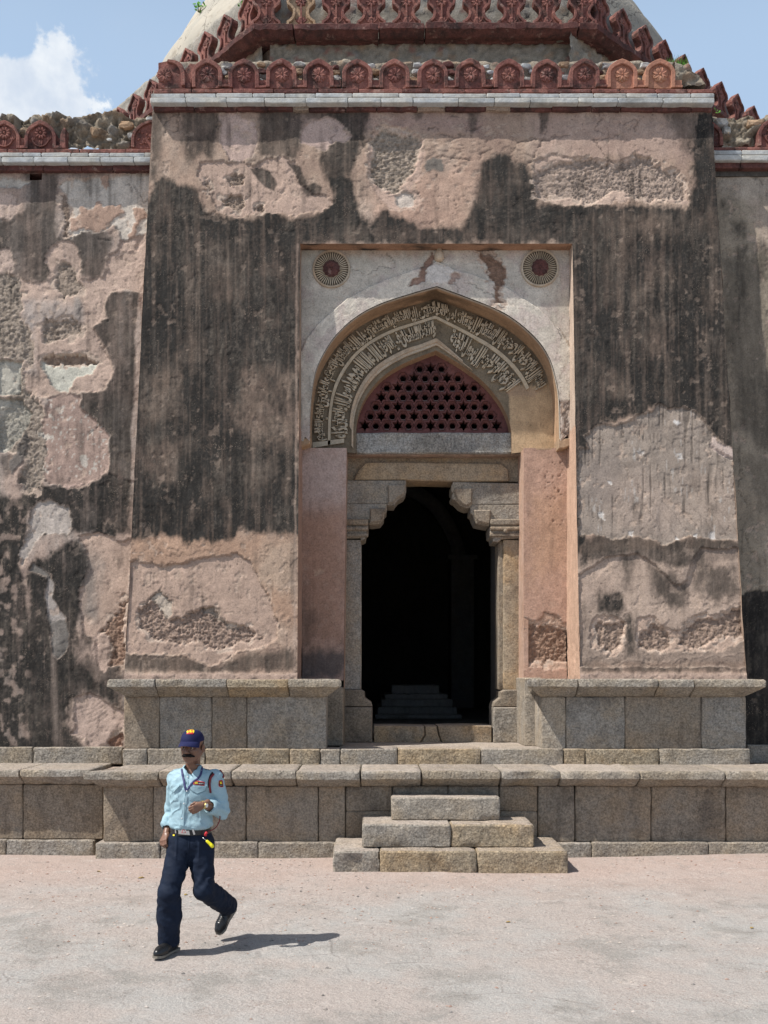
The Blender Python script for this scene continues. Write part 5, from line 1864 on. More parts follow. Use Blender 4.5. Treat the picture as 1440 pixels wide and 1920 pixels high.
stone_row('plinth_stone', XS([-320, -120, 43, 194], 11.48), 11.48, 11.9, ZP0, ZP1, TOMB, GRS, jit=0.008, nz=5)
# coping of the plinth


def cop_prof(yf, zt, zb, zc, yc, yb):
    """coping: vertical face zt..zb at yf, chamfer down to (yc, zc), top running back to yb"""
    pr = [(yb, zc), (yc, zc)]
    for f in (0.0, 0.35, 0.7, 1.0):
        pr.append((yc + (yf + 0.02 - yc) * f, zc + (zb - zc) * f))
    pr.append((yf, zb + 0.012))
    for f in (0.33, 0.66):
        pr.append((yf, zb + (zt - zb) * f))
    pr += [(yf + 0.004, zt - 0.012), (yf + 0.018, zt)]
    for f in (0.3, 0.65):
        pr.append((yf + 0.018 + (yb - yf) * f, zt))
    pr.append((yb, zt))
    return pr


pc = cop_prof(11.07, 0.985, 0.885, 0.800, 11.24, 12.02)
stone_row('coping_stone', XS([155, 297, 433, 555, 676, 791, 940, 1052, 1200, 1361, 1520, 1680, 1840], 11.07), 0, 0, 0, 0, TOMB, [GRR, M['granite'], GRR], prof=pc, jit=0.010, zj=0.006,
          yj=0.010, gap=0.010, ml=True, chip=0.035, step=0.06)
pc2 = cop_prof(11.30, 0.972, 0.885, 0.800, 11.44, 12.40)
stone_row('coping_stone', XS([-320, -140, 37, 168], 11.30), 0, 0, 0, 0, TOMB, GRR, prof=pc2, jit=0.010, zj=0.005, gap=0.008, chip=0.015, step=0.07)
# course above
mixr = [GRR, M['granite_rough'], GRW, GRR]
M['granite_ochre'] = mat_stone('ochre_granite', (0.33, 0.275, 0.20), (0.37, 0.275, 0.17), (0.22, 0.185, 0.15), 0.032, 1.0)
YC = 11.95
OC = M['granite_ochre']
stone_row('course_stone', XS([229, 276, 385, 543, 600, 638, 746, 902, 1057, 1097, 1237, 1408], YC), YC, 12.35, 0.96, 1.170, TOMB,
          [M['granite'], GRR, OC, OC, M['granite'], GRR, OC, GRR, OC, OC, GRR], jit=0.010, chip=0.012, gap=0.008)
# paving between the piers, behind that course
prof_block('paving_slab', PX(636, 12.4), PX(1062, 12.4), box_prof(12.34, 13.9, 1.0, 1.162, 0.01, 1, 6), TOMB, M['granite'], jit=0.008, seed=77)
stone_row('course_stone', XS([-320, -100, 62, 229], 12.24), 12.24, 12.5, 0.96, 1.172, TOMB, GRR, jit=0.010)
stone_row('course_stone', XS([1400, 1520, 1640, 1800], 12.38), 12.38, 12.6, 0.96, 1.185, TOMB, M['granite'], jit=0.010)
# dado of the gateway
YDd = 12.02
stone_row('dado_stone', XS([232, 299, 397, 463, 612], YDd), YDd, 12.6, 1.165, 1.80, TOMB, [GRS, M['granite'], GRS, M['granite']], jit=0.008, nz=5)
stone_row('dado_stone', XS([612, 644], 12.55), 12.55, 13.4, 1.16, 1.90, TOMB, GRS, jit=0.006, nz=4)
stone_row('dado_stone', XS([1015, 1061, 1172, 1315, 1400], YDd), YDd, 12.6, 1.165, 1.80, TOMB, [M['granite'], M['granite'], GRS, M['granite']], jit=0.008, nz=5)
stone_row('dado_stone', XS([984, 1015], 12.55), 12.55, 13.4, 1.16, 2.03, TOMB, M['granite'], jit=0.006, nz=4)
uc_ = cop_prof(11.80, 2.008, 1.905, 1.795, 11.99, 12.20)
uc2 = cop_prof(11.80, 2.008, 1.905, 1.795, 11.99, 13.0)
stone_row('ledge_stone', XS([199, 291, 425, 540], 11.80), 0, 0, 0, 0, TOMB, [GRR, GRR, OC], prof=uc_, jit=0.008, zj=0.003, ml=True, step=0.06, chip=0.012)
stone_row('ledge_stone', XS([540, 641], 11.80), 0, 0, 0, 0, TOMB, GRR, prof=uc2, jit=0.008, zj=0.003, mr=True, step=0.06)
stone_row('ledge_stone', XS([987, 1085], 11.80), 0, 0, 0, 0, TOMB, GRR, prof=uc2, jit=0.008, zj=0.003, ml=True, step=0.06)
stone_row('ledge_stone', XS([1085, 1235, 1303, 1438], 11.80), 0, 0, 0, 0, TOMB, [GRR, M['granite'], GRR], prof=uc_, jit=0.008, zj=0.003, mr=True, step=0.06, chip=0.012)
boxes('plinth_core', [(-9, 12, 11.65, 13.9, -0.3, 0.93), (XLb + .05, XRL - .05, 12.3, 12.9, 0.9, 1.98), (XRR + .1, XRb - .05, 12.3, 12.9, 0.9, 1.98), (-9, XLb, 12.45, 13.5, 0.9, 1.2),
                      (XRb, 11, 12.6, 13.5, 0.9, 1.2)], M['mortar'], TOMB)
# pink mortar swept along the foot of the wall
V, F = [], []
for i in range(80):
    f = i / 79
    for (xa, xb, ) in ((232, 555),):
        pass
# ------------------------------------------------------------------ the flight of steps
STEPS = empty('stone_steps')
tag(STEPS, 'flight of three rough granite steps below the doorway', 'steps')


def step_row(xs, y0, y1, z0, z1, mats):
    stone_row('step_block', xs, y0, y1, z0, z1, STEPS, mats, jit=0.012, bev=0.016, nz=4, gap=0.008, chip=0.03, prof=box_prof(y0, y1, z0, z1, 0.016, 4, 6), zj=0.003, yj=0.006, step=0.06)


step_row(XS([623, 712, 895, 1066], 10.37), 10.37, 11.25, ZG, 0.216, [M['granite'], OC, OC])
step_row(XS([678, 846, 1003], 10.59), 10.59, 11.27, 0.218, 0.462, [M['granite'], OC])
step_row(XS([733, 939], 10.90), 10.90, 11.28, 0.464, 0.715, [M['granite']])

# ------------------------------------------------------------------ cornices


def bands(name, px0, px1, py0, py1, y_, depth, mats, lens, jit=0.004, seed=1, gap=0.005, bev=0.008, zj=0.002, yj=0.006, ml=False, mr=False):
    rnd = random.Random(seed)
    xs = [px0]
    while xs[-1] < px1 - lens[0] * 0.6:
        xs.append(min(px1, xs[-1] + rnd.uniform(*lens)))
    if xs[-1] < px1:
        xs.append(px1)
    if len(xs) > 2 and xs[-1] - xs[-2] < lens[0] * 0.4:
        xs.pop(-2)
    mm = [mats[rnd.randrange(len(mats))] for _ in xs]
    return stone_row(name, XS(xs, y_), y_, y_ + depth, PZ(py1, y_), PZ(py0, y_), TOMB, mm, jit=jit, gap=gap, bev=bev, zj=zj, yj=yj, nz=2, ml=ml, mr=mr)


YW = 12.55
MB = M['marble']
bands('marble_slab', 281, 1341, 183, 192.5, YW - 0.02, 0.6, [MB], (60, 90), seed=3)
bands('marble_slab', 283, 1340, 174.5, 182.7, YW, 0.6, [MB], (55, 90), seed=4)
bands('red_slab', 288, 1337, 166, 174, YW + 0.09, 0.6, [M['red'], M['red_dark']], (50, 85), seed=5, jit=0.008)
bands('red_slab', 287, 1335, 193.5, 207, YW + 0.075, 0.5, [M['red_dark'], M['red_dark'], M['red_dark'], M['mortar'], M['red_dark']], (30, 90), seed=6, jit=0.016, yj=0.012)
# side walls
bands('marble_slab', -60, 284, 294, 304, 12.66, 0.6, [MB], (60, 66), seed=7)
bands('marble_slab', -60, 284, 286, 293.7, 12.68, 0.6, [MB], (30, 66), seed=8)
bands('red_slab', -60, 284, 279, 286, 12.76, 0.6, [M['red']], (60, 90), seed=9)
bands('red_slab', -60, 283, 306, 319.5, 12.74, 0.5, [M['red_dark']], (50, 90), seed=10, jit=0.008)
bands('marble_slab', 1334, 1520, 290.5, 300.5, 12.80, 0.6, [MB], (50, 66), seed=11)
bands('marble_slab', 1334, 1520, 281.5, 290, 12.82, 0.6, [MB], (50, 66), seed=12)
bands('red_slab', 1334, 1520, 275, 281.3, 12.90, 0.6, [M['red']], (60, 90), seed=13)
bands('red_slab', 1334, 1520, 302, 315, 12.86, 0.5, [M['red_dark']], (50, 90), seed=14)
# far continuation
boxes('cornice_core', [(-9.6, PX(-60, 12.7), 12.7, 13.4, PZ(319, 12.7), PZ(280, 12.7)), (PX(1520, 12.8), 11.2, 12.85, 13.4, PZ(315, 12.85), PZ(276, 12.85)),
                       (PX(286, 12.75), PX(1336, 12.75), 12.78, 13.6, PZ(207, 12.75), PZ(166, 12.75)), (PX(-60, 12.8), PX(284, 12.8), 12.85, 13.6, PZ(320, 12.8), PZ(280, 12.8)),
                       (PX(1336, 12.9), PX(1520, 12.9), 12.95, 13.6, PZ(315, 12.9), PZ(276, 12.9))], M['mortar'], TOMB)


# ------------------------------------------------------------------ rubble cores


def rubble_wall(name, xa, xb, z0, ztop, y0, thick, col=(0.33, 0.28, 0.22), cell=0.035, amp=0.05, seed=1, xf=None, stone=True):
    """broken masonry with lumpy face and ragged top; ztop is a function of x"""
    nx = max(4, int((xb - xa) / cell))
    zmax = max(ztop(xa + (xb - xa) * i / nx) for i in range(nx + 1))
    nz_ = max(3, int((zmax - z0) / cell))
    nt_ = max(3, int(thick / (cell * 2)))
    Xs_ = np.linspace(xa, xb, nx + 1)
    prof = []
    V = []
    C = []
    tot = nz_ + 1 + nt_
    for i, x in enumerate(Xs_):
        zt_ = ztop(x)
        for j in range(nz_ + 1):
            V.append((x, y0, z0 + (zt_ - z0) * j / nz_))
        for j in range(1, nt_ + 1):
            V.append((x, y0 + thick * j / nt_, zt_))
    V = np.array(V)
    e = seed * 7.7
    s1 = fbm(V[:, 0] * 6 + e, V[:, 2] * 7 + V[:, 1] * 5, 4, seed)
    s2 = fbm(V[:, 0] * 17 + e, V[:, 2] * 19 + V[:, 1] * 15, 3, seed + 3, 0.7)
    # lumps: cells of random height
    cxn = V[:, 0] * 5.5 + 0.7 * fbm(V[:, 0] * 3, V[:, 2] * 3, 2, seed + 5)
    czn = (V[:, 2] + V[:, 1]) * 8.5 + 0.7 * fbm(V[:, 0] * 3, V[:, 2] * 3, 2, seed + 6)
    best = np.full(len(V), 9.0)
    cid = np.zeros(len(V))
    hid = np.zeros(len(V))
    for dx in (-1, 0, 1):
        for dz in (-1, 0, 1):
            ix, iz = np.floor(cxn) + dx, np.floor(czn) + dz
            jx, jz = _h(ix, iz, seed + 11), _h(ix, iz, seed + 12)
            d = np.hypot(cxn - ix - jx, czn - iz - jz)
            m_ = d < best
            best = np.where(m_, d, best)
            cid = np.where(m_, _h(ix, iz, seed + 13), cid)
            hid = np.where(m_, _h(ix, iz, seed + 14), hid)
    lump = sst(0.62, 0.25, best) * (cid > 0.45)
    disp = amp * (0.5 * s1 + 0.85 * s2 + 0.7 * lump)
    isf = np.tile(np.r_[np.ones(nz_ + 1), np.zeros(nt_)], nx + 1)
    V[:, 1] -= disp * isf
    V[:, 2] += (disp * 0.8) * (1 - isf) + isf * 0.0
    top_edge = np.tile(np.r_[np.arange(nz_ + 1) / nz_, np.ones(nt_)], nx + 1)
    V[:, 2] += 0.6 * amp * s1 * top_edge
    c = np.array(col) * np.ones((len(V), 3))
    pal = np.array([(0.30, 0.20, 0.13), (0.34, 0.33, 0.31), (0.40, 0.36, 0.29), (0.27, 0.10, 0.08), (0.22, 0.21, 0.2), (0.38, 0.26, 0.17)])
    pi_ = np.clip((hid * len(pal)).astype(int), 0, len(pal) - 1)
    lk = (lump * 0.6 * stone)[:, None]
    c = c * (1 + 0.45 * s2 + 0.15 * s1)[:, None]
    c = c * (1 - lk) + pal[pi_] * lk
    F = grid_faces(nx + 1, tot)
    A = np.zeros((len(V), 3))
    A[:, 1] = 0.9
    if xf is not None:
        V = np.array([xf(Vector(p)) for p in V])
    return mesh_np(name, V, F, M['plaster'], TOMB, attrs={'tint': np.clip(c, 0.02, 0.8), 'aux': A})


def nfun(base, amp, freq, seed):
    return lambda x: base + amp * float(fbm(np.array([x * freq]), np.array([seed * 3.3]), 3, seed)[0])


YGM = 12.70       # merlons of the gateway
rubble_wall('parapet_core', PX(300, 12.9), PX(1266, 12.9), PZ(168, 12.9), nfun(PZ(120, 12.9), 0.03, 5, 3), 12.86, 0.5, seed=21, amp=0.035)
zz0 = PZ(166, 12.8)


def endtop(x):
    px_ = VX + FPX * x / 12.8
    return PZ(float(np.interp(px_, [1262, 1272, 1290, 1300, 1312, 1320], [122, 126, 134, 142, 148, 163])), 12.8) + 0.03 * math.sin(x * 40)


rubble_wall('parapet_core', PX(1262, 12.8), PX(1320, 12.8), zz0, endtop, 12.74, 0.7, seed=23, amp=0.05, cell=0.025)
YMW = 12.84
rubble_wall('parapet_core', PX(-60, 13.0), PX(291, 13.0), PZ(283, 13.0), nfun(PZ(221, 13.0), 0.05, 4, 5), 12.97, 0.6, col=(0.27, 0.225, 0.17), seed=25, amp=0.085, cell=0.022)
rubble_wall('parapet_core', PX(1334, 13.1), PX(1520, 13.1), PZ(279, 13.1), nfun(PZ(222, 13.1), 0.05, 4, 6), 13.06, 0.6, col=(0.27, 0.225, 0.17), seed=27, amp=0.08, cell=0.022)

# ------------------------------------------------------------------ merlons


def ogee(w, h, hs, n=8):
    """pointed arch outline, half width w, height h, straight to hs; from bottom left over the top"""
    R_ = []
    for i in range(n + 1):
        f = i / n
        x = w * (1 - f ** 1.75)
        z = hs + (h - hs) * (1 - (1 - f) ** 1.55) if False else hs + (h - hs) * math.sin(f * math.pi / 2) ** 1.0 * (0.80) + (h - hs) * 0.20 * f ** 3
        R_.append((x, z))
    right = [(w, 0.0)] + R_
    left = [(-x, z) for x, z in right[::-1][1:]]
    return right + left        # counter-clockwise from bottom right


def frame_mesh(name, outer, inner, y0, y1, mat, parent, bev=0.006):
    """raised border between two outlines with equal point counts (open at the foot)"""
    n = len(outer)
    V = []
    for k_ in range(n):
        ox, oz = outer[k_]
        ix, iz = inner[k_]
        V += [(ox, y1, oz), (ox, y0 + bev, oz), (ox + (ix - ox) * 0.12, y0, oz + (iz - oz) * 0.12), (ox + (ix - ox) * 0.88, y0, oz + (iz - oz) * 0.88), (ix, y0 + bev, iz), (ix, y1, iz)]
    F = []
    for k_ in range(n - 1):
        for j in range(5):
            a = k_ * 6 + j
            F.append((a, a + 6, a + 7, a + 1))
    F += [tuple(range(6)), tuple((n - 1) * 6 + j for j in range(5, -1, -1))]
    return V, F


def add_prism(V, F, pts, y0, y1):
    n = len(pts)
    b = len(V)
    V += [(x, y0, z) for x, z in pts] + [(x, y1, z) for x, z in pts]
    F.append(tuple(b + i for i in range(n)))
    F.append(tuple(b + n + i for i in range(n))[::-1])
    for i in range(n):
        j = (i + 1) % n
        F.append((b + i, b + n + i, b + n + j, b + j))


def merlon_body(name, w, h, hs, bw, mat, pitch, conn_h):
    out_ = ogee(w, h, hs)
    inn_ = ogee(w - bw, h - bw * 1.25, hs)
    V, F = [], []
    add_prism(V, F, out_[::1], 0.0, 0.10)
    V2, F2 = frame_mesh(name, out_, inn_, -0.035, 0.005, mat, None)
    b = len(V)
    V += V2
    F += [tuple(b + i for i in f) for f in F2]
    # connector with its little sunk square
    g = pitch - 2 * w
    for (xa, xb, za, zb_, yy) in ((w, w + g, 0.0, conn_h * 0.22, -0.034), (w, w + g, conn_h * 0.22, conn_h, 0.004)):
        add_prism(V, F, [(xa, za), (xb, za), (xb, zb_), (xa, zb_)], yy, 0.10)
    me_ = mesh_np(name, V, F, mat, None, smooth=True, sharp=30)
    me = me_.data
    bpy.data.objects.remove(me_)
    return me


s_ = 1 / FPX * YGM
pitch = 70.6 * s_
wG = 28.6 * s_
hG = 53.5 * s_
merl = merlon_body('merlon', wG, hG, hG * 0.52, 7.5 * s_, M['red'], pitch, hG * 0.30)
ros = rosette_mesh('rosette', 15.5 * s_, M['red'], 8, 0.0, 0.035, 0.2)
ros_me = ros.data
bpy.data.objects.remove(ros)
M['red_pale'] = mat_stone('pale_red_sandstone', (0.38, 0.17, 0.12), (0.44, 0.24, 0.15), (0.22, 0.09, 0.07), 0.007, 0.3)
centres = [389, 457.5, 528, 597.5, 670, 740, 811.5, 882, 954, 1024.5, 1095.5, 1166, 1236.5]
zbase = PZ(165.5, YGM)
merl_pale = merl.copy()
merl_pale.materials[0] = M['red_pale']
ros_pale = ros_me.copy()
ros_pale.materials[0] = M['red_pale']
variants = []
for vi in range(5):
    mv = merl.copy()
    co = np.zeros(len(mv.vertices) * 3, np.float32)
    mv.vertices.foreach_get('co', co)
    co = co.reshape(-1, 3)
    nn_ = fbm(co[:, 0] * 16 + vi * 9, co[:, 2] * 16, 3, 60 + vi)
    n2_ = fbm(co[:, 0] * 11 + vi * 5, co[:, 2] * 11, 2, 80 + vi)
    bite = sst(0.30, 0.62, n2_)
    co[:, 0] += 0.006 * nn_
    co[:, 2] += 0.005 * n2_ - 0.016 * bite * (co[:, 2] > hG * 0.4)
    co[:, 1] += 0.018 * bite
    mv.vertices.foreach_set('co', co.ravel())
    variants.append(mv)
for i, px_ in enumerate(centres):
    pale = i >= 11
    o = bpy.data.objects.new('merlon', merl_pale if pale else variants[i % 5])
    link(o, TOMB)
    o.location = (PX(px_, YGM), YGM + random.uniform(-0.006, 0.006), zbase + random.uniform(-0.005, 0.005))
    o.rotation_euler = (0, R(random.uniform(-0.7, 0.7)), 0)
    r = bpy.data.objects.new('rosette', ros_pale if pale else ros_me)
    link(r, o)
    r.location = (0.004, 0.0, hG * 0.47)
    r.rotation_euler = (0, random.uniform(0, 1.5), 0)
    k_ = random.uniform(0.93, 1.05)
    r.scale = (k_, 1, k_)
# damaged corner slab of the gateway parapet
yq = YGM
q = lambda pts: [(PX(x, yq), PZ(y, yq)) for x, y in pts]
cs_ = prism('corner_merlon', q([(297, 166), (296.5, 117), (312, 114), (330, 117), (343, 124), (346, 131), (356, 118), (366, 120), (372, 130), (360, 150), (358, 166)]), yq, yq + 0.12, M['red'], TOMB, 0.01)
a_ = resample([(314, 118), (328, 122), (336, 130), (340, 142), (341, 162)], 10)
b_ = resample([(316, 113.5), (334, 117), (344, 126), (347.5, 142), (348, 162)], 10)
V2, F2 = frame_mesh('slab_border', q([tuple(p) for p in b_]), q([tuple(p) for p in a_]), yq - 0.035, yq + 0.02, M['red'], None)
mesh_np('slab_border', V2, F2, M['red'], cs_, sharp=30)
rosette_mesh('rosette', 15 * s_, M['red'], 8, yq, 0.03, 0.5, cs_, PX(308, yq), PZ(141, yq))
# the opening between the first two slabs shows the core
boxes('sunk_square', [(PX(347.5, yq), PX(357.5, yq), yq - 0.02, yq + 0.005, PZ(166, yq), PZ(158, yq))], M['red_dark'], cs_)

# merlons of the side walls, carved with a flower on its stem
YM2 = 12.84
s2_ = 1 / FPX * YM2
mer2 = merlon_body('flower_merlon', 29.5 * s2_, 53 * s2_, 53 * s2_ * 0.42, 6.5 * s2_, M['red'], 68 * s2_, 53 * s2_ * 0.40)


def flower_mesh():
    V, F = [], []
    s = s2_
    n = 10
    for i in range(n):
        petal(0, 30 * s, -0.004, 2 * math.pi * i / n, 4 * s, 12.5 * s, 3.4 * s, 0.03, V, F, 4)
    dome_cap(0, 30 * s, -0.004, 3.2 * s, 0.035, V, F, 8)
    for sx in (-1, 1):
        # stem sweeping to a bud at each side
        pts = [(0, 4), (sx * 5, 5), (sx * 10, 8), (sx * 14, 13), (sx * 15, 18)]
        for (xa, za), (xb, zb_) in zip(pts[:-1], pts[1:]):
            dx_, dz_ = xb - xa, zb_ - za
            L = math.hypot(dx_, dz_)
            px2, pz2 = -dz_ / L * 0.9, dx_ / L * 0.9
            add_prism(V, F, [((xa + px2) * s, (za + pz2) * s), ((xa - px2) * s, (za - pz2) * s), ((xb - px2) * s, (zb_ - pz2) * s), ((xb + px2) * s, (zb_ + pz2) * s)], -0.028, 0.002)
        for an in (60, 90, 120):
            petal(sx * 15 * s, 15 * s, -0.002, R(an), 0, 9 * s, 2.0 * s, 0.022, V, F, 3)
    for an in (80, 100):
        petal(0, 3 * s, -0.002, R(an), 0, 16 * s, 2.6 * s, 0.025, V, F, 3)
    for an in (60, 90, 120):
        petal(0, 41 * s, -0.002, R(an), 0, 5.5 * s, 1.5 * s, 0.018, V, F, 3)
    o = mesh_np('carved_flower', V, F, M['red'], None, smooth=False)
    me = o.data
    bpy.data.objects.remove(o)
    return me


flo = flower_mesh()
for px_, zpy in ((-60, 280), (9, 280), (77, 280), (1449, 275), (1517, 275)):
    Y_ = YM2 if px_ < 700 else YM2 + 0.12
    o = bpy.data.objects.new('flower_merlon', mer2)
    link(o, TOMB)
    o.location = (PX(px_, Y_), Y_, PZ(zpy, Y_))
    r = bpy.data.objects.new('carved_flower', flo)
    link(r, o)
# broken stubs
q2 = lambda pts, Y_: [(PX(x, Y_), PZ(y, Y_)) for x, y in pts]
prism('broken_merlon', q2([(113, 280), (114, 256), (117, 246), (121, 241), (124.5, 243), (124, 260), (124.5, 280)], YM2), YM2 - 0.03, YM2 + 0.1, M['red'], TOMB, 0.008)
bm_ = prism('broken_merlon', q2([(246.5, 279), (247, 262), (250, 248), (258, 238), (268, 231), (286, 227), (287, 279)], YM2), YM2, YM2 + 0.1, M['red'], TOMB, 0.01)
a_ = resample([(253, 277), (253, 260), (256, 250), (264, 241), (274, 235), (286, 231)], 12)
b_ = resample([(247, 277), (247, 260), (251, 247), (259, 238), (270, 231), (286, 226)], 12)
V2, F2 = frame_mesh('slab_border', q2([tuple(p) for p in b_], YM2), q2([tuple(p) for p in a_], YM2), YM2 - 0.03, YM2 + 0.02, M['red'], None)
mesh_np('slab_border', V2, F2, M['red'], bm_, sharp=30)
for i in range(9):
    V, F = [], []
    petal(PX(262 + 3 * (i % 3) * 2.4, YM2), PZ(270 - 10 * (i // 3), YM2), YM2 + 0.0, i * 1.3, 0, 6 * s2_, 2 * s2_, 0.02, V, F, 3)
    mesh_np('carved_leaf', V, F, M['red'], bm_, smooth=False)
Y_ = YM2 + 0.12
bm2 = prism('broken_merlon', q2([(1333, 275), (1333, 229), (1342, 234), (1351, 243), (1355, 255), (1354, 275)], Y_), Y_, Y_ + 0.1, M['red_dark'], TOMB, 0.01)
a_ = resample([(1348, 274), (1348, 258), (1345, 247), (1338, 240), (1333, 237)], 8)
b_ = resample([(1355, 274), (1354, 256), (1350, 243), (1341, 234), (1333, 229)], 8)
V2, F2 = frame_mesh('slab_border', q2([tuple(p) for p in b_], Y_), q2([tuple(p) for p in a_], Y_), Y_ - 0.03, Y_ + 0.02, M['red'], None)
mesh_np('slab_border', V2, F2, M['red'], bm2, sharp=30)
# loose stones lodged in the side parapet


def lump(name, c, r, mat, parent, seed, sq=(1, 1, 1)):
    bm = bmesh.new()
    bmesh.ops.create_icosphere(bm, subdivisions=2, radius=1.0)
    for v in bm.verts:
        n_ = 1 + 0.42 * float(fbm(np.array([v.co.x * 1.7 + seed]), np.array([v.co.y * 1.7 + v.co.z * 1.9]), 2, seed)[0])
        bx_ = [math.copysign(abs(q) ** 0.62, q) * 0.86 for q in v.co]
        v.co = Vector((bx_[0] * sq[0], bx_[1] * sq[1], bx_[2] * sq[2])) * r * n_ + Vector(c)
    me = bpy.data.meshes.new(name)
    bm.to_mesh(me)
    bm.free()
    me.materials.append(mat)
    return link(bpy.data.objects.new(name, me), parent)


M['brownstone'] = mat_stone('brown_rubble', (0.36, 0.24, 0.15), (0.42, 0.30, 0.2), (0.2, 0.15, 0.1), 0.012, 0.4)
M['greystone'] = mat_stone('grey_rubble', (0.32, 0.33, 0.34), (0.40, 0.38, 0.34), (0.18, 0.18, 0.18), 0.012, 0.4)
for (x, y, r, m_, sq) in ((179, 248, 0.07, 'brownstone', (1, .7, 1.0)), (238, 236, 0.075, 'brownstone', (1.5, .7, .7)), (282, 224, 0.05, 'marble', (1.3, .8, .6)), (245, 256, 0.04, 'greystone', (1, 1, 1)),
                          (1352, 232, 0.085, 'greystone', (1.3, .8, .8)), (1415, 233, 0.09, 'brownstone', (1.4, .7, .6)), (1362, 246, 0.06, 'greystone', (1, .7, 1)),
                          (205, 262, 0.03, 'marble', (1.3, .8, .7))):
    c = P(x, y, 12.93 if x < 700 else 13.02)
    lump('loose_stone', c, r, M[m_], TOMB, int(x), sq)
rr_ = random.Random(5)
for i, px_ in enumerate([423, 493, 563, 634, 705, 776, 847, 918, 989, 1060, 1131, 1201]):
    for k_ in range(3):
        c = P(px_ + rr_.uniform(-9, 9), 124 + k_ * 13 + rr_.uniform(-3, 3), 12.84)
        lump('loose_stone', c, rr_.uniform(0.035, 0.06), M[rr_.choice(['greystone', 'brownstone', 'marble', 'red_dark', 'greystone'])], TOMB, 50 + i * 3 + k_, (1.5, .8, .8))

# ------------------------------------------------------------------ octagonal drum
YO = 16.0
A0 = Vector((PX(473, YO), YO, 0))
B0 = Vector((PX(1122, YO), YO, 0))
dL = Vector((-0.917, 1.0, 0)).normalized()
dR = Vector((1.15, 1.0, 0)).normalized()
side_len = (B0 - A0).x
ZCT, ZCB = PZ(42, YO), PZ(80, YO)


def frame_xf(origin, along):
    inn = Vector((-along.y, along.x, 0))          # pointing inwards for 'along' = left to right seen from outside
    def f(p):
        w_ = origin + along * p.x + inn * p.y
        return Vector((w_.x, w_.y, p.z))
    return f


L0 = A0 + dL * side_len
R0 = B0 + dR * side_len
faces = [(frame_xf(A0, (B0 - A0).normalized()), side_len, 'front'), (frame_xf(L0, -dL), side_len, 'left'), (frame_xf(B0, dR), side_len, 'right')]
# the far faces complete the octagon
C8 = (A0 + B0) / 2 + Vector((0, side_len * 1.21, 0))
dL2 = Vector((-0.05, 1, 0)).normalized()
dR2 = Vector((0.05, 1, 0)).normalized()
far = [L0 + dL2 * side_len, R0 + dR2 * side_len]
cor = []
ob = 0.34                                          # set-back of the wall behind the cornice edge
ZSO = PZ(80, YO + 0.30)
ypr = [(0.9, ZSO - 0.01), (ob - 0.02, ZSO - 0.01), (ob - 0.05, ZSO + 0.005), (0.22, ZSO - 0.012), (0.16, ZSO - 0.03), (0.12, ZSO - 0.02), (0.07, ZSO + 0.0), (0.035, ZCT - 0.115), (0.0, ZCT - 0.105), (-0.005, ZCT - 0.02), (0.02, ZCT),
       (0.3, ZCT + 0.005), (0.9, ZCT + 0.005)]
MD = M['red_dark']
brk_front = [0.0, 78 / 649, 237 / 649, 324 / 649, 612 / 649, 1.0]
for xf_, L, nm in faces:
    fr_ = brk_front if nm == 'front' else [0, 0.22, 0.5, 0.74, 1.0]
    xs = [L * f for f in fr_]
    stone_row('drum_cornice_stone', xs, 0, 0, 0, 0, TOMB, [MD, M['red_dark'], MD], prof=ypr, jit=0.02, zj=0.012, yj=0.02, gap=0.018, xf=xf_, step=0.09, chip=0.03)
    rubble_wall('drum_wall', 0.25 if nm == 'front' else -0.3, L - 0.2, 8.7, lambda x: ZSO + 0.01, ob, 0.3, col=(0.30, 0.27, 0.22), xf=xf_, seed=31 + len(nm), amp=0.035, cell=0.04)
    # parapet behind the merlons
    hp = {'front': 0.76, 'left': 1.02, 'right': 0.74}[nm]
    rubble_wall('drum_parapet', -0.1, L + 0.1, ZCT, nfun(ZCT + hp, 0.03, 3, 9), 0.42, 0.35, col=(0.33, 0.31, 0.27), xf=xf_, seed=41 + len(nm), amp=0.022, cell=0.05,
                stone=(0.9 if nm == 'front' else 0.15))
half = [(.255, 0), (.25, .035), (.215, .065), (.215, .10), (.175, .125), (.135, .165), (.118, .22), (.125, .275), (.16, .315), (.20, .35), (.215, .40), (.20, .455), (.16, .49), (.125, .505),
        (.10, .54), (.055, .585), (0, .625)]


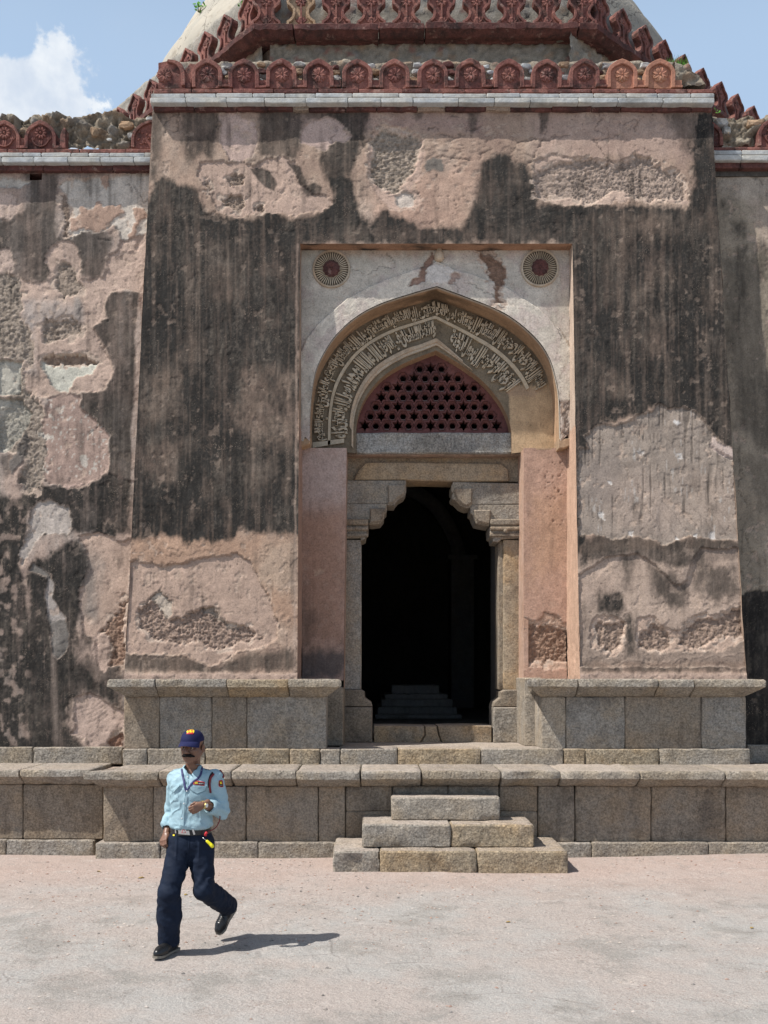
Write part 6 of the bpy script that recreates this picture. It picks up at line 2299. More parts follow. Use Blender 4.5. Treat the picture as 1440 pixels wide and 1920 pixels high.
def lobed():
    out_ = half + [(-x, z) for x, z in half[::-1][1:]]
    inn_ = []
    n = len(out_)
    for i, (x, z) in enumerate(out_):
        x0_, z0_ = out_[max(0, i - 1)]
        x1_, z1_ = out_[min(n - 1, i + 1)]
        tx, tz_ = x1_ - x0_, z1_ - z0_
        L = math.hypot(tx, tz_) + 1e-9
        nx_, nz_ = -tz_ / L, tx / L
        inn_.append((x + nx_ * 0.040, max(0.0, z + nz_ * 0.040)))
    V, F = [], []
    add_prism(V, F, out_, 0.0, 0.09)
    V2, F2 = frame_mesh('m', out_, inn_, -0.04, 0.005, None, None)
    b = len(V)
    V += V2
    F += [tuple(b + i for i in f) for f in F2]
    o = mesh_np('lobed_merlon', V, F, M['red'], None, sharp=30)
    me = o.data
    bpy.data.objects.remove(o)
    V, F = [], []
    for i in range(8):
        petal(0, 0.40, -0.004, 2 * math.pi * i / 8, 0.02, 0.085, 0.03, 0.03, V, F, 4)
    dome_cap(0, 0.40, -0.004, 0.025, 0.04, V, F, 8)
    add_prism(V, F, [(-0.012, 0.05), (0.012, 0.05), (0.012, 0.34), (-0.012, 0.34)], -0.028, 0.0)
    dome_cap(0, 0.14, -0.002, 0.042, 0.035, V, F, 8)
    for sx in (-1, 1):
        for an in (25, 50):
            petal(0, 0.07, -0.002, R(90 - sx * an), 0, 0.12, 0.026, 0.024, V, F, 3)
    dome_cap(0, 0.03, -0.002, 0.03, 0.03, V, F, 8)
    o = mesh_np('carved_flower', V, F, M['red'], None, smooth=False)
    me2 = o.data
    bpy.data.objects.remove(o)
    return me, me2


lm, lf = lobed()
lmp = lm.copy()
lmp.materials[0] = M['brownstone']
for xf_, L, nm in faces:
    n = 10 if nm == 'front' else 9
    for i in range(n):
        x = L * (i + 0.5) / n if nm == 'front' else L * (i + 0.42) / n
        if nm == 'front':
            x = (i * 66.5 + 24) / FPX * YO
        o = bpy.data.objects.new('lobed_merlon', lmp if (nm == 'front' and i == 1) else lm)
        link(o, TOMB)
        p0 = xf_(Vector((x, 0.16, ZCT + 0.004)))
        p1 = xf_(Vector((x + 1, 0.16, ZCT)))
        an = math.atan2(p1.y - p0.y, p1.x - p0.x)
        o.matrix_world = Matrix.Translation(p0) @ Matrix.Rotation(an, 4, 'Z') @ Matrix.Rotation(R(random.uniform(-1.5, 1.5)), 4, 'Y') @ Matrix.Diagonal((1.08, 1, 1.08, 1))
        r = bpy.data.objects.new('carved_flower', lf)
        link(r, o)
# dome
M['dome'] = None


def mat_dome():
    m, t, p = material('dome_plaster')
    pos = t.pos()
    n1 = t.noise(pos, 0.9, 6, 0.62)
    c = t.mix(t.ramp(n1, 0.35, 0.65), (0.44, 0.40, 0.33), (0.36, 0.34, 0.29))
    n2 = t.noise(pos, 3.5, 6, 0.7)
    c = t.mix(t.math('MULTIPLY', t.ramp(n2, 0.5, 0.72), 0.6), c, (0.24, 0.20, 0.15))
    sepx = t.node('ShaderNodeSeparateXYZ')
    t.l.new(pos, sepx.inputs[0])
    c = t.mix(t.math('MULTIPLY', t.ramp(sepx.outputs[0], 1.5, 4.5), 0.45), c, (0.20, 0.18, 0.15))
    cr = t.voro(t.vmath('ADD', pos, t.vmath('SCALE', t.noise(pos, 3, 3))), 1.1, 'DISTANCE_TO_EDGE')
    crm = t.ramp(cr, 0.0, 0.016, 1, 0)
    c = t.mix(t.math('MULTIPLY', crm, 0.7), c, (0.06, 0.05, 0.045))
    t.l.new(c, p.inputs['Base Color'])
    cr2 = t.voro(pos, 7, 'DISTANCE_TO_EDGE')
    h = t.math('ADD', t.math('MULTIPLY', t.noise(pos, 9, 6, 0.65), 1.2), t.math('MULTIPLY', t.ramp(cr2, 0, 0.08), t.ramp(sepx.outputs[0], 2, 4, 0, 0.4)))
    t.l.new(t.bump(h, 0.6, 0.03), p.inputs['Normal'])
    return m


M['dome'] = mat_dome()
DC = Vector((PX(775, 22.5), 22.5, PZ(360, 22.5)))
DR = 6.0
V, F = [], []
nu, nv = 96, 40
for j in range(nv + 1):
    el = R(-8 + 98 * j / nv)
    for i in range(nu):
        an = 2 * math.pi * i / nu
        rr = DR * (1 + 0.006 * float(math.sin(3 * an + j)))
        V.append((DC.x + rr * math.cos(el) * math.cos(an), DC.y + rr * math.cos(el) * math.sin(an), DC.z + rr * 0.72 * math.sin(el)))
for j in range(nv):
    for i in range(nu):
        a = j * nu + i
        b = j * nu + (i + 1) % nu
        F.append((a, b, b + nu, a + nu))
mesh_np('dome', V, F, M['dome'], TOMB)
# roof of the drum, up to the foot of the dome
pts = [(p.x, p.y) for p in (A0, B0, R0, far[1], far[1] + Vector((-3, 5, 0)), far[0] + Vector((3, 5, 0)), far[0], L0)]
c_ = Vector((sum(p[0] for p in pts) / 8, sum(p[1] for p in pts) / 8, 0))
pi2 = [((p[0] - c_.x) * 0.93 + c_.x, (p[1] - c_.y) * 0.93 + c_.y) for p in pts]
n = len(pi2)
V = [(x, y, 8.6) for x, y in pi2] + [(x, y, ZCT - 0.02) for x, y in pi2]
F = [tuple(range(n))[::-1], tuple(n + i for i in range(n))] + [(i, (i + 1) % n, n + (i + 1) % n, n + i) for i in range(n)]
mesh_np('drum_core', V, F, M['mortar'], TOMB, smooth=False)

# ------------------------------------------------------------------ weeds growing on the tomb


def mat_leaf(name, c0, c1):
    m, t, p = material(name)
    rnd = t.noise(t.pos(), 22, 2)
    c = t.mix(t.ramp(rnd, 0.35, 0.65), c0, c1)
    t.l.new(c, p.inputs['Base Color'])
    p.inputs['Roughness'].default_value = 0.55
    p.inputs['Transmission Weight'].default_value = 0.0
    return m


M['leaf'] = mat_leaf('young_leaf', (0.07, 0.22, 0.02), (0.13, 0.34, 0.04))
M['stem'] = mat_leaf('weed_stem', (0.12, 0.14, 0.05), (0.16, 0.13, 0.06))


def weed(label, base, h, n, seed, grass=False):
    rd = random.Random(seed)
    root = empty('grass_tuft' if grass else 'weed', tuple(base))
    tag(root, label, 'grass tuft' if grass else 'weed')
    V, F, SV, SF = [], [], [], []
    for i in range(n):
        if grass:
            an = rd.uniform(0, 6.28)
            ln = h * rd.uniform(0.5, 1)
            lean = rd.uniform(0.1, 0.8)
            b0_ = Vector((rd.uniform(-1, 1) * h * 0.8, rd.uniform(-.3, .3) * h, 0))
            w_ = 0.006
            pr_ = None
            for k_ in range(4):
                f = k_ / 3
                c = b0_ + Vector((math.cos(an) * lean * ln * f * f, math.sin(an) * lean * ln * f * f, ln * f * (1 - 0.3 * f * lean)))
                V += [tuple(c + Vector((w_ * (1 - f), 0, 0))), tuple(c - Vector((w_ * (1 - f), 0, 0)))]
                if k_:
                    q_ = len(V) - 4
                    F.append((q_, q_ + 1, q_ + 3, q_ + 2))
        else:
            an = rd.uniform(0, 6.28)
            c = Vector((math.cos(an), math.sin(an) * 0.5, 0)) * h * rd.uniform(0.1, 0.7) + Vector((0, 0, h * rd.uniform(0.1, 1)))
            b = len(SV)
            SV += [(0.004, 0, 0), (-0.004, 0, 0), tuple(c + Vector((-0.002, 0, 0))), tuple(c + Vector((0.002, 0, 0)))]
            SF.append((b, b + 1, b + 2, b + 3))
            u_ = Vector((rd.uniform(-1, 1), rd.uniform(-.6, .6), rd.uniform(-.4, .6))).normalized()
            w_ = u_.cross(Vector((rd.uniform(-.3, .3), -1, 0.5))).normalized()
            L = h * rd.uniform(0.28, 0.45)
            b = len(V)
            nrm = u_.cross(w_)
            for (fu, fw, fn) in ((0, 0, 0), (.3, .38, .08), (.65, .36, .05), (1, 0, -.06), (.65, -.36, .05), (.3, -.38, .08)):
                V.append(tuple(c + u_ * L * fu + w_ * L * fw + nrm * L * fn))
            F.append(tuple(range(b, b + 6)))
    mesh_np('blades' if grass else 'leaves', V, F, M['leaf'], root, smooth=False)
    if SV:
        mesh_np('stem', SV, SF, M['stem'], root, smooth=False)
    return root


def dome_pt(px_, py_):
    """where the ray through this place meets the dome"""
    d = Vector(((px_ - VX) / FPX, 1, (VY - py_) / FPX)).normalized()
    o = Vector((0, 0, H)) - DC
    o.z /= 0.72
    d0 = d.copy()
    d = Vector((d.x, d.y, d.z / 0.72))
    sc_ = d.length
    d.normalize()
    b = o.dot(d)
    disc = b * b - (o.dot(o) - DR * DR)
    if disc < 0:
        t_ = -b
    else:
        t_ = -b - math.sqrt(disc)
    return Vector((0, 0, H)) + d0 * (t_ / sc_)


weed('small leafy weed sprouting from the left edge of the dome', dome_pt(373, 24), 0.20, 16, 3)
c = faces[1][0](Vector((side_len * 0.93, 0.5, ZCT + 0.62)))
weed('tiny green sprig on top of the left slope of the drum parapet', P(454, 12, 16.7), 0.13, 12, 5)
weed('tuft of thin grass on the broken right end of the gateway parapet', P(1268, 128, 13.2), 0.17, 60, 6, True)
weed('low creeper leaves beside the broken merlon right of the gateway', P(1345, 213, 13.1), 0.06, 10, 8)

# ------------------------------------------------------------------ ground


def mat_ground():
    m, t, p = material('ground_concrete')
    pos = t.pos()
    n1 = t.noise(pos, 0.9, 7, 0.66)
    n2 = t.noise(t.vmath('ADD', pos, (7, 3, 0)), 1.3, 7, 0.68)
    c = t.mix(t.ramp(n1, 0.40, 0.62), (0.385, 0.34, 0.312), (0.375, 0.36, 0.342))
    c = t.mix(t.math('MULTIPLY', t.ramp(n2, 0.50, 0.64), 0.8), c, (0.275, 0.26, 0.24))
    sepx = t.node('ShaderNodeSeparateXYZ')
    t.l.new(pos, sepx.inputs[0])
    # rosier strip close to the plinth
    c = t.mix(t.math('MULTIPLY', t.ramp(t.math('ADD', sepx.outputs[1], t.math('MULTIPLY', n2, 1.5)), 9.4, 11.3), 0.7), c, (0.43, 0.325, 0.28))
    n3 = t.noise(t.pos((1, 1.6, 1)), 3.6, 6, 0.7)
    c = t.mix(t.math('MULTIPLY', t.ramp(n3, 0.56, 0.70), 0.55), c, (0.30, 0.25, 0.22))
    n4 = t.noise(t.vmath('ADD', pos, (3, 9, 0)), 2.4, 6, 0.7)
    c = t.mix(t.math('MULTIPLY', t.ramp(n4, 0.56, 0.7), 0.5), c, (0.50, 0.45, 0.41))
    n5 = t.noise(t.vmath('ADD', pos, (21, 2, 0)), 5.5, 7, 0.75)
    c = t.mix(t.math('MULTIPLY', t.ramp(n5, 0.55, 0.66), 0.6), c, (0.255, 0.235, 0.215))
    n6 = t.noise(t.vmath('ADD', pos, (2, 31, 0)), 7, 6, 0.7)
    c = t.mix(t.math('MULTIPLY', t.ramp(n6, 0.57, 0.68), 0.5), c, (0.50, 0.46, 0.43))
    ck = t.voro(t.vmath('ADD', pos, t.vmath('SCALE', t.node('ShaderNodeTexNoise').outputs['Color'])), 0.8, 'DISTANCE_TO_EDGE')
    c = t.mix(t.math('MULTIPLY', t.math('MULTIPLY', t.ramp(ck, 0.0, 0.010, 1, 0), t.ramp(n1, 0.5, 0.62)), 0.5), c, (0.16, 0.14, 0.13))
    gr = t.noise(pos, 70, 4, 0.72)
    k = t.ramp(gr, 0.3, 0.7, 0.72, 1.24, False)
    c2 = t.vmath('SCALE', c)
    t.put(c2.node.inputs['Scale'], k)
    # gravelly patches: dark and pale grit
    zone = t.ramp(t.noise(t.vmath('ADD', pos, (1, 5, 0)), 0.9, 5, 0.6), 0.42, 0.6)
    g1 = t.math('GREATER_THAN', t.noise(pos, 44, 3, 0.6), 0.635)
    c3 = t.mix(t.math('MULTIPLY', t.math('MULTIPLY', g1, zone), 0.7), c2, (0.20, 0.13, 0.11))
    g2 = t.math('GREATER_THAN', t.noise(t.vmath('ADD', pos, (9, 1, 0)), 60, 2, 0.5), 0.71)
    c3 = t.mix(t.math('MULTIPLY', g2, 0.5), c3, (0.62, 0.58, 0.54))
    t.l.new(c3, p.inputs['Base Color'])
    h = t.math('ADD', t.math('MULTIPLY', t.noise(pos, 24, 6, 0.7), 1.0), t.math('MULTIPLY', t.noise(pos, 4, 5, 0.6), 1.6))
    t.l.new(t.bump(h, 0.85, 0.022), p.inputs['Normal'])
    p.inputs['Roughness'].default_value = 0.92
    return m


M['ground'] = mat_ground()
gx = np.r_[-400, -120, -40, -16, np.linspace(-9, 11, 180), 18, 45, 130, 400]
gy = np.r_[-400, -120, -40, -12, -2, np.linspace(3.5, 11.9, 110), 14, 40, 130, 800]
Xg_, Yg_ = np.meshgrid(gx, gy, indexing='ij')
inside = sst(-9, -7, Xg_) * sst(11, 9, Xg_) * sst(3.5, 5, Yg_)
Zg_ = inside * (0.012 * fbm(Xg_ * 0.6, Yg_ * 0.7, 3, 5) + 0.004 * fbm(Xg_ * 3, Yg_ * 4, 3, 6))
Zg_ += 0.05 * sst(2.0, 4.5, Xg_) * sst(9.5, 11.2, Yg_) * sst(12, 9, Xg_)
Zg_ -= 0.004
F = grid_faces(len(gx), len(gy))
g_ = mesh_np('ground', np.stack([Xg_, Yg_, Zg_], -1).reshape(-1, 3), F, M['ground'], None)
tag(g_, kind='structure')


def gz(x, y):
    i = int(np.clip(np.searchsorted(gx, x), 1, len(gx) - 1))
    j = int(np.clip(np.searchsorted(gy, y), 1, len(gy) - 1))
    return float(Zg_[i, j])


# grit and crumbs of mortar lying about
rd = random.Random(11)
V, F = [], []
oct_v = [(1, 0, 0), (-1, 0, 0), (0, 1, 0), (0, -1, 0), (0, 0, 1), (0, 0, -1)]
oct_f = [(0, 2, 4), (2, 1, 4), (1, 3, 4), (3, 0, 4), (2, 0, 5), (1, 2, 5), (3, 1, 5), (0, 3, 5)]
MI = []
for i in range(9000):
    if rd.random() < 0.55:
        x, y = rd.gauss(-1.2, 1.6), rd.uniform(7.4, 11.1)
    else:
        x, y = rd.uniform(-4.5, 5.0), rd.uniform(5.6, 11.1)
    if 10.3 < y and -0.6 < x < 2.1:
        continue
    r = 0.0022 + 0.0115 * rd.random() ** 7
    z = gz(x, y)
    b = len(V)
    an = rd.uniform(0, 6.28)
    for (a1, b1, c1) in oct_v:
        k_ = rd.uniform(0.7, 1.3) * r
        V.append((x + (a1 * math.cos(an) - b1 * math.sin(an)) * k_ * 1.3, y + (a1 * math.sin(an) + b1 * math.cos(an)) * k_, z + c1 * k_ * 0.6 + r * 0.2))
    F += [tuple(b + q_ for q_ in f) for f in oct_f]
    MI += [rd.choice((0, 0, 1, 1, 2))] * 8
M['grit0'] = mat_stone('pale_grit', (0.55, 0.50, 0.46), (0.5, 0.42, 0.36), (0.4, 0.35, 0.3), 0.003, 0.1)
M['grit1'] = mat_stone('brown_grit', (0.34, 0.23, 0.19), (0.4, 0.28, 0.22), (0.22, 0.15, 0.12), 0.003, 0.1)
M['grit2'] = mat_stone('grey_grit', (0.22, 0.21, 0.2), (0.28, 0.25, 0.22), (0.12, 0.11, 0.1), 0.003, 0.1)
gr_ = mesh_np('gravel', V, F, [M['grit0'], M['grit1'], M['grit2']], None, smooth=False)
gr_.data.polygons.foreach_set('material_index', MI)
tag(gr_, 'fine grit and mortar crumbs scattered over the pale ground', 'gravel', kind='stuff')
# dry leaves
M['dry_leaf'] = mat_leaf('dry_leaf', (0.42, 0.30, 0.10), (0.30, 0.20, 0.08))


def leaf(px_, py_, label, s, an):
    Y_ = FPX * H / (py_ - VY)
    c = P(px_, py_, Y_)
    V = []
    for (a, b, z) in ((0, 0, .002), (.35, .28, .10), (.7, .24, .14), (1, 0, .03), (.7, -.24, .12), (.35, -.28, .08)):
        V.append((c.x + s * (a * math.cos(an) - b * math.sin(an)), c.y + s * (a * math.sin(an) + b * math.cos(an)), gz(c.x, c.y) + 0.004 + s * z))
    o = mesh_np('fallen_leaf', V + [(x, y, z - 0.002) for x, y, z in V], [(0, 1, 2, 3), (0, 3, 4, 5), (9, 8, 7, 6), (11, 10, 9, 6)], M['dry_leaf'], None, smooth=False)
    tag(o, label, 'leaf', 'dry leaves on the ground')


leaf(258, 1646, 'yellow dry leaf on the ground left of the walking guard', 0.07, 0.3)
leaf(345, 1678, 'small ochre leaf on the ground behind the guard between his legs', 0.05, 1.0)
leaf(181, 1633, 'tiny brown leaf near the foot of the plinth, left of the guard', 0.05, -0.4)
leaf(948, 1728, 'little yellow leaf lying below the right end of the steps', 0.045, 0.2)
leaf(1408, 1742, 'small dark green leaf on the ground near the right edge', 0.045, 0.9)
# ------------------------------------------------------------------ the walking guard
from mathutils.bvhtree import BVHTree


def J(x, y, Y):
    p = P(x, y, Y)
    return np.array((p.x, p.y, p.z))


class Field:
    """signed distance field on a box grid, meshed with surface nets"""

    def __init__(s, lo, hi, h):
        s.h = h
        s.lo = np.array(lo, float)
        n = np.ceil((np.array(hi) - s.lo) / h).astype(int) + 1
        s.n = n
        s.ax = [s.lo[i] + h * np.arange(n[i]) for i in range(3)]
        s.d = np.full(tuple(n), 1.0, np.float32)

    def _win(s, lo, hi):
        sl_ = []
        for i in range(3):
            a = int(np.clip(math.floor((lo[i] - s.lo[i]) / s.h), 0, s.n[i] - 1))
            b = int(np.clip(math.ceil((hi[i] - s.lo[i]) / s.h) + 1, a + 1, s.n[i]))
            sl_.append(slice(a, b))
        g = np.meshgrid(*[s.ax[i][sl_[i]] for i in range(3)], indexing='ij')
        return tuple(sl_), g

    def _blend(s, sl_, d, k, sub=False):
        o = s.d[sl_]
        if sub:
            d = -d
            hh = np.maximum(k - np.abs(o - d), 0) / max(k, 1e-6)
            s.d[sl_] = np.maximum(o, d) + hh * hh * k * 0.25
        else:
            hh = np.maximum(k - np.abs(o - d), 0) / max(k, 1e-6)
            s.d[sl_] = np.minimum(o, d) - hh * hh * k * 0.25

    def cap(s, a, b, ra, rb, k=0.02, sub=False, sc=(1, 1, 1)):
        a, b = np.array(a, float), np.array(b, float)
        m = max(ra, rb) * max(sc) + k * 2 + 0.03
        lo, hi = np.minimum(a, b) - m, np.maximum(a, b) + m
        sl_, g = s._win(lo, hi)
        e = (b - a) / np.array(sc)
        w = [(g[i] - a[i]) / sc[i] for i in range(3)]
        t_ = np.clip((w[0] * e[0] + w[1] * e[1] + w[2] * e[2]) / (e @ e + 1e-9), 0, 1)
        d = np.sqrt(sum((w[i] - e[i] * t_) ** 2 for i in range(3))) - (ra + (rb - ra) * t_)
        s._blend(sl_, d.astype(np.float32) * min(sc), k, sub)

    def ell(s, c, r, k=0.02, M_=None, sub=False):
        c, r = np.array(c, float), np.array(r, float)
        m = max(r) + k * 2 + 0.03
        sl_, g = s._win(c - m, c + m)
        w = np.stack([g[i] - c[i] for i in range(3)], -1)
        if M_ is not None:
            w = w @ np.array(M_)
        q = w / r
        l0 = np.sqrt((q ** 2).sum(-1))
        l1 = np.sqrt(((w / (r * r)) ** 2).sum(-1)) + 1e-9
        d = l0 * (l0 - 1) / l1
        s._blend(sl_, d.astype(np.float32), k, sub)

    def trunk(s, zs, cx_, cy_, rx, ry, k=0.02, pw=2.4):
        lo = np.array((min(cx_) - max(rx) - .08, min(cy_) - max(ry) - .08, min(zs) - .06))
        hi = np.array((max(cx_) + max(rx) + .08, max(cy_) + max(ry) + .08, max(zs) + .06))
        sl_, g = s._win(lo, hi)
        Z = g[2]
        f = lambda a: np.interp(Z, zs, a)
        X, Y, A, B = f(cx_), f(cy_), f(rx), f(ry)
        q = (np.abs((g[0] - X) / A) ** pw + np.abs((g[1] - Y) / B) ** pw) ** (1 / pw)
        d = (q - 1) * np.minimum(A, B)
        d = np.maximum(d, np.maximum(min(zs) - Z, Z - max(zs)))
        s._blend(sl_, d.astype(np.float32), k)

    def plane_cut(s, pt, nrm):
        """remove everything on the side nrm points to"""
        g = np.meshgrid(*s.ax, indexing='ij')
        d = sum((g[i] - pt[i]) * nrm[i] for i in range(3))
        s.d = np.maximum(s.d, d.astype(np.float32))

    def mesh(s):
        d = s.d
        n = d.shape
        ins = d < 0
        c = np.zeros((n[0] - 1, n[1] - 1, n[2] - 1), np.int8)
        for i in (0, 1):
            for j in (0, 1):
                for k in (0, 1):
                    c += ins[i:n[0] - 1 + i, j:n[1] - 1 + j, k:n[2] - 1 + k]
        act = (c > 0) & (c < 8)
        idx = np.full(act.shape, -1, np.int64)
        I = np.argwhere(act)
        idx[act] = np.arange(len(I))
        acc = np.zeros((len(I), 3))
        cnt = np.zeros(len(I))
        cor = [(i, j, k) for i in (0, 1) for j in (0, 1) for k in (0, 1)]
        val = {q: d[I[:, 0] + q[0], I[:, 1] + q[1], I[:, 2] + q[2]] for q in cor}
        for a in cor:
            for ax_ in range(3):
                if a[ax_] == 0:
                    b = list(a)
                    b[ax_] = 1
                    b = tuple(b)
                    va, vb = val[a], val[b]
                    m = (va < 0) != (vb < 0)
                    t_ = np.where(m, va / (va - vb + 1e-12), 0)
                    p = np.zeros((len(I), 3))
                    p += np.array(a)
                    p[:, ax_] += t_
                    acc += p * m[:, None]
                    cnt += m
        V = s.lo + (I + acc / np.maximum(cnt, 1)[:, None]) * s.h
        F = []
        for ax_ in range(3):
            o1, o2 = [(1, 2), (2, 0), (0, 1)][ax_]
            sa = [slice(None)] * 3
            sb = [slice(None)] * 3
            sa[ax_] = slice(0, -1)
            sb[ax_] = slice(1, None)
            ch = ins[tuple(sa)] != ins[tuple(sb)]
            E = np.argwhere(ch)
            E = E[(E[:, o1] > 0) & (E[:, o2] > 0) & (E[:, o1] < n[o1] - 1) & (E[:, o2] < n[o2] - 1)]
            fl = ins[E[:, 0], E[:, 1], E[:, 2]]

            def cell(da, db):
                q = E.copy()
                q[:, o1] -= da
                q[:, o2] -= db
                return idx[q[:, 0], q[:, 1], q[:, 2]]
            quad = np.stack([cell(1, 1), cell(0, 1), cell(0, 0), cell(1, 0)], -1)
            quad[~fl] = quad[~fl][:, ::-1]
            F.append(quad)
        F = np.vstack(F)
        F = F[(F >= 0).all(1)]
        return V, F


def relax(V, F, it=2, lam=0.5):
    E = np.vstack([F[:, [0, 1]], F[:, [1, 2]], F[:, [2, 3]], F[:, [3, 0]]])
    for _ in range(it):
        acc = np.zeros_like(V)
        cnt = np.zeros(len(V))
        for a, b in ((0, 1), (1, 0)):
            np.add.at(acc, E[:, a], V[E[:, b]])
            np.add.at(cnt, E[:, a], 1)
        V = V + lam * (acc / np.maximum(cnt, 1)[:, None] - V)
    return V


def normals(V, F):
    n = np.cross(V[F[:, 2]] - V[F[:, 0]], V[F[:, 3]] - V[F[:, 1]])
    N = np.zeros_like(V)
    for k in range(4):
        np.add.at(N, F[:, k], n)
    return N / (np.linalg.norm(N, axis=1)[:, None] + 1e-12)


def n3(p, f, seed, o=3):
    """cheap 3-D noise from three 2-D slices"""
    x, y, z = (p[:, i] * f for i in range(3))
    return (fbm(x + 3.1 * seed, z + y * 0.6, o, seed) + fbm(y + 1.7 * seed, z * 1.05 + x * 0.4, o, seed + 5) + fbm(x + y, z * 0.9 + 5, o, seed + 9)) / 3 * 1.6


def mat_cloth(name, c0, c1, rough=0.85, weave=220, spec=0.2, bump=0.25):
    m, t, p = material(name)
    pos = t.pos()
    n = t.noise(pos, 9, 4, 0.6)
    c = t.mix(t.ramp(n, 0.35, 0.65), c0, c1)
    k = t.ramp(t.noise(pos, weave, 2, 0.5), 0.3, 0.7, 0.93, 1.07, False)
    c2 = t.vmath('SCALE', c)
    t.put(c2.node.inputs['Scale'], k)
    t.l.new(c2, p.inputs['Base Color'])
    h = t.math('ADD', t.math('MULTIPLY', t.noise(pos, 38, 4, 0.6), 1.0), t.math('MULTIPLY', t.noise(pos, weave, 2), 0.2))
    t.l.new(t.bump(h, bump, 0.006), p.inputs['Normal'])
    p.inputs['Roughness'].default_value = rough
    p.inputs['Specular IOR Level'].default_value = spec
    return m


def mat_plain(name, c, rough=0.5, metal=0.0, spec=0.4):
    m, t, p = material(name)
    k = t.ramp(t.noise(t.pos(), 60, 3, 0.6), 0.3, 0.7, 0.88, 1.1, False)
    rgb = t.node('ShaderNodeRGB')
    rgb.outputs[0].default_value = tuple(c) + (1,)
    c2 = t.vmath('SCALE', rgb.outputs[0])
    t.put(c2.node.inputs['Scale'], k)
    t.l.new(c2, p.inputs['Base Color'])
    p.inputs['Roughness'].default_value = rough
    p.inputs['Metallic'].default_value = metal
    p.inputs['Specular IOR Level'].default_value = spec
    return m


M['shirt'] = mat_cloth('pale_blue_cotton', (0.30, 0.44, 0.50), (0.33, 0.47, 0.53), 0.85)
M['shirt_d'] = mat_cloth('pale_blue_seam_shade', (0.20, 0.31, 0.36), (0.22, 0.33, 0.38), 0.85)  # darker shirt cloth for the painted shade under the pocket flaps
M['trouser'] = mat_cloth('navy_serge', (0.008, 0.013, 0.027), (0.011, 0.018, 0.036), 0.75, 200, 0.15)
M['cap'] = mat_cloth('royal_navy_twill', (0.012, 0.014, 0.055), (0.015, 0.018, 0.07), 0.8)
M['skin'] = mat_plain('brown_skin', (0.185, 0.092, 0.058), 0.42, 0, 0.5)
M['hair'] = mat_plain('black_hair', (0.008, 0.007, 0.007), 0.75, 0, 0.15)
M['leather'] = mat_plain('black_leather', (0.012, 0.012, 0.013), 0.32, 0, 0.5)
M['sole'] = mat_plain('worn_shoe_sole', (0.20, 0.18, 0.15), 0.8)
M['steel'] = mat_plain('polished_steel', (0.62, 0.62, 0.62), 0.28, 1.0)
M['gold'] = mat_plain('gold_metal', (0.75, 0.58, 0.22), 0.3, 1.0)
M['white'] = mat_plain('white_enamel', (0.7, 0.72, 0.72), 0.3)
M['yellow'] = mat_plain('yellow_thread', (0.80, 0.60, 0.02), 0.6)
M['redc'] = mat_plain('red_thread', (0.50, 0.02, 0.03), 0.6)
M['maroon'] = mat_plain('maroon_cord', (0.16, 0.012, 0.02), 0.6)
M['black'] = mat_plain('black_cloth', (0.012, 0.012, 0.014), 0.7)
M['lan'] = mat_plain('navy_ribbon', (0.05, 0.05, 0.15), 0.6)
M['eye'] = mat_plain('eye_white', (0.30, 0.26, 0.23), 0.3)
M['plasticy'] = mat_plain('yellow_plastic', (0.80, 0.72, 0.02), 0.35)

MAN = empty('person', tuple(J(345, 1785, 7.38)))
MAN.location = (0, 0, 0)
tag(MAN, 'guard in pale blue shirt, navy trousers and cap striding towards the camera', 'person')

# joints
aR, kR, hR = J(317, 1766, 7.36), J(317, 1676, 7.27), J(341, 1576, 7.43)
aL, kL, hL = J(426, 1697, 7.72), J(383, 1669, 7.36), J(374, 1578, 7.46)
heelR, toeR = J(327, 1779, 7.40), J(293, 1795, 7.17)
heelR[2], toeR[2] = 0.034, 0.030
heelL, toeL = J(431, 1704, 7.80), J(412, 1737, 7.70)
pelv = J(357, 1582, 7.45)
waist = J(357.5, 1556, 7.44)
chest = J(361, 1482, 7.42)
sR, eR, wR = J(333, 1457, 7.47), J(323, 1521, 7.56), J(312, 1563, 7.43)
sL, eL, wL = J(401, 1457, 7.42), J(415, 1519, 7.46), J(380, 1509, 7.25)
nk = J(361, 1440, 7.45)
HC = J(360.5, 1399, 7.39)          # middle of the head
yaw = R(-13)
fw = np.array((math.sin(yaw), -math.cos(yaw), 0.0))
rt = np.array((math.cos(yaw), math.sin(yaw), 0.0))
up = np.array((0, 0, 1.0))
pt_ = R(-6)
fw = fw * math.cos(pt_) + up * math.sin(pt_)
up = np.cross(rt, fw)
if up[2] < 0:
    up = -up


def HL(x, f, z):
    return HC + rt * x + fw * f + up * z


HM = np.stack([rt, fw, up], -1)     # columns: local axes in world

# ---- skin: head, neck, trunk, arms with hands, legs: one surface
lo = (-1.70, 6.98, 0.02)
hi = (-1.04, 7.92, 1.66)
B = Field(lo, hi, 0.0052)
B.cap(pelv, chest, 0.09, 0.10, 0.03, sc=(1.2, .85, 1))
B.cap(chest, nk, 0.08, 0.055, 0.03)
for (a, b, c, d_, r1, r2, r3) in ((sR, eR, wR, None, .042, .036, .026), (sL, eL, wL, None, .042, .036, .026)):
    B.cap(chest, a, 0.05, 0.045, 0.02)
    B.cap(a, b, r1, r2, 0.015)
    B.cap(b, c, r2, r3, 0.012)
for (h_, k_, a_) in ((hR, kR, aR), (hL, kL, aL)):
    B.cap(h_, k_, 0.07, 0.048, 0.02)
    B.cap(k_, a_, 0.046, 0.032, 0.02)
Vb, Fb = B.mesh()

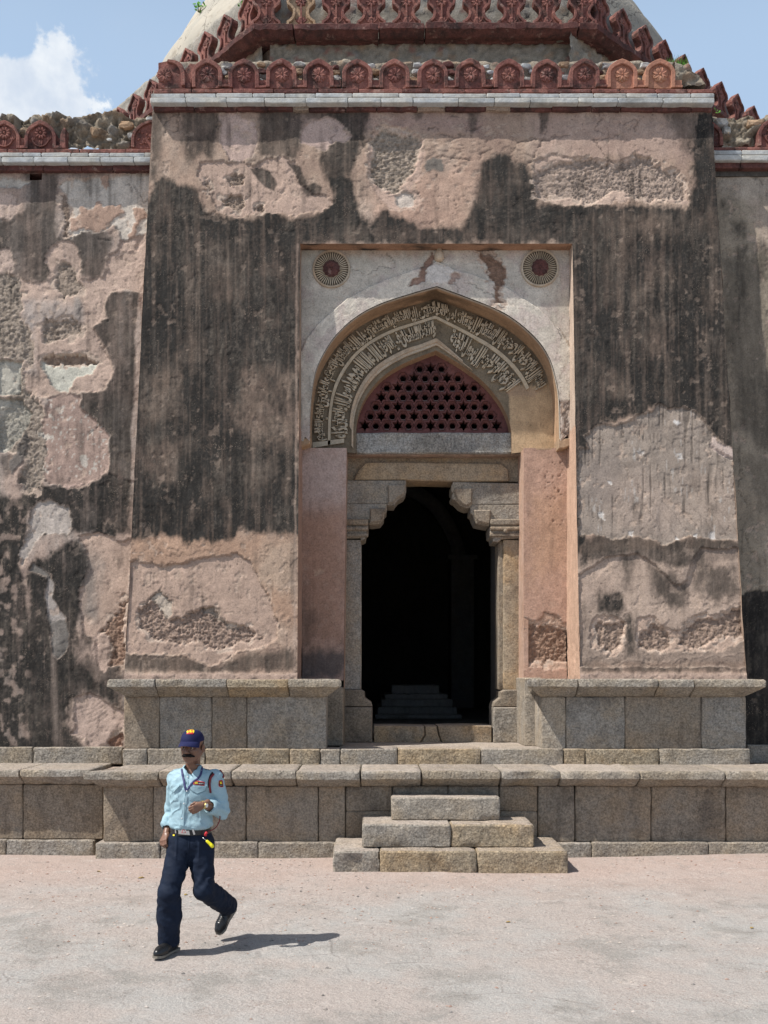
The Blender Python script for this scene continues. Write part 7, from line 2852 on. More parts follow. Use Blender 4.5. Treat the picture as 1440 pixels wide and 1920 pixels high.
HF = Field(HC - 0.17, HC + np.array((.17, .17, .17)), 0.0030)
HF.ell(HL(0, -0.012, 0.032), (0.077, 0.095, 0.088), 0.01, HM)
HF.ell(HL(0, 0.030, -0.045), (0.066, 0.060, 0.068), 0.03, HM)
HF.cap(HL(-.056, 0.0, -.050), HL(-.018, .060, -.096), .022, .018, 0.03)
HF.cap(HL(.056, 0.0, -.050), HL(.018, .060, -.096), .022, .018, 0.03)
HF.ell(HL(0, .070, -.094), (.022, .016, .017), .02, HM)
for s_q in (-1, 1):
    HF.ell(HL(s_q * .036, .062, -.024), (.023, .020, .018), .018, HM)
    HF.ell(HL(s_q * .031, .088, .003), (.016, .012, .010), .010, HM, sub=True)
    HF.ell(HL(s_q * .031, .077, .003), (.0125, .0115, .011), .003, HM)
    HF.ell(HL(s_q * .013, .101, -.034), (.009, .010, .007), .006, HM)
    HF.ell(HL(s_q * .084, -.008, -.016), (.011, .020, .033), .006, HM)
    HF.ell(HL(s_q * .092, -.000, -.014), (.006, .011, .018), .004, HM, sub=True)
HF.cap(HL(-.040, .080, .020), HL(.040, .080, .020), .010, .010, .014)
HF.cap(HL(0, .088, .010), HL(0, .110, -.028), .0075, .0120, .010)
HF.cap(HL(-.018, .087, -.066), HL(.018, .087, -.066), .006, .006, .008)
HF.cap(HL(-.014, .085, -.077), HL(.014, .085, -.077), .007, .007, .008)
HF.cap(HL(-.022, .094, -.0715), HL(.022, .094, -.0715), .0028, .0028, .003, sub=True)
HF.cap(HL(0, -.025, -.055), nk - np.array((0, 0, .01)), .050, .056, .025)
HF.cap(HL(-.030, -.005, -.08), nk + np.array((-.03, -.03, -.01)), .014, .014, .02)
HF.cap(HL(.030, -.005, -.08), nk + np.array((.03, -.03, -.01)), .014, .014, .02)
Vh, Fh = HF.mesh()


def hand(W, dirv, acrs, back, thumb_side, s=1.0, curl=(0.5, 1.3, 1.0)):
    """W wrist, dirv along the hand, acrs towards the thumb, back = dorsal normal"""
    u = dirv / np.linalg.norm(dirv)
    a = acrs - u * (acrs @ u)
    a /= np.linalg.norm(a)
    b = back - u * (back @ u) - a * (back @ a)
    b /= np.linalg.norm(b)
    G_ = Field(W - .15, W + .15, 0.0024)
    q = lambda x, y, z: W + (u * x + a * y + b * z) * s
    G_.cap(q(-.05, 0, 0), q(.01, 0, 0), .024 * s, .025 * s, .01)
    for y in (-.027, -.009, .009, .027):
        G_.cap(q(.01, y * 0.7, 0), q(.078 + (.004 if abs(y) < .02 else 0), y, .002), .015 * s, .0115 * s, .012)
    lens = {-.027: .78, -.009: .95, .009: 1.0, .027: .92}
    for y, L in lens.items():
        p = np.array((.078 + (.004 if abs(y) < .02 else 0), y, .002))
        an = 0
        for sl_, cu, r0, r1 in ((.040, curl[0], .0105, .0092), (.025, curl[1], .0092, .0084), (.020, curl[2], .0084, .0070)):
            an += cu * (1 + (0.12 if y < 0 else 0))
            p2 = p + np.array((math.cos(an), 0, -math.sin(an))) * sl_ * L
            G_.cap(q(*p), q(*p2), r0 * s, r1 * s, .0035)
            p = p2
    p0, p1, p2, p3 = (.018, .020, -.008), (.048, .042, -.022), (.072, .040, -.034), (.088, .030, -.040)
    G_.cap(q(*p0), q(*p1), .015 * s, .0115 * s, .008)
    G_.cap(q(*p1), q(*p2), .0112 * s, .0095 * s, .004)
    G_.cap(q(*p2), q(*p3), .0095 * s, .0078 * s, .004)
    return G_.mesh()


Vl, Fl = hand(wL, J(352, 1524, 7.19) - wL, np.array((-.5, -.2, 0.8)), np.array((0.1, -1.0, .35)), 1, 0.88, (0.75, 1.25, 0.9))
Vr, Fr = hand(wR, J(303, 1585, 7.34) - wR, np.array((0.75, -0.5, 0.1)), np.array((-0.75, -.75, 0.1)), 1, 0.88, (0.55, 0.9, 0.7))


def cat(parts):
    V, F, o = [], [], 0
    for v, f in parts:
        V.append(v)
        F.append(f + o)
        o += len(v)
    return np.vstack(V), np.vstack(F)


Vs, Fs = cat([(relax(Vb, Fb, 2), Fb), (relax(Vh, Fh, 1, .4), Fh), (relax(Vl, Fl, 1, .4), Fl), (relax(Vr, Fr, 1, .4), Fr)])
mesh_np('body', Vs, Fs, M['skin'], MAN)

# eyes, brows, moustache, hair
for s_q in (-1, 1):
    bm = bmesh.new()
    bmesh.ops.create_uvsphere(bm, u_segments=14, v_segments=10, radius=0.0112)
    me = bpy.data.meshes.new('eye')
    bm.to_mesh(me)
    bm.free()
    me.materials.append(M['eye'])
    e_ = link(bpy.data.objects.new('eye', me), MAN)
    e_.location = HL(s_q * .031, .0800, .003)
    bm = bmesh.new()
    bmesh.ops.create_uvsphere(bm, u_segments=10, v_segments=8, radius=0.0062)
    me = bpy.data.meshes.new('iris')
    bm.to_mesh(me)
    bm.free()
    me.materials.append(M['hair'])
    i_ = link(bpy.data.objects.new('iris', me), e_)
    i_.location = Vector(HL(s_q * .031, .0875, .002)) - e_.location


def sdf_part(name, prims, h, mat, parent=None, relax_n=1, disp=None, lo_=None, hi_=None):
    pts = np.array([p for pr in prims for p in pr[:2]])
    m = max(max(pr[2], pr[3]) for pr in prims) + 0.03
    f = Field(pts.min(0) - m, pts.max(0) + m, h)
    for pr in prims:
        f.cap(pr[0], pr[1], pr[2], pr[3], pr[4] if len(pr) > 4 else 0.006)
    V, F = f.mesh()
    V = relax(V, F, relax_n)
    if disp is not None:
        V = V + normals(V, F) * disp(V)[:, None]
    return mesh_np(name, V, F, mat, MAN if parent is None else parent)


sdf_part('moustache', [(HL(0, .108, -.050), HL(sx * .024, .101, -.0535), .0115, .0110) for sx in (-1, 1)] +
         [(HL(sx * .024, .101, -.0535), HL(sx * .047, .078, -.062), .0110, .0055) for sx in (-1, 1)], 0.002, M['hair'],
         disp=lambda V: 0.0012 * n3(V, 160, 3, 2))
for s_q in (-1, 1):
    sdf_part('eyebrow', [(HL(s_q * .016, .094, .020), HL(s_q * .046, .079, .022), .0045, .003)], 0.0018, M['hair'])
hf = Field(HC - 0.15, HC + 0.15, 0.004)
hf.ell(HL(0, -.016, .026), (.0765, .0965, .090), 0.004, HM)
hf.ell(HL(0, -.055, -.012), (.062, .050, .052), 0.01, HM)
hf.ell(HL(0, .075, -.030), (.085, .085, .075), 0.004, HM, sub=True)
hf.ell(HL(0, .10, .03), (.085, .07, .06), 0.004, HM, sub=True)
Vq, Fq = hf.mesh()
mesh_np('hair', relax(Vq, Fq, 1), Fq, M['hair'], MAN)

# cap
tiltf, tiltu = fw, up
V, F = [], []
nu, nv = 40, 14
for j in range(nv + 1):
    el = R(90 * j / nv)
    for i in range(nu):
        an = 2 * math.pi * i / nu
        r_ = math.cos(el) ** 0.82
        seam = 1 + 0.012 * abs(math.sin(an * 3)) * math.cos(el)
        zz_ = math.sin(el)
        front = 0.5 + 0.5 * math.sin(an)
        V.append(tuple(HL(.083 * r_ * math.cos(an) * seam, -.010 + .102 * r_ * math.sin(an) * seam, .040 + (0.080 + 0.010 * front * (1 - abs(2 * el / math.pi - .6))) * zz_ - 0.012 * math.sin(an) * 0)))
for j in range(nv):
    for i in range(nu):
        a = j * nu + i
        b = j * nu + (i + 1) % nu
        F.append((a, b, b + nu, a + nu))
F.append(tuple(range(nu))[::-1])
cap_ = mesh_np('cap', V, F, M['cap'], MAN, sharp=50)
V, F = [], []
na, nr = 22, 8
for s_ in (0, 1):
    for i in range(na + 1):
        an = R(-68 + 136 * i / na)
        for j in range(nr + 1):
            f = j / nr
            ext = 0.062 * math.cos(an * 0.93) ** 0.75 * f
            x_ = .082 * math.sin(an) * (1 + 0.08 * f)
            y_ = -.010 + .100 * math.cos(an) + ext
            z_ = .050 - 0.012 * f - 0.022 * (math.sin(an) ** 2) * (0.3 + f) - 0.010 * f * f - s_ * 0.0035
            V.append(tuple(HL(x_, y_, z_)))
k_ = (na + 1) * (nr + 1)
for s_ in (0, 1):
    for i in range(na):
        for j in range(nr):
            a = s_ * k_ + i * (nr + 1) + j
            q_ = (a, a + 1, a + nr + 2, a + nr + 1)
            F.append(q_ if s_ else q_[::-1])
for i in range(na):
    a = i * (nr + 1) + nr
    F.append((a, a + nr + 1, a + nr + 1 + k_, a + k_))
mesh_np('cap_peak', V, F, M['cap'], cap_, sharp=60)
bm = bmesh.new()
bmesh.ops.create_uvsphere(bm, u_segments=10, v_segments=6, radius=0.006)
me = bpy.data.meshes.new('cap_button')
bm.to_mesh(me)
bm.free()
me.materials.append(M['cap'])
o = link(bpy.data.objects.new('cap_button', me), cap_)
o.location = HL(0, -.010, .121)

# ---- shirt
SF_ = Field((-1.72, 7.02, 0.80), (-1.02, 7.78, 1.47), 0.0048)
zs = [.908, .918, .945, .98, 1.06, 1.15, 1.23, 1.285, 1.325, 1.352, 1.375]
cxw = waist[0]
cxc = chest[0]
cxx_ = [cxw, cxw, cxw, cxw + .004, cxw + .010, cxc, cxc + .004, cxc + .006, nk[0], nk[0], nk[0]]
cyy_ = [7.44] * 4 + [7.435, 7.43, 7.43, 7.44, 7.45, 7.45, 7.445]
SF_.trunk(zs, cxx_, cyy_, [.146, .158, .162, .158, .155, .163, .168, .152, .105, .072, .064], [.112, .124, .128, .122, .114, .116, .112, .098, .078, .066, .062], 0.01, 2.3)
SF_.cap(sR, sL, .052, .052, 0.05)
SF_.cap(sR + np.array((.0, 0, -.01)), eR, .066, .056, 0.025)
eR2 = eR + (wR - eR) * 0.62
SF_.cap(eR, eR2, .056, .050, 0.012)
SF_.cap(eR + (wR - eR) * 0.40, eR2, .056, .056, 0.004)
SF_.cap(sL + np.array((0, 0, -.01)), eL, .066, .060, 0.025)
eL2 = eL + (wL - eL) * 0.52
SF_.cap(eL, eL2, .060, .050, 0.014)
SF_.cap(eL + (wL - eL) * 0.26, eL2, .056, .057, 0.004)
# open sleeve mouths and neck
SF_.cap(eR2, wR, .040, .040, 0.003, sub=True)
SF_.cap(eL2, wL, .041, .041, 0.003, sub=True)
SF_.cap(nk + np.array((0, -.02, -.02)), nk + np.array((0, -.02, .1)), .054, .062, 0.004, sub=True)
SF_.cap(nk + np.array((-.004, -.10, -.055)), nk + np.array((0, -.06, .02)), .012, .036, 0.004, sub=True)
Vt, Ft = SF_.mesh()
Vt = relax(Vt, Ft, 2)
Nt = normals(Vt, Ft)


def fold_lines(V, c, d, wl, amp, reach, ax):
    """creases radiating from a pinch point c across direction d"""
    r = V - c
    dist = np.linalg.norm(r, axis=1)
    ph = (r @ np.array(d)) / wl + 1.1 * n3(V, 6, 7, 2)
    return amp * np.cos(ph * 6.283) * np.exp(-(dist / reach) ** 2)


dsp = 0.008 * n3(Vt, 6.5, 3) + 0.006 * (1 - 2 * np.abs(n3(Vt, 11, 5)))
dsp += fold_lines(Vt, eL, (0.3, 0.3, 1), 0.050, 0.0060, 0.09, 0)
dsp += fold_lines(Vt, eR, (0.1, 0.2, 1), 0.055, 0.0045, 0.10, 0)
dsp += fold_lines(Vt, J(396, 1478, 7.36), (1, 0, 0.8), 0.065, 0.0045, 0.08, 0)
dsp += fold_lines(Vt, J(334, 1478, 7.36), (-1, 0, 0.8), 0.065, 0.0045, 0.08, 0)
rdg = n3(Vt * np.array((1.0, 1.0, 0.55)), 13, 33, 2)
dsp += 0.0055 * (sst(0.16, 0.0, np.abs(rdg)) - 0.3) * sst(0.0, 0.3, n3(Vt, 4, 41, 2) + 0.15)
low = sst(1.06, 0.94, Vt[:, 2]) * sst(0.905, 0.94, Vt[:, 2])
dsp += low * 0.006 * np.cos((Vt[:, 0] * 0.9 + Vt[:, 2] * 0.35) * 6.283 / 0.085 + 5.0 * n3(Vt, 4, 9, 2))
dsp *= sst(1.37, 1.31, Vt[:, 2])
Vt = Vt + Nt * dsp[:, None]
shirt = mesh_np('shirt', Vt, Ft, M['shirt'], MAN)
bvh = BVHTree.FromPolygons([tuple(p) for p in Vt], [tuple(map(int, f)) for f in Ft])


def surf(x, y, off=0.003, tree=None):
    d = Vector(((x - VX) / FPX, 1, (VY - y) / FPX)).normalized()
    hit = (tree or bvh).ray_cast(Vector((0, 0, H)), d, 12)
    if hit[0] is None:
        return None
    return hit[0] - d * off


def decal(name, pts, mat, parent, off=0.003, thick=0.003, tree=None, sub=1):
    """small stitched piece that follows the cloth under it"""
    tr = tree or bvh
    P_ = []
    n = len(pts)
    dense = []
    for i in range(n):
        a, b = pts[i], pts[(i + 1) % n]
        for k in range(3):
            dense.append((a[0] + (b[0] - a[0]) * k / 3, a[1] + (b[1] - a[1]) * k / 3))
    cx_ = sum(p[0] for p in pts) / n
    cy_ = sum(p[1] for p in pts) / n
    rings = []
    for f in (0.0, 0.5, 1.0):
        rg = []
        for (x, y) in dense:
            q_ = None
            for dn in range(0, 12 if name == 'epaulette' else 1):
                q_ = surf(cx_ + (x - cx_) * f, cy_ + (y - cy_) * f + dn, off, tr)
                if q_ is not None:
                    break
            if q_ is None:
                q_ = rg[-1] if rg else Vector(J(cx_, cy_, 7.32))
            rg.append(q_)
        rings.append(rg)
    V, F = [], []
    m = len(dense)
    for rg in rings:
        V += [tuple(p) for p in rg]
    V += [(p.x, p.y + thick + off, p.z) for p in rings[-1]]
    for r_ in range(3):
        for i in range(m):
            j = (i + 1) % m
            F.append((r_ * m + i, r_ * m + j, (r_ + 1) * m + j, (r_ + 1) * m + i))
    return mesh_np(name, V, F, mat, parent, sharp=40)


def tube(name, pts, r, mat, parent, n=6, flat=1.0):
    pts = [Vector(p) for p in pts]
    V, F = [], []
    for i, p in enumerate(pts):
        d = (pts[min(i + 1, len(pts) - 1)] - pts[max(i - 1, 0)]).normalized()
        a = d.cross(Vector((0, 1, 0)))
        a = a.normalized() if a.length > 1e-4 else Vector((1, 0, 0))
        b = d.cross(a).normalized()
        for k in range(n):
            an = 2 * math.pi * k / n
            V.append(tuple(p + a * r * math.cos(an) + b * r * flat * math.sin(an)))
    for i in range(len(pts) - 1):
        for k in range(n):
            F.append((i * n + k, i * n + (k + 1) % n, (i + 1) * n + (k + 1) % n, (i + 1) * n + k))
    F += [tuple(range(n))[::-1], tuple((len(pts) - 1) * n + k for k in range(n))]
    return mesh_np(name, V, F, mat, parent)


C_ = lambda x, y: (290 + x / 7.39, 1340 + y / 7.39)      # the enlarged view used to read off the uniform


def spts(lst, off=0.004):
    r_ = []
    for x, y in resample([C_(*p) for p in lst], max(8, len(lst) * 4)):
        q_ = surf(x, y, off)
        if q_ is not None:
            r_.append(q_)
    return r_


# collar, epaulettes, pockets, placket, buttons
decal('collar', [C_(*p) for p in ((415, 600), (400, 640), (385, 715), (425, 760), (455, 795), (440, 740), (420, 670))], M['shirt'], shirt, 0.010, 0.006)
decal('collar', [C_(*p) for p in ((622, 575), (640, 640), (640, 700), (600, 760), (530, 725), (470, 790), (520, 700), (580, 640))], M['shirt'], shirt, 0.010, 0.006)
decal('epaulette', [C_(*p) for p in ((300, 700), (355, 668), (380, 705), (310, 740), (215, 785), (222, 752))], M['shirt'], shirt, 0.006, 0.004)
decal('epaulette', [C_(*p) for p in ((690, 668), (745, 670), (845, 728), (872, 772), (820, 812), (725, 748))], M['shirt'], shirt, 0.006, 0.004)
decal('placket', [C_(*p) for p in ((430, 800), (475, 790), (460, 1000), (440, 1240), (400, 1540), (350, 1530), (395, 1240), (420, 1000))], M['shirt'], shirt, 0.004, 0.003)
for q_ in ((457, 862), (445, 1060), (405, 1230), (376, 1437)):
    c = surf(*C_(*q_), 0.009)
    if c is not None:
        bm = bmesh.new()
        bmesh.ops.create_uvsphere(bm, u_segments=10, v_segments=6, radius=0.0058)
        me = bpy.data.meshes.new('shirt_button')
        bm.to_mesh(me)
        bm.free()
        me.materials.append(M['white'])
        o = link(bpy.data.objects.new('shirt_button', me), shirt)
        o.location = c
        o.scale = (1, .5, 1)
decal('flap_shade', [C_(*p) for p in ((246, 975), (340, 975), (352, 990), (262, 1088), (200, 1034))], M['shirt_d'], shirt, 0.0045, 0.003)  # dark outline below the flap, its shade painted as a cloth piece
pkl = decal('pocket_flap', [C_(*p) for p in ((250, 965), (340, 968), (345, 985), (262, 1075), (205, 1025))], M['shirt'], shirt, 0.008, 0.006)
decal('flap_shade', [C_(*p) for p in ((490, 1004), (600, 990), (722, 994), (708, 1060), (590, 1106), (526, 1074), (484, 1034))], M['shirt_d'], shirt, 0.0045, 0.003)
pkr = decal('pocket_flap', [C_(*p) for p in ((495, 1000), (600, 985), (715, 990), (700, 1050), (590, 1092), (530, 1060), (490, 1025))], M['shirt'], shirt, 0.008, 0.006)
decal('pocket', [C_(*p) for p in ((225, 1060), (335, 1010), (325, 1190), (235, 1190))], M['shirt'], shirt, 0.003, 0.002)
decal('pocket', [C_(*p) for p in ((490, 1040), (710, 1060), (700, 1150), (640, 1190), (480, 1190))], M['shirt'], shirt, 0.003, 0.002)


def writing(name, body_, x, y, w, mat, parent, off, tree=None):
    """flat stitched lettering laid on the cloth, w = width in photo units"""
    bm = text_mesh(body_, 0.02)
    xs = [v.co.x for v in bm.verts]
    ys = [v.co.y for v in bm.verts]
    x0, x1, y0, y1 = min(xs), max(xs), min(ys), max(ys)
    k = w / (x1 - x0)
    base = surf(x, y, off, tree) or Vector(J(x, y, 7.3))
    for v in bm.verts:
        px_ = x + (v.co.x - (x0 + x1) / 2) * k
        py_ = y - (v.co.y - (y0 + y1) / 2) * k
        q_ = surf(px_, py_, off, tree)
        v.co = q_ if q_ is not None else base
    me = bpy.data.meshes.new(name)
    bm.to_mesh(me)
    bm.free()
    me.materials.append(mat)
    return link(bpy.data.objects.new(name, me), parent)


tg = decal('name_tag', [C_(*p) for p in ((543, 912), (692, 932), (685, 988), (535, 966))], M['redc'], shirt, 0.006, 0.004)
decal('tag_field', [C_(*p) for p in ((552, 922), (684, 940), (678, 976), (546, 958))], M['black'], tg, 0.0085, 0.002)
writing('lettering', 'SIS', *C_(575, 945), 5.6, M['yellow'], tg, 0.0105)
writing('lettering', 'SECURITY', *C_(642, 956), 9.0, M['white'], tg, 0.0105)
pa = decal('sleeve_patch', [C_(*p) for p in ((890, 915), (905, 908), (930, 908), (942, 920), (952, 1000), (930, 1006), (900, 1000), (886, 985))], M['redc'], shirt, 0.006, 0.004)
decal('patch_field', [C_(*p) for p in ((897, 924), (930, 916), (936, 925), (945, 996), (928, 999), (903, 992), (895, 975))], M['black'], pa, 0.0085, 0.002)
decal('patch_emblem', [C_(*p) for p in ((902, 930), (930, 926), (938, 958), (908, 962))], M['yellow'], pa, 0.010, 0.001)
writing('lettering', 'SECURITY', *C_(924, 978), 4.6, M['white'], pa, 0.011)
# lanyard
ln1 = spts([(370, 735), (385, 830), (405, 920), (420, 1010), (440, 1060)], 0.007)
ln2 = spts([(650, 640), (655, 740), (635, 830), (590, 890), (545, 920), (500, 970), (470, 1020), (440, 1060)], 0.007)
lan = tube('lanyard', ln1, 0.0075, M['lan'], MAN, 6, 0.35)
tube('lanyard_strap', ln2, 0.0075, M['lan'], lan, 6, 0.35)
for q_ in ((655, 690), (645, 770), (600, 850)):
    writing('lettering', 'SIS', *C_(*q_), 1.7, M['white'], lan, 0.014)
# cord over the left shoulder, whistle on its end
cd_ = spts([(905, 775), (940, 790), (955, 830), (948, 872)], 0.012)
if len(cd_) > 2:
    tube('shoulder_cord', cd_, 0.0075, M['maroon'], MAN)
c2_ = spts([(820, 820), (780, 870), (762, 940), (765, 1010), (775, 1080)], 0.008)
tube('shoulder_cord', c2_, 0.008, M['maroon'], MAN)
c3_ = spts([(800, 800), (764, 860), (748, 940), (750, 1010)], 0.006)
tube('shoulder_cord', c3_, 0.006, M['black'], MAN)
arc_ = [J(*C_(*p), 7.38) for p in resample([(890, 1350), (905, 1420), (890, 1490), (850, 1560), (790, 1600), (740, 1612), (710, 1640), (695, 1680)], 26)]
tube('cord_loop', arc_, 0.0038, M['maroon'], MAN)
tas = [J(*C_(*p), 7.315) for p in ((725, 1628), (708, 1650), (700, 1680))]
tube('cord_tassel', tas, 0.010, M['redc'], MAN)
WH = empty('whistle')
tag(WH, 'yellow plastic whistle dangling on a chain at the guard\'s hip', 'whistle')
wa, wb = J(*C_(728, 1755), 7.30), J(*C_(790, 1810), 7.30)
sdfw = [(wa, wb, .011, .013, .004), (wb, wb + np.array((.004, 0, -.006)), .014, .014, .004)]
pts = np.array([wa, wb])
fq = Field(pts.min(0) - .05, pts.max(0) + .05, 0.0025)
for pr in sdfw:
    fq.cap(*pr[:4], pr[4])
Vq, Fq = fq.mesh()
mesh_np('whistle_body', Vq, Fq, M['plasticy'], WH)
tube('whistle_chain', [J(*C_(*p), 7.31) for p in ((665, 1705), (690, 1725), (728, 1752))], 0.0028, M['steel'], WH)

# ---- trousers
TF = Field((-1.72, 7.08, 0.03), (-1.02, 7.96, 0.93), 0.0052)
TF.trunk([.72, .76, .80, .85, .895], [pelv[0]] * 3 + [waist[0]] * 2, [7.45] * 5, [.135, .150, .152, .142, .134], [.100, .112, .115, .106, .100], 0.03, 2.3)
TF.cap(hR + np.array((-.005, 0, -.02)), kR, .098, .074, 0.03)
kR2 = kR + (aR - kR) * 0.5
TF.cap(kR, kR2, .078, .084, 0.02)
hemR = aR + np.array((.0, .0, -.005))
TF.cap(kR2, hemR, .084, .074, 0.02)
TF.cap(hL + np.array((.005, 0, -.02)), kL, .098, .076, 0.03)
hemL = aL + (aL - kL) * 0.02
TF.cap(kL, hemL, .076, .080, 0.02)
TF.cap(hemR + np.array((0, 0, -.012)), hemR + np.array((0, 0, -.10)), .2, .2, 0.002, sub=True) if False else None
ld = (aL - kL) / np.linalg.norm(aL - kL)
rd_ = (aR - kR2) / np.linalg.norm(aR - kR2)
# cut hems flat across the leg
g3 = np.meshgrid(*TF.ax, indexing='ij')
for (pt3, dr3, c3) in ((aR + rd_ * 0.008, rd_, aR), (aL + ld * 0.022, ld, aL)):
    dpl = sum((g3[i] - pt3[i]) * dr3[i] for i in range(3))
    near = sum((g3[i] - c3[i]) ** 2 for i in range(3)) < 0.16 ** 2
    TF.d = np.where(near, np.maximum(TF.d, dpl), TF.d).astype(np.float32)
del g3
TF.cap(aR + rd_ * -0.03, aR + rd_ * 0.05, .064, .067, 0.002, sub=True)
TF.cap(aL + ld * -0.03, aL + ld * 0.06, .068, .072, 0.002, sub=True)
Vt2, Ft2 = TF.mesh()
Vt2 = relax(Vt2, Ft2, 2)
Nt2 = normals(Vt2, Ft2)
d2 = 0.011 * n3(Vt2, 5.0, 13) + 0.007 * (1 - 2 * np.abs(n3(Vt2, 9, 15)))
d2 += fold_lines(Vt2, J(372, 1640, 7.33), (1, .2, -.5), 0.09, 0.005, 0.12, 0)
d2 += fold_lines(Vt2, J(345, 1625, 7.33), (1, .2, 1.2), 0.10, 0.005, 0.10, 0)
d2 += fold_lines(Vt2, kL + np.array((.05, .08, .02)), (.8, .3, 1), 0.09, 0.007, 0.12, 0)
d2 += fold_lines(Vt2, kR + np.array((.03, .05, 0)), (.2, .2, 1), 0.11, 0.005, 0.13, 0)
d2 += fold_lines(Vt2, aR + np.array((0, 0, .06)), (.1, .1, 1), 0.075, 0.006, 0.07, 0)
d2 *= sst(0.90, 0.86, Vt2[:, 2])
rdg = n3(Vt2 * np.array((1.0, 1.0, 0.8)), 9, 35, 2)
d2 += 0.006 * (sst(0.16, 0.0, np.abs(rdg)) - 0.3) * sst(0.0, 0.3, n3(Vt2, 4, 43, 2) + 0.1) * sst(0.90, 0.86, Vt2[:, 2])
# pleats down the front
for px_ in (331, 372):
    xw = PX(px_, 7.32)
    d2 += 0.007 * np.exp(-((Vt2[:, 0] - xw) / 0.008) ** 2) * (Vt2[:, 1] < 7.42) * sst(0.66, 0.74, Vt2[:, 2])
Vt2 = Vt2 + Nt2 * d2[:, None]
tr = mesh_np('trousers', Vt2, Ft2, M['trouser'], MAN)
tb = BVHTree.FromPolygons([tuple(p) for p in Vt2], [tuple(map(int, f)) for f in Ft2])
decal('fly_seam', [(352, 1569), (356, 1569), (353, 1600), (349, 1622), (346, 1620), (350, 1600)], M['trouser'], tr, 0.004, 0.003, tb)
decal('yellow_tab', [C_(*p) for p in ((252, 1660), (276, 1662), (274, 1682), (250, 1678))], M['yellow'], tr, 0.006, 0.002, tb)

# belt and buckle
V, F = [], []
n = 48
for (z_, rr_) in ((.864, 1.0), (.864, 1.07), (.914, 1.07), (.914, 1.0)):
    for i in range(n):
        an = 2 * math.pi * i / n
        sx = abs(math.cos(an)) ** (2 / 2.3) * np.sign(math.cos(an))
        sy = abs(math.sin(an)) ** (2 / 2.3) * np.sign(math.sin(an))
        V.append((waist[0] + .141 * rr_ * sx, 7.44 + .108 * rr_ * sy, z_ + 0.006 * sx))
for j in range(4):
    for i in range(n):
        a, b = j * n + i, j * n + (i + 1) % n
        c, d_ = ((j + 1) % 4) * n + (i + 1) % n, ((j + 1) % 4) * n + i
        F.append((a, b, c, d_))
belt = mesh_np('belt', V, F, M['leather'], MAN, sharp=40)
bb = BVHTree.FromPolygons([tuple(map(float, p)) for p in V], F)
bk = decal('belt_buckle', [C_(*p) for p in ((325, 1568), (470, 1575), (488, 1668), (330, 1655))], M['steel'], belt, 0.010, 0.006, bb)
decal('belt_keeper', [C_(*p) for p in ((272, 1542), (290, 1545), (300, 1645), (282, 1640))], M['steel'], belt, 0.008, 0.005, bb)
decal('belt_keeper', [C_(*p) for p in ((508, 1562), (530, 1556), (562, 1660), (538, 1664))], M['steel'], belt, 0.008, 0.005, bb)
decal('buckle_crest', [C_(*p) for p in ((390, 1590), (412, 1590), (432, 1640), (370, 1640))], M['redc'], bk, 0.0115, 0.001, bb)
decal('buckle_crest', [C_(*p) for p in ((394, 1600), (410, 1600), (424, 1634), (380, 1634))], M['steel'], bk, 0.0125, 0.001, bb)

# watch
wd = (wL - eL) / np.linalg.norm(wL - eL)
V, F = [], []
n = 18
u_ = np.cross(wd, (0, 1, 0.2))
u_ /= np.linalg.norm(u_)
v_ = np.cross(wd, u_)
wc = wL - wd * 0.004
for (o_, r_) in ((-.009, .0275), (-.009, .0305), (.009, .0305), (.009, .0275)):
    for i in range(n):
        an = 2 * math.pi * i / n
        V.append(tuple(wc + wd * o_ + (u_ * math.cos(an) + v_ * math.sin(an)) * r_))
for j in range(4):
    for i in range(n):
        F.append((j * n + i, j * n + (i + 1) % n, ((j + 1) % 4) * n + (i + 1) % n, ((j + 1) % 4) * n + i))
wt = mesh_np('wristwatch', V, F, M['gold'], MAN, sharp=40)
fd = np.array((-.15, -1.0, .25))
fd = fd - wd * (fd @ wd)
fd /= np.linalg.norm(fd)
s1_ = np.cross(fd, wd)
for (nm_, r_, off_, mt) in (('watch_case', .0175, .034, 'gold'), ('watch_dial', .0145, .0365, 'white')):
    V, F = [], []
    for i in range(20):
        an = 2 * math.pi * i / 20
        V.append(tuple(wc + fd * off_ + (wd * math.cos(an) + s1_ * math.sin(an)) * r_))
    for i in range(20):
        an = 2 * math.pi * i / 20
        V.append(tuple(wc + fd * .026 + (wd * math.cos(an) + s1_ * math.sin(an)) * r_))
    F = [tuple(range(20)), tuple(range(20, 40))[::-1]] + [(i, (i + 1) % 20, 20 + (i + 1) % 20, 20 + i) for i in range(20)]
    mesh_np(nm_, V, F, M[mt], wt, smooth=False)

# cap emblem
capo = cap_.data
cb = BVHTree.FromPolygons([tuple(v.co) for v in capo.vertices], [tuple(p.vertices) for p in capo.polygons])
em = decal('cap_emblem', [C_(*p) for p in ((440, 232), (465, 208), (530, 206), (550, 222), (542, 250), (448, 254))], M['yellow'], cap_, 0.004, 0.003, cb)
decal('emblem_base', [C_(*p) for p in ((440, 254), (540, 252), (536, 268), (440, 268))], M['redc'], em, 0.004, 0.003, cb)
writing('lettering', 'SIS', *C_(496, 231), 9.5, M['redc'], em, 0.0075, cb)


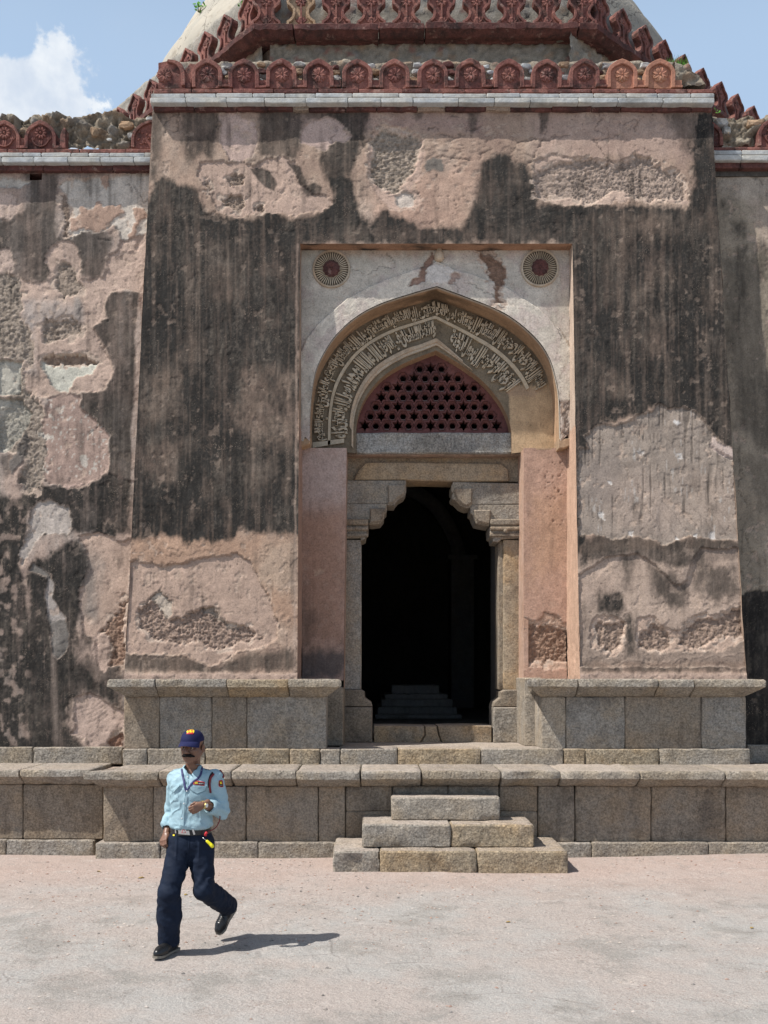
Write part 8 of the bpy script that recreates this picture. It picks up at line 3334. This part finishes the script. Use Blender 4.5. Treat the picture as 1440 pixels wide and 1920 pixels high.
# shoes
def shoe(heel, toe, ank, upv):
    """uppers as one surface, sole under it"""
    d = toe - heel
    L = np.linalg.norm(d)
    d = d / L
    u = upv - d * (upv @ d)
    u /= np.linalg.norm(u)
    s_ = np.cross(d, u)
    f = Field(np.minimum(np.minimum(heel, toe), ank) - .10, np.maximum(np.maximum(heel, toe), ank) + .10, 0.0032)
    q = lambda a, b, c: heel + d * a + u * b + s_ * c
    f.cap(q(.005, .010, 0), q(.06, .006, 0), .038, .036, .02)
    f.cap(q(.06, .006, 0), q(L - .055, -.002, .004), .036, .040, .02)
    f.cap(q(L - .075, -.002, -.010), q(L - .018, -.008, 0), .036, .032, .02)
    f.cap(q(.035, .012, 0), ank, .040, .040, .03)
    f.cap(q(.07, .022, 0), q(.13, .006, 0), .030, .030, .03)
    # flat underside
    g = np.meshgrid(*f.ax, indexing='ij')
    pl_ = q(0, -.030, 0)
    dd_ = -sum((g[i] - pl_[i]) * u[i] for i in range(3))
    f.d = np.maximum(f.d, dd_.astype(np.float32))
    V, F = f.mesh()
    V = relax(V, F, 1)
    cr = ((V - heel) @ d)
    V = V + normals(V, F) * (0.0018 * np.cos(cr * 6.283 / 0.016) * np.exp(-((cr - (L - .075)) / .03) ** 2))[:, None]
    o = mesh_np('shoe', V, F, M['leather'], MAN)
    # sole
    prof = [(-.036, .030), (-.020, .036), (.03, .034), (.08, .030), (.13, .037), (L - .04, .044), (L - .005, .036), (L + .014, .018)]
    SV, SF2 = [], []
    outl = [(a, c) for a, c in prof] + [(a, -c) for a, c in prof[::-1]]
    for (b0, hh) in ((-.026, 1.0), (-.042, 1.0)):
        for a, c in outl:
            rise = 0.006 * max(0, (a - (L - .05)) / .06)
            SV.append(tuple(q(a, b0 + rise, c * hh)))
    m = len(outl)
    SF2 = [tuple(range(m)), tuple(range(m, 2 * m))[::-1]] + [(i, m + i, m + (i + 1) % m, (i + 1) % m) for i in range(m)]
    mesh_np('sole', SV, SF2, M['sole'], o, smooth=False)
    # laces
    for k in range(4):
        a0 = .085 + .018 * k
        pts_ = [q(a0, .050 - .0075 * k, -.018), q(a0 + .004, .055 - .0075 * k, 0), q(a0, .050 - .0075 * k, .018)]
        tube('lace', pts_, .0028, M['black'], o, 5)
    return o


heelR[2] = 0.044
toeR[2] = 0.044
shoe(heelR, toeR, aR + np.array((0, 0, .0)), np.array((0, 0, 1.0)))
uL = np.array((-.35, -.75, .55))
shoe(heelL, toeL + (toeL - heelL) * 0.25, aL, uL)
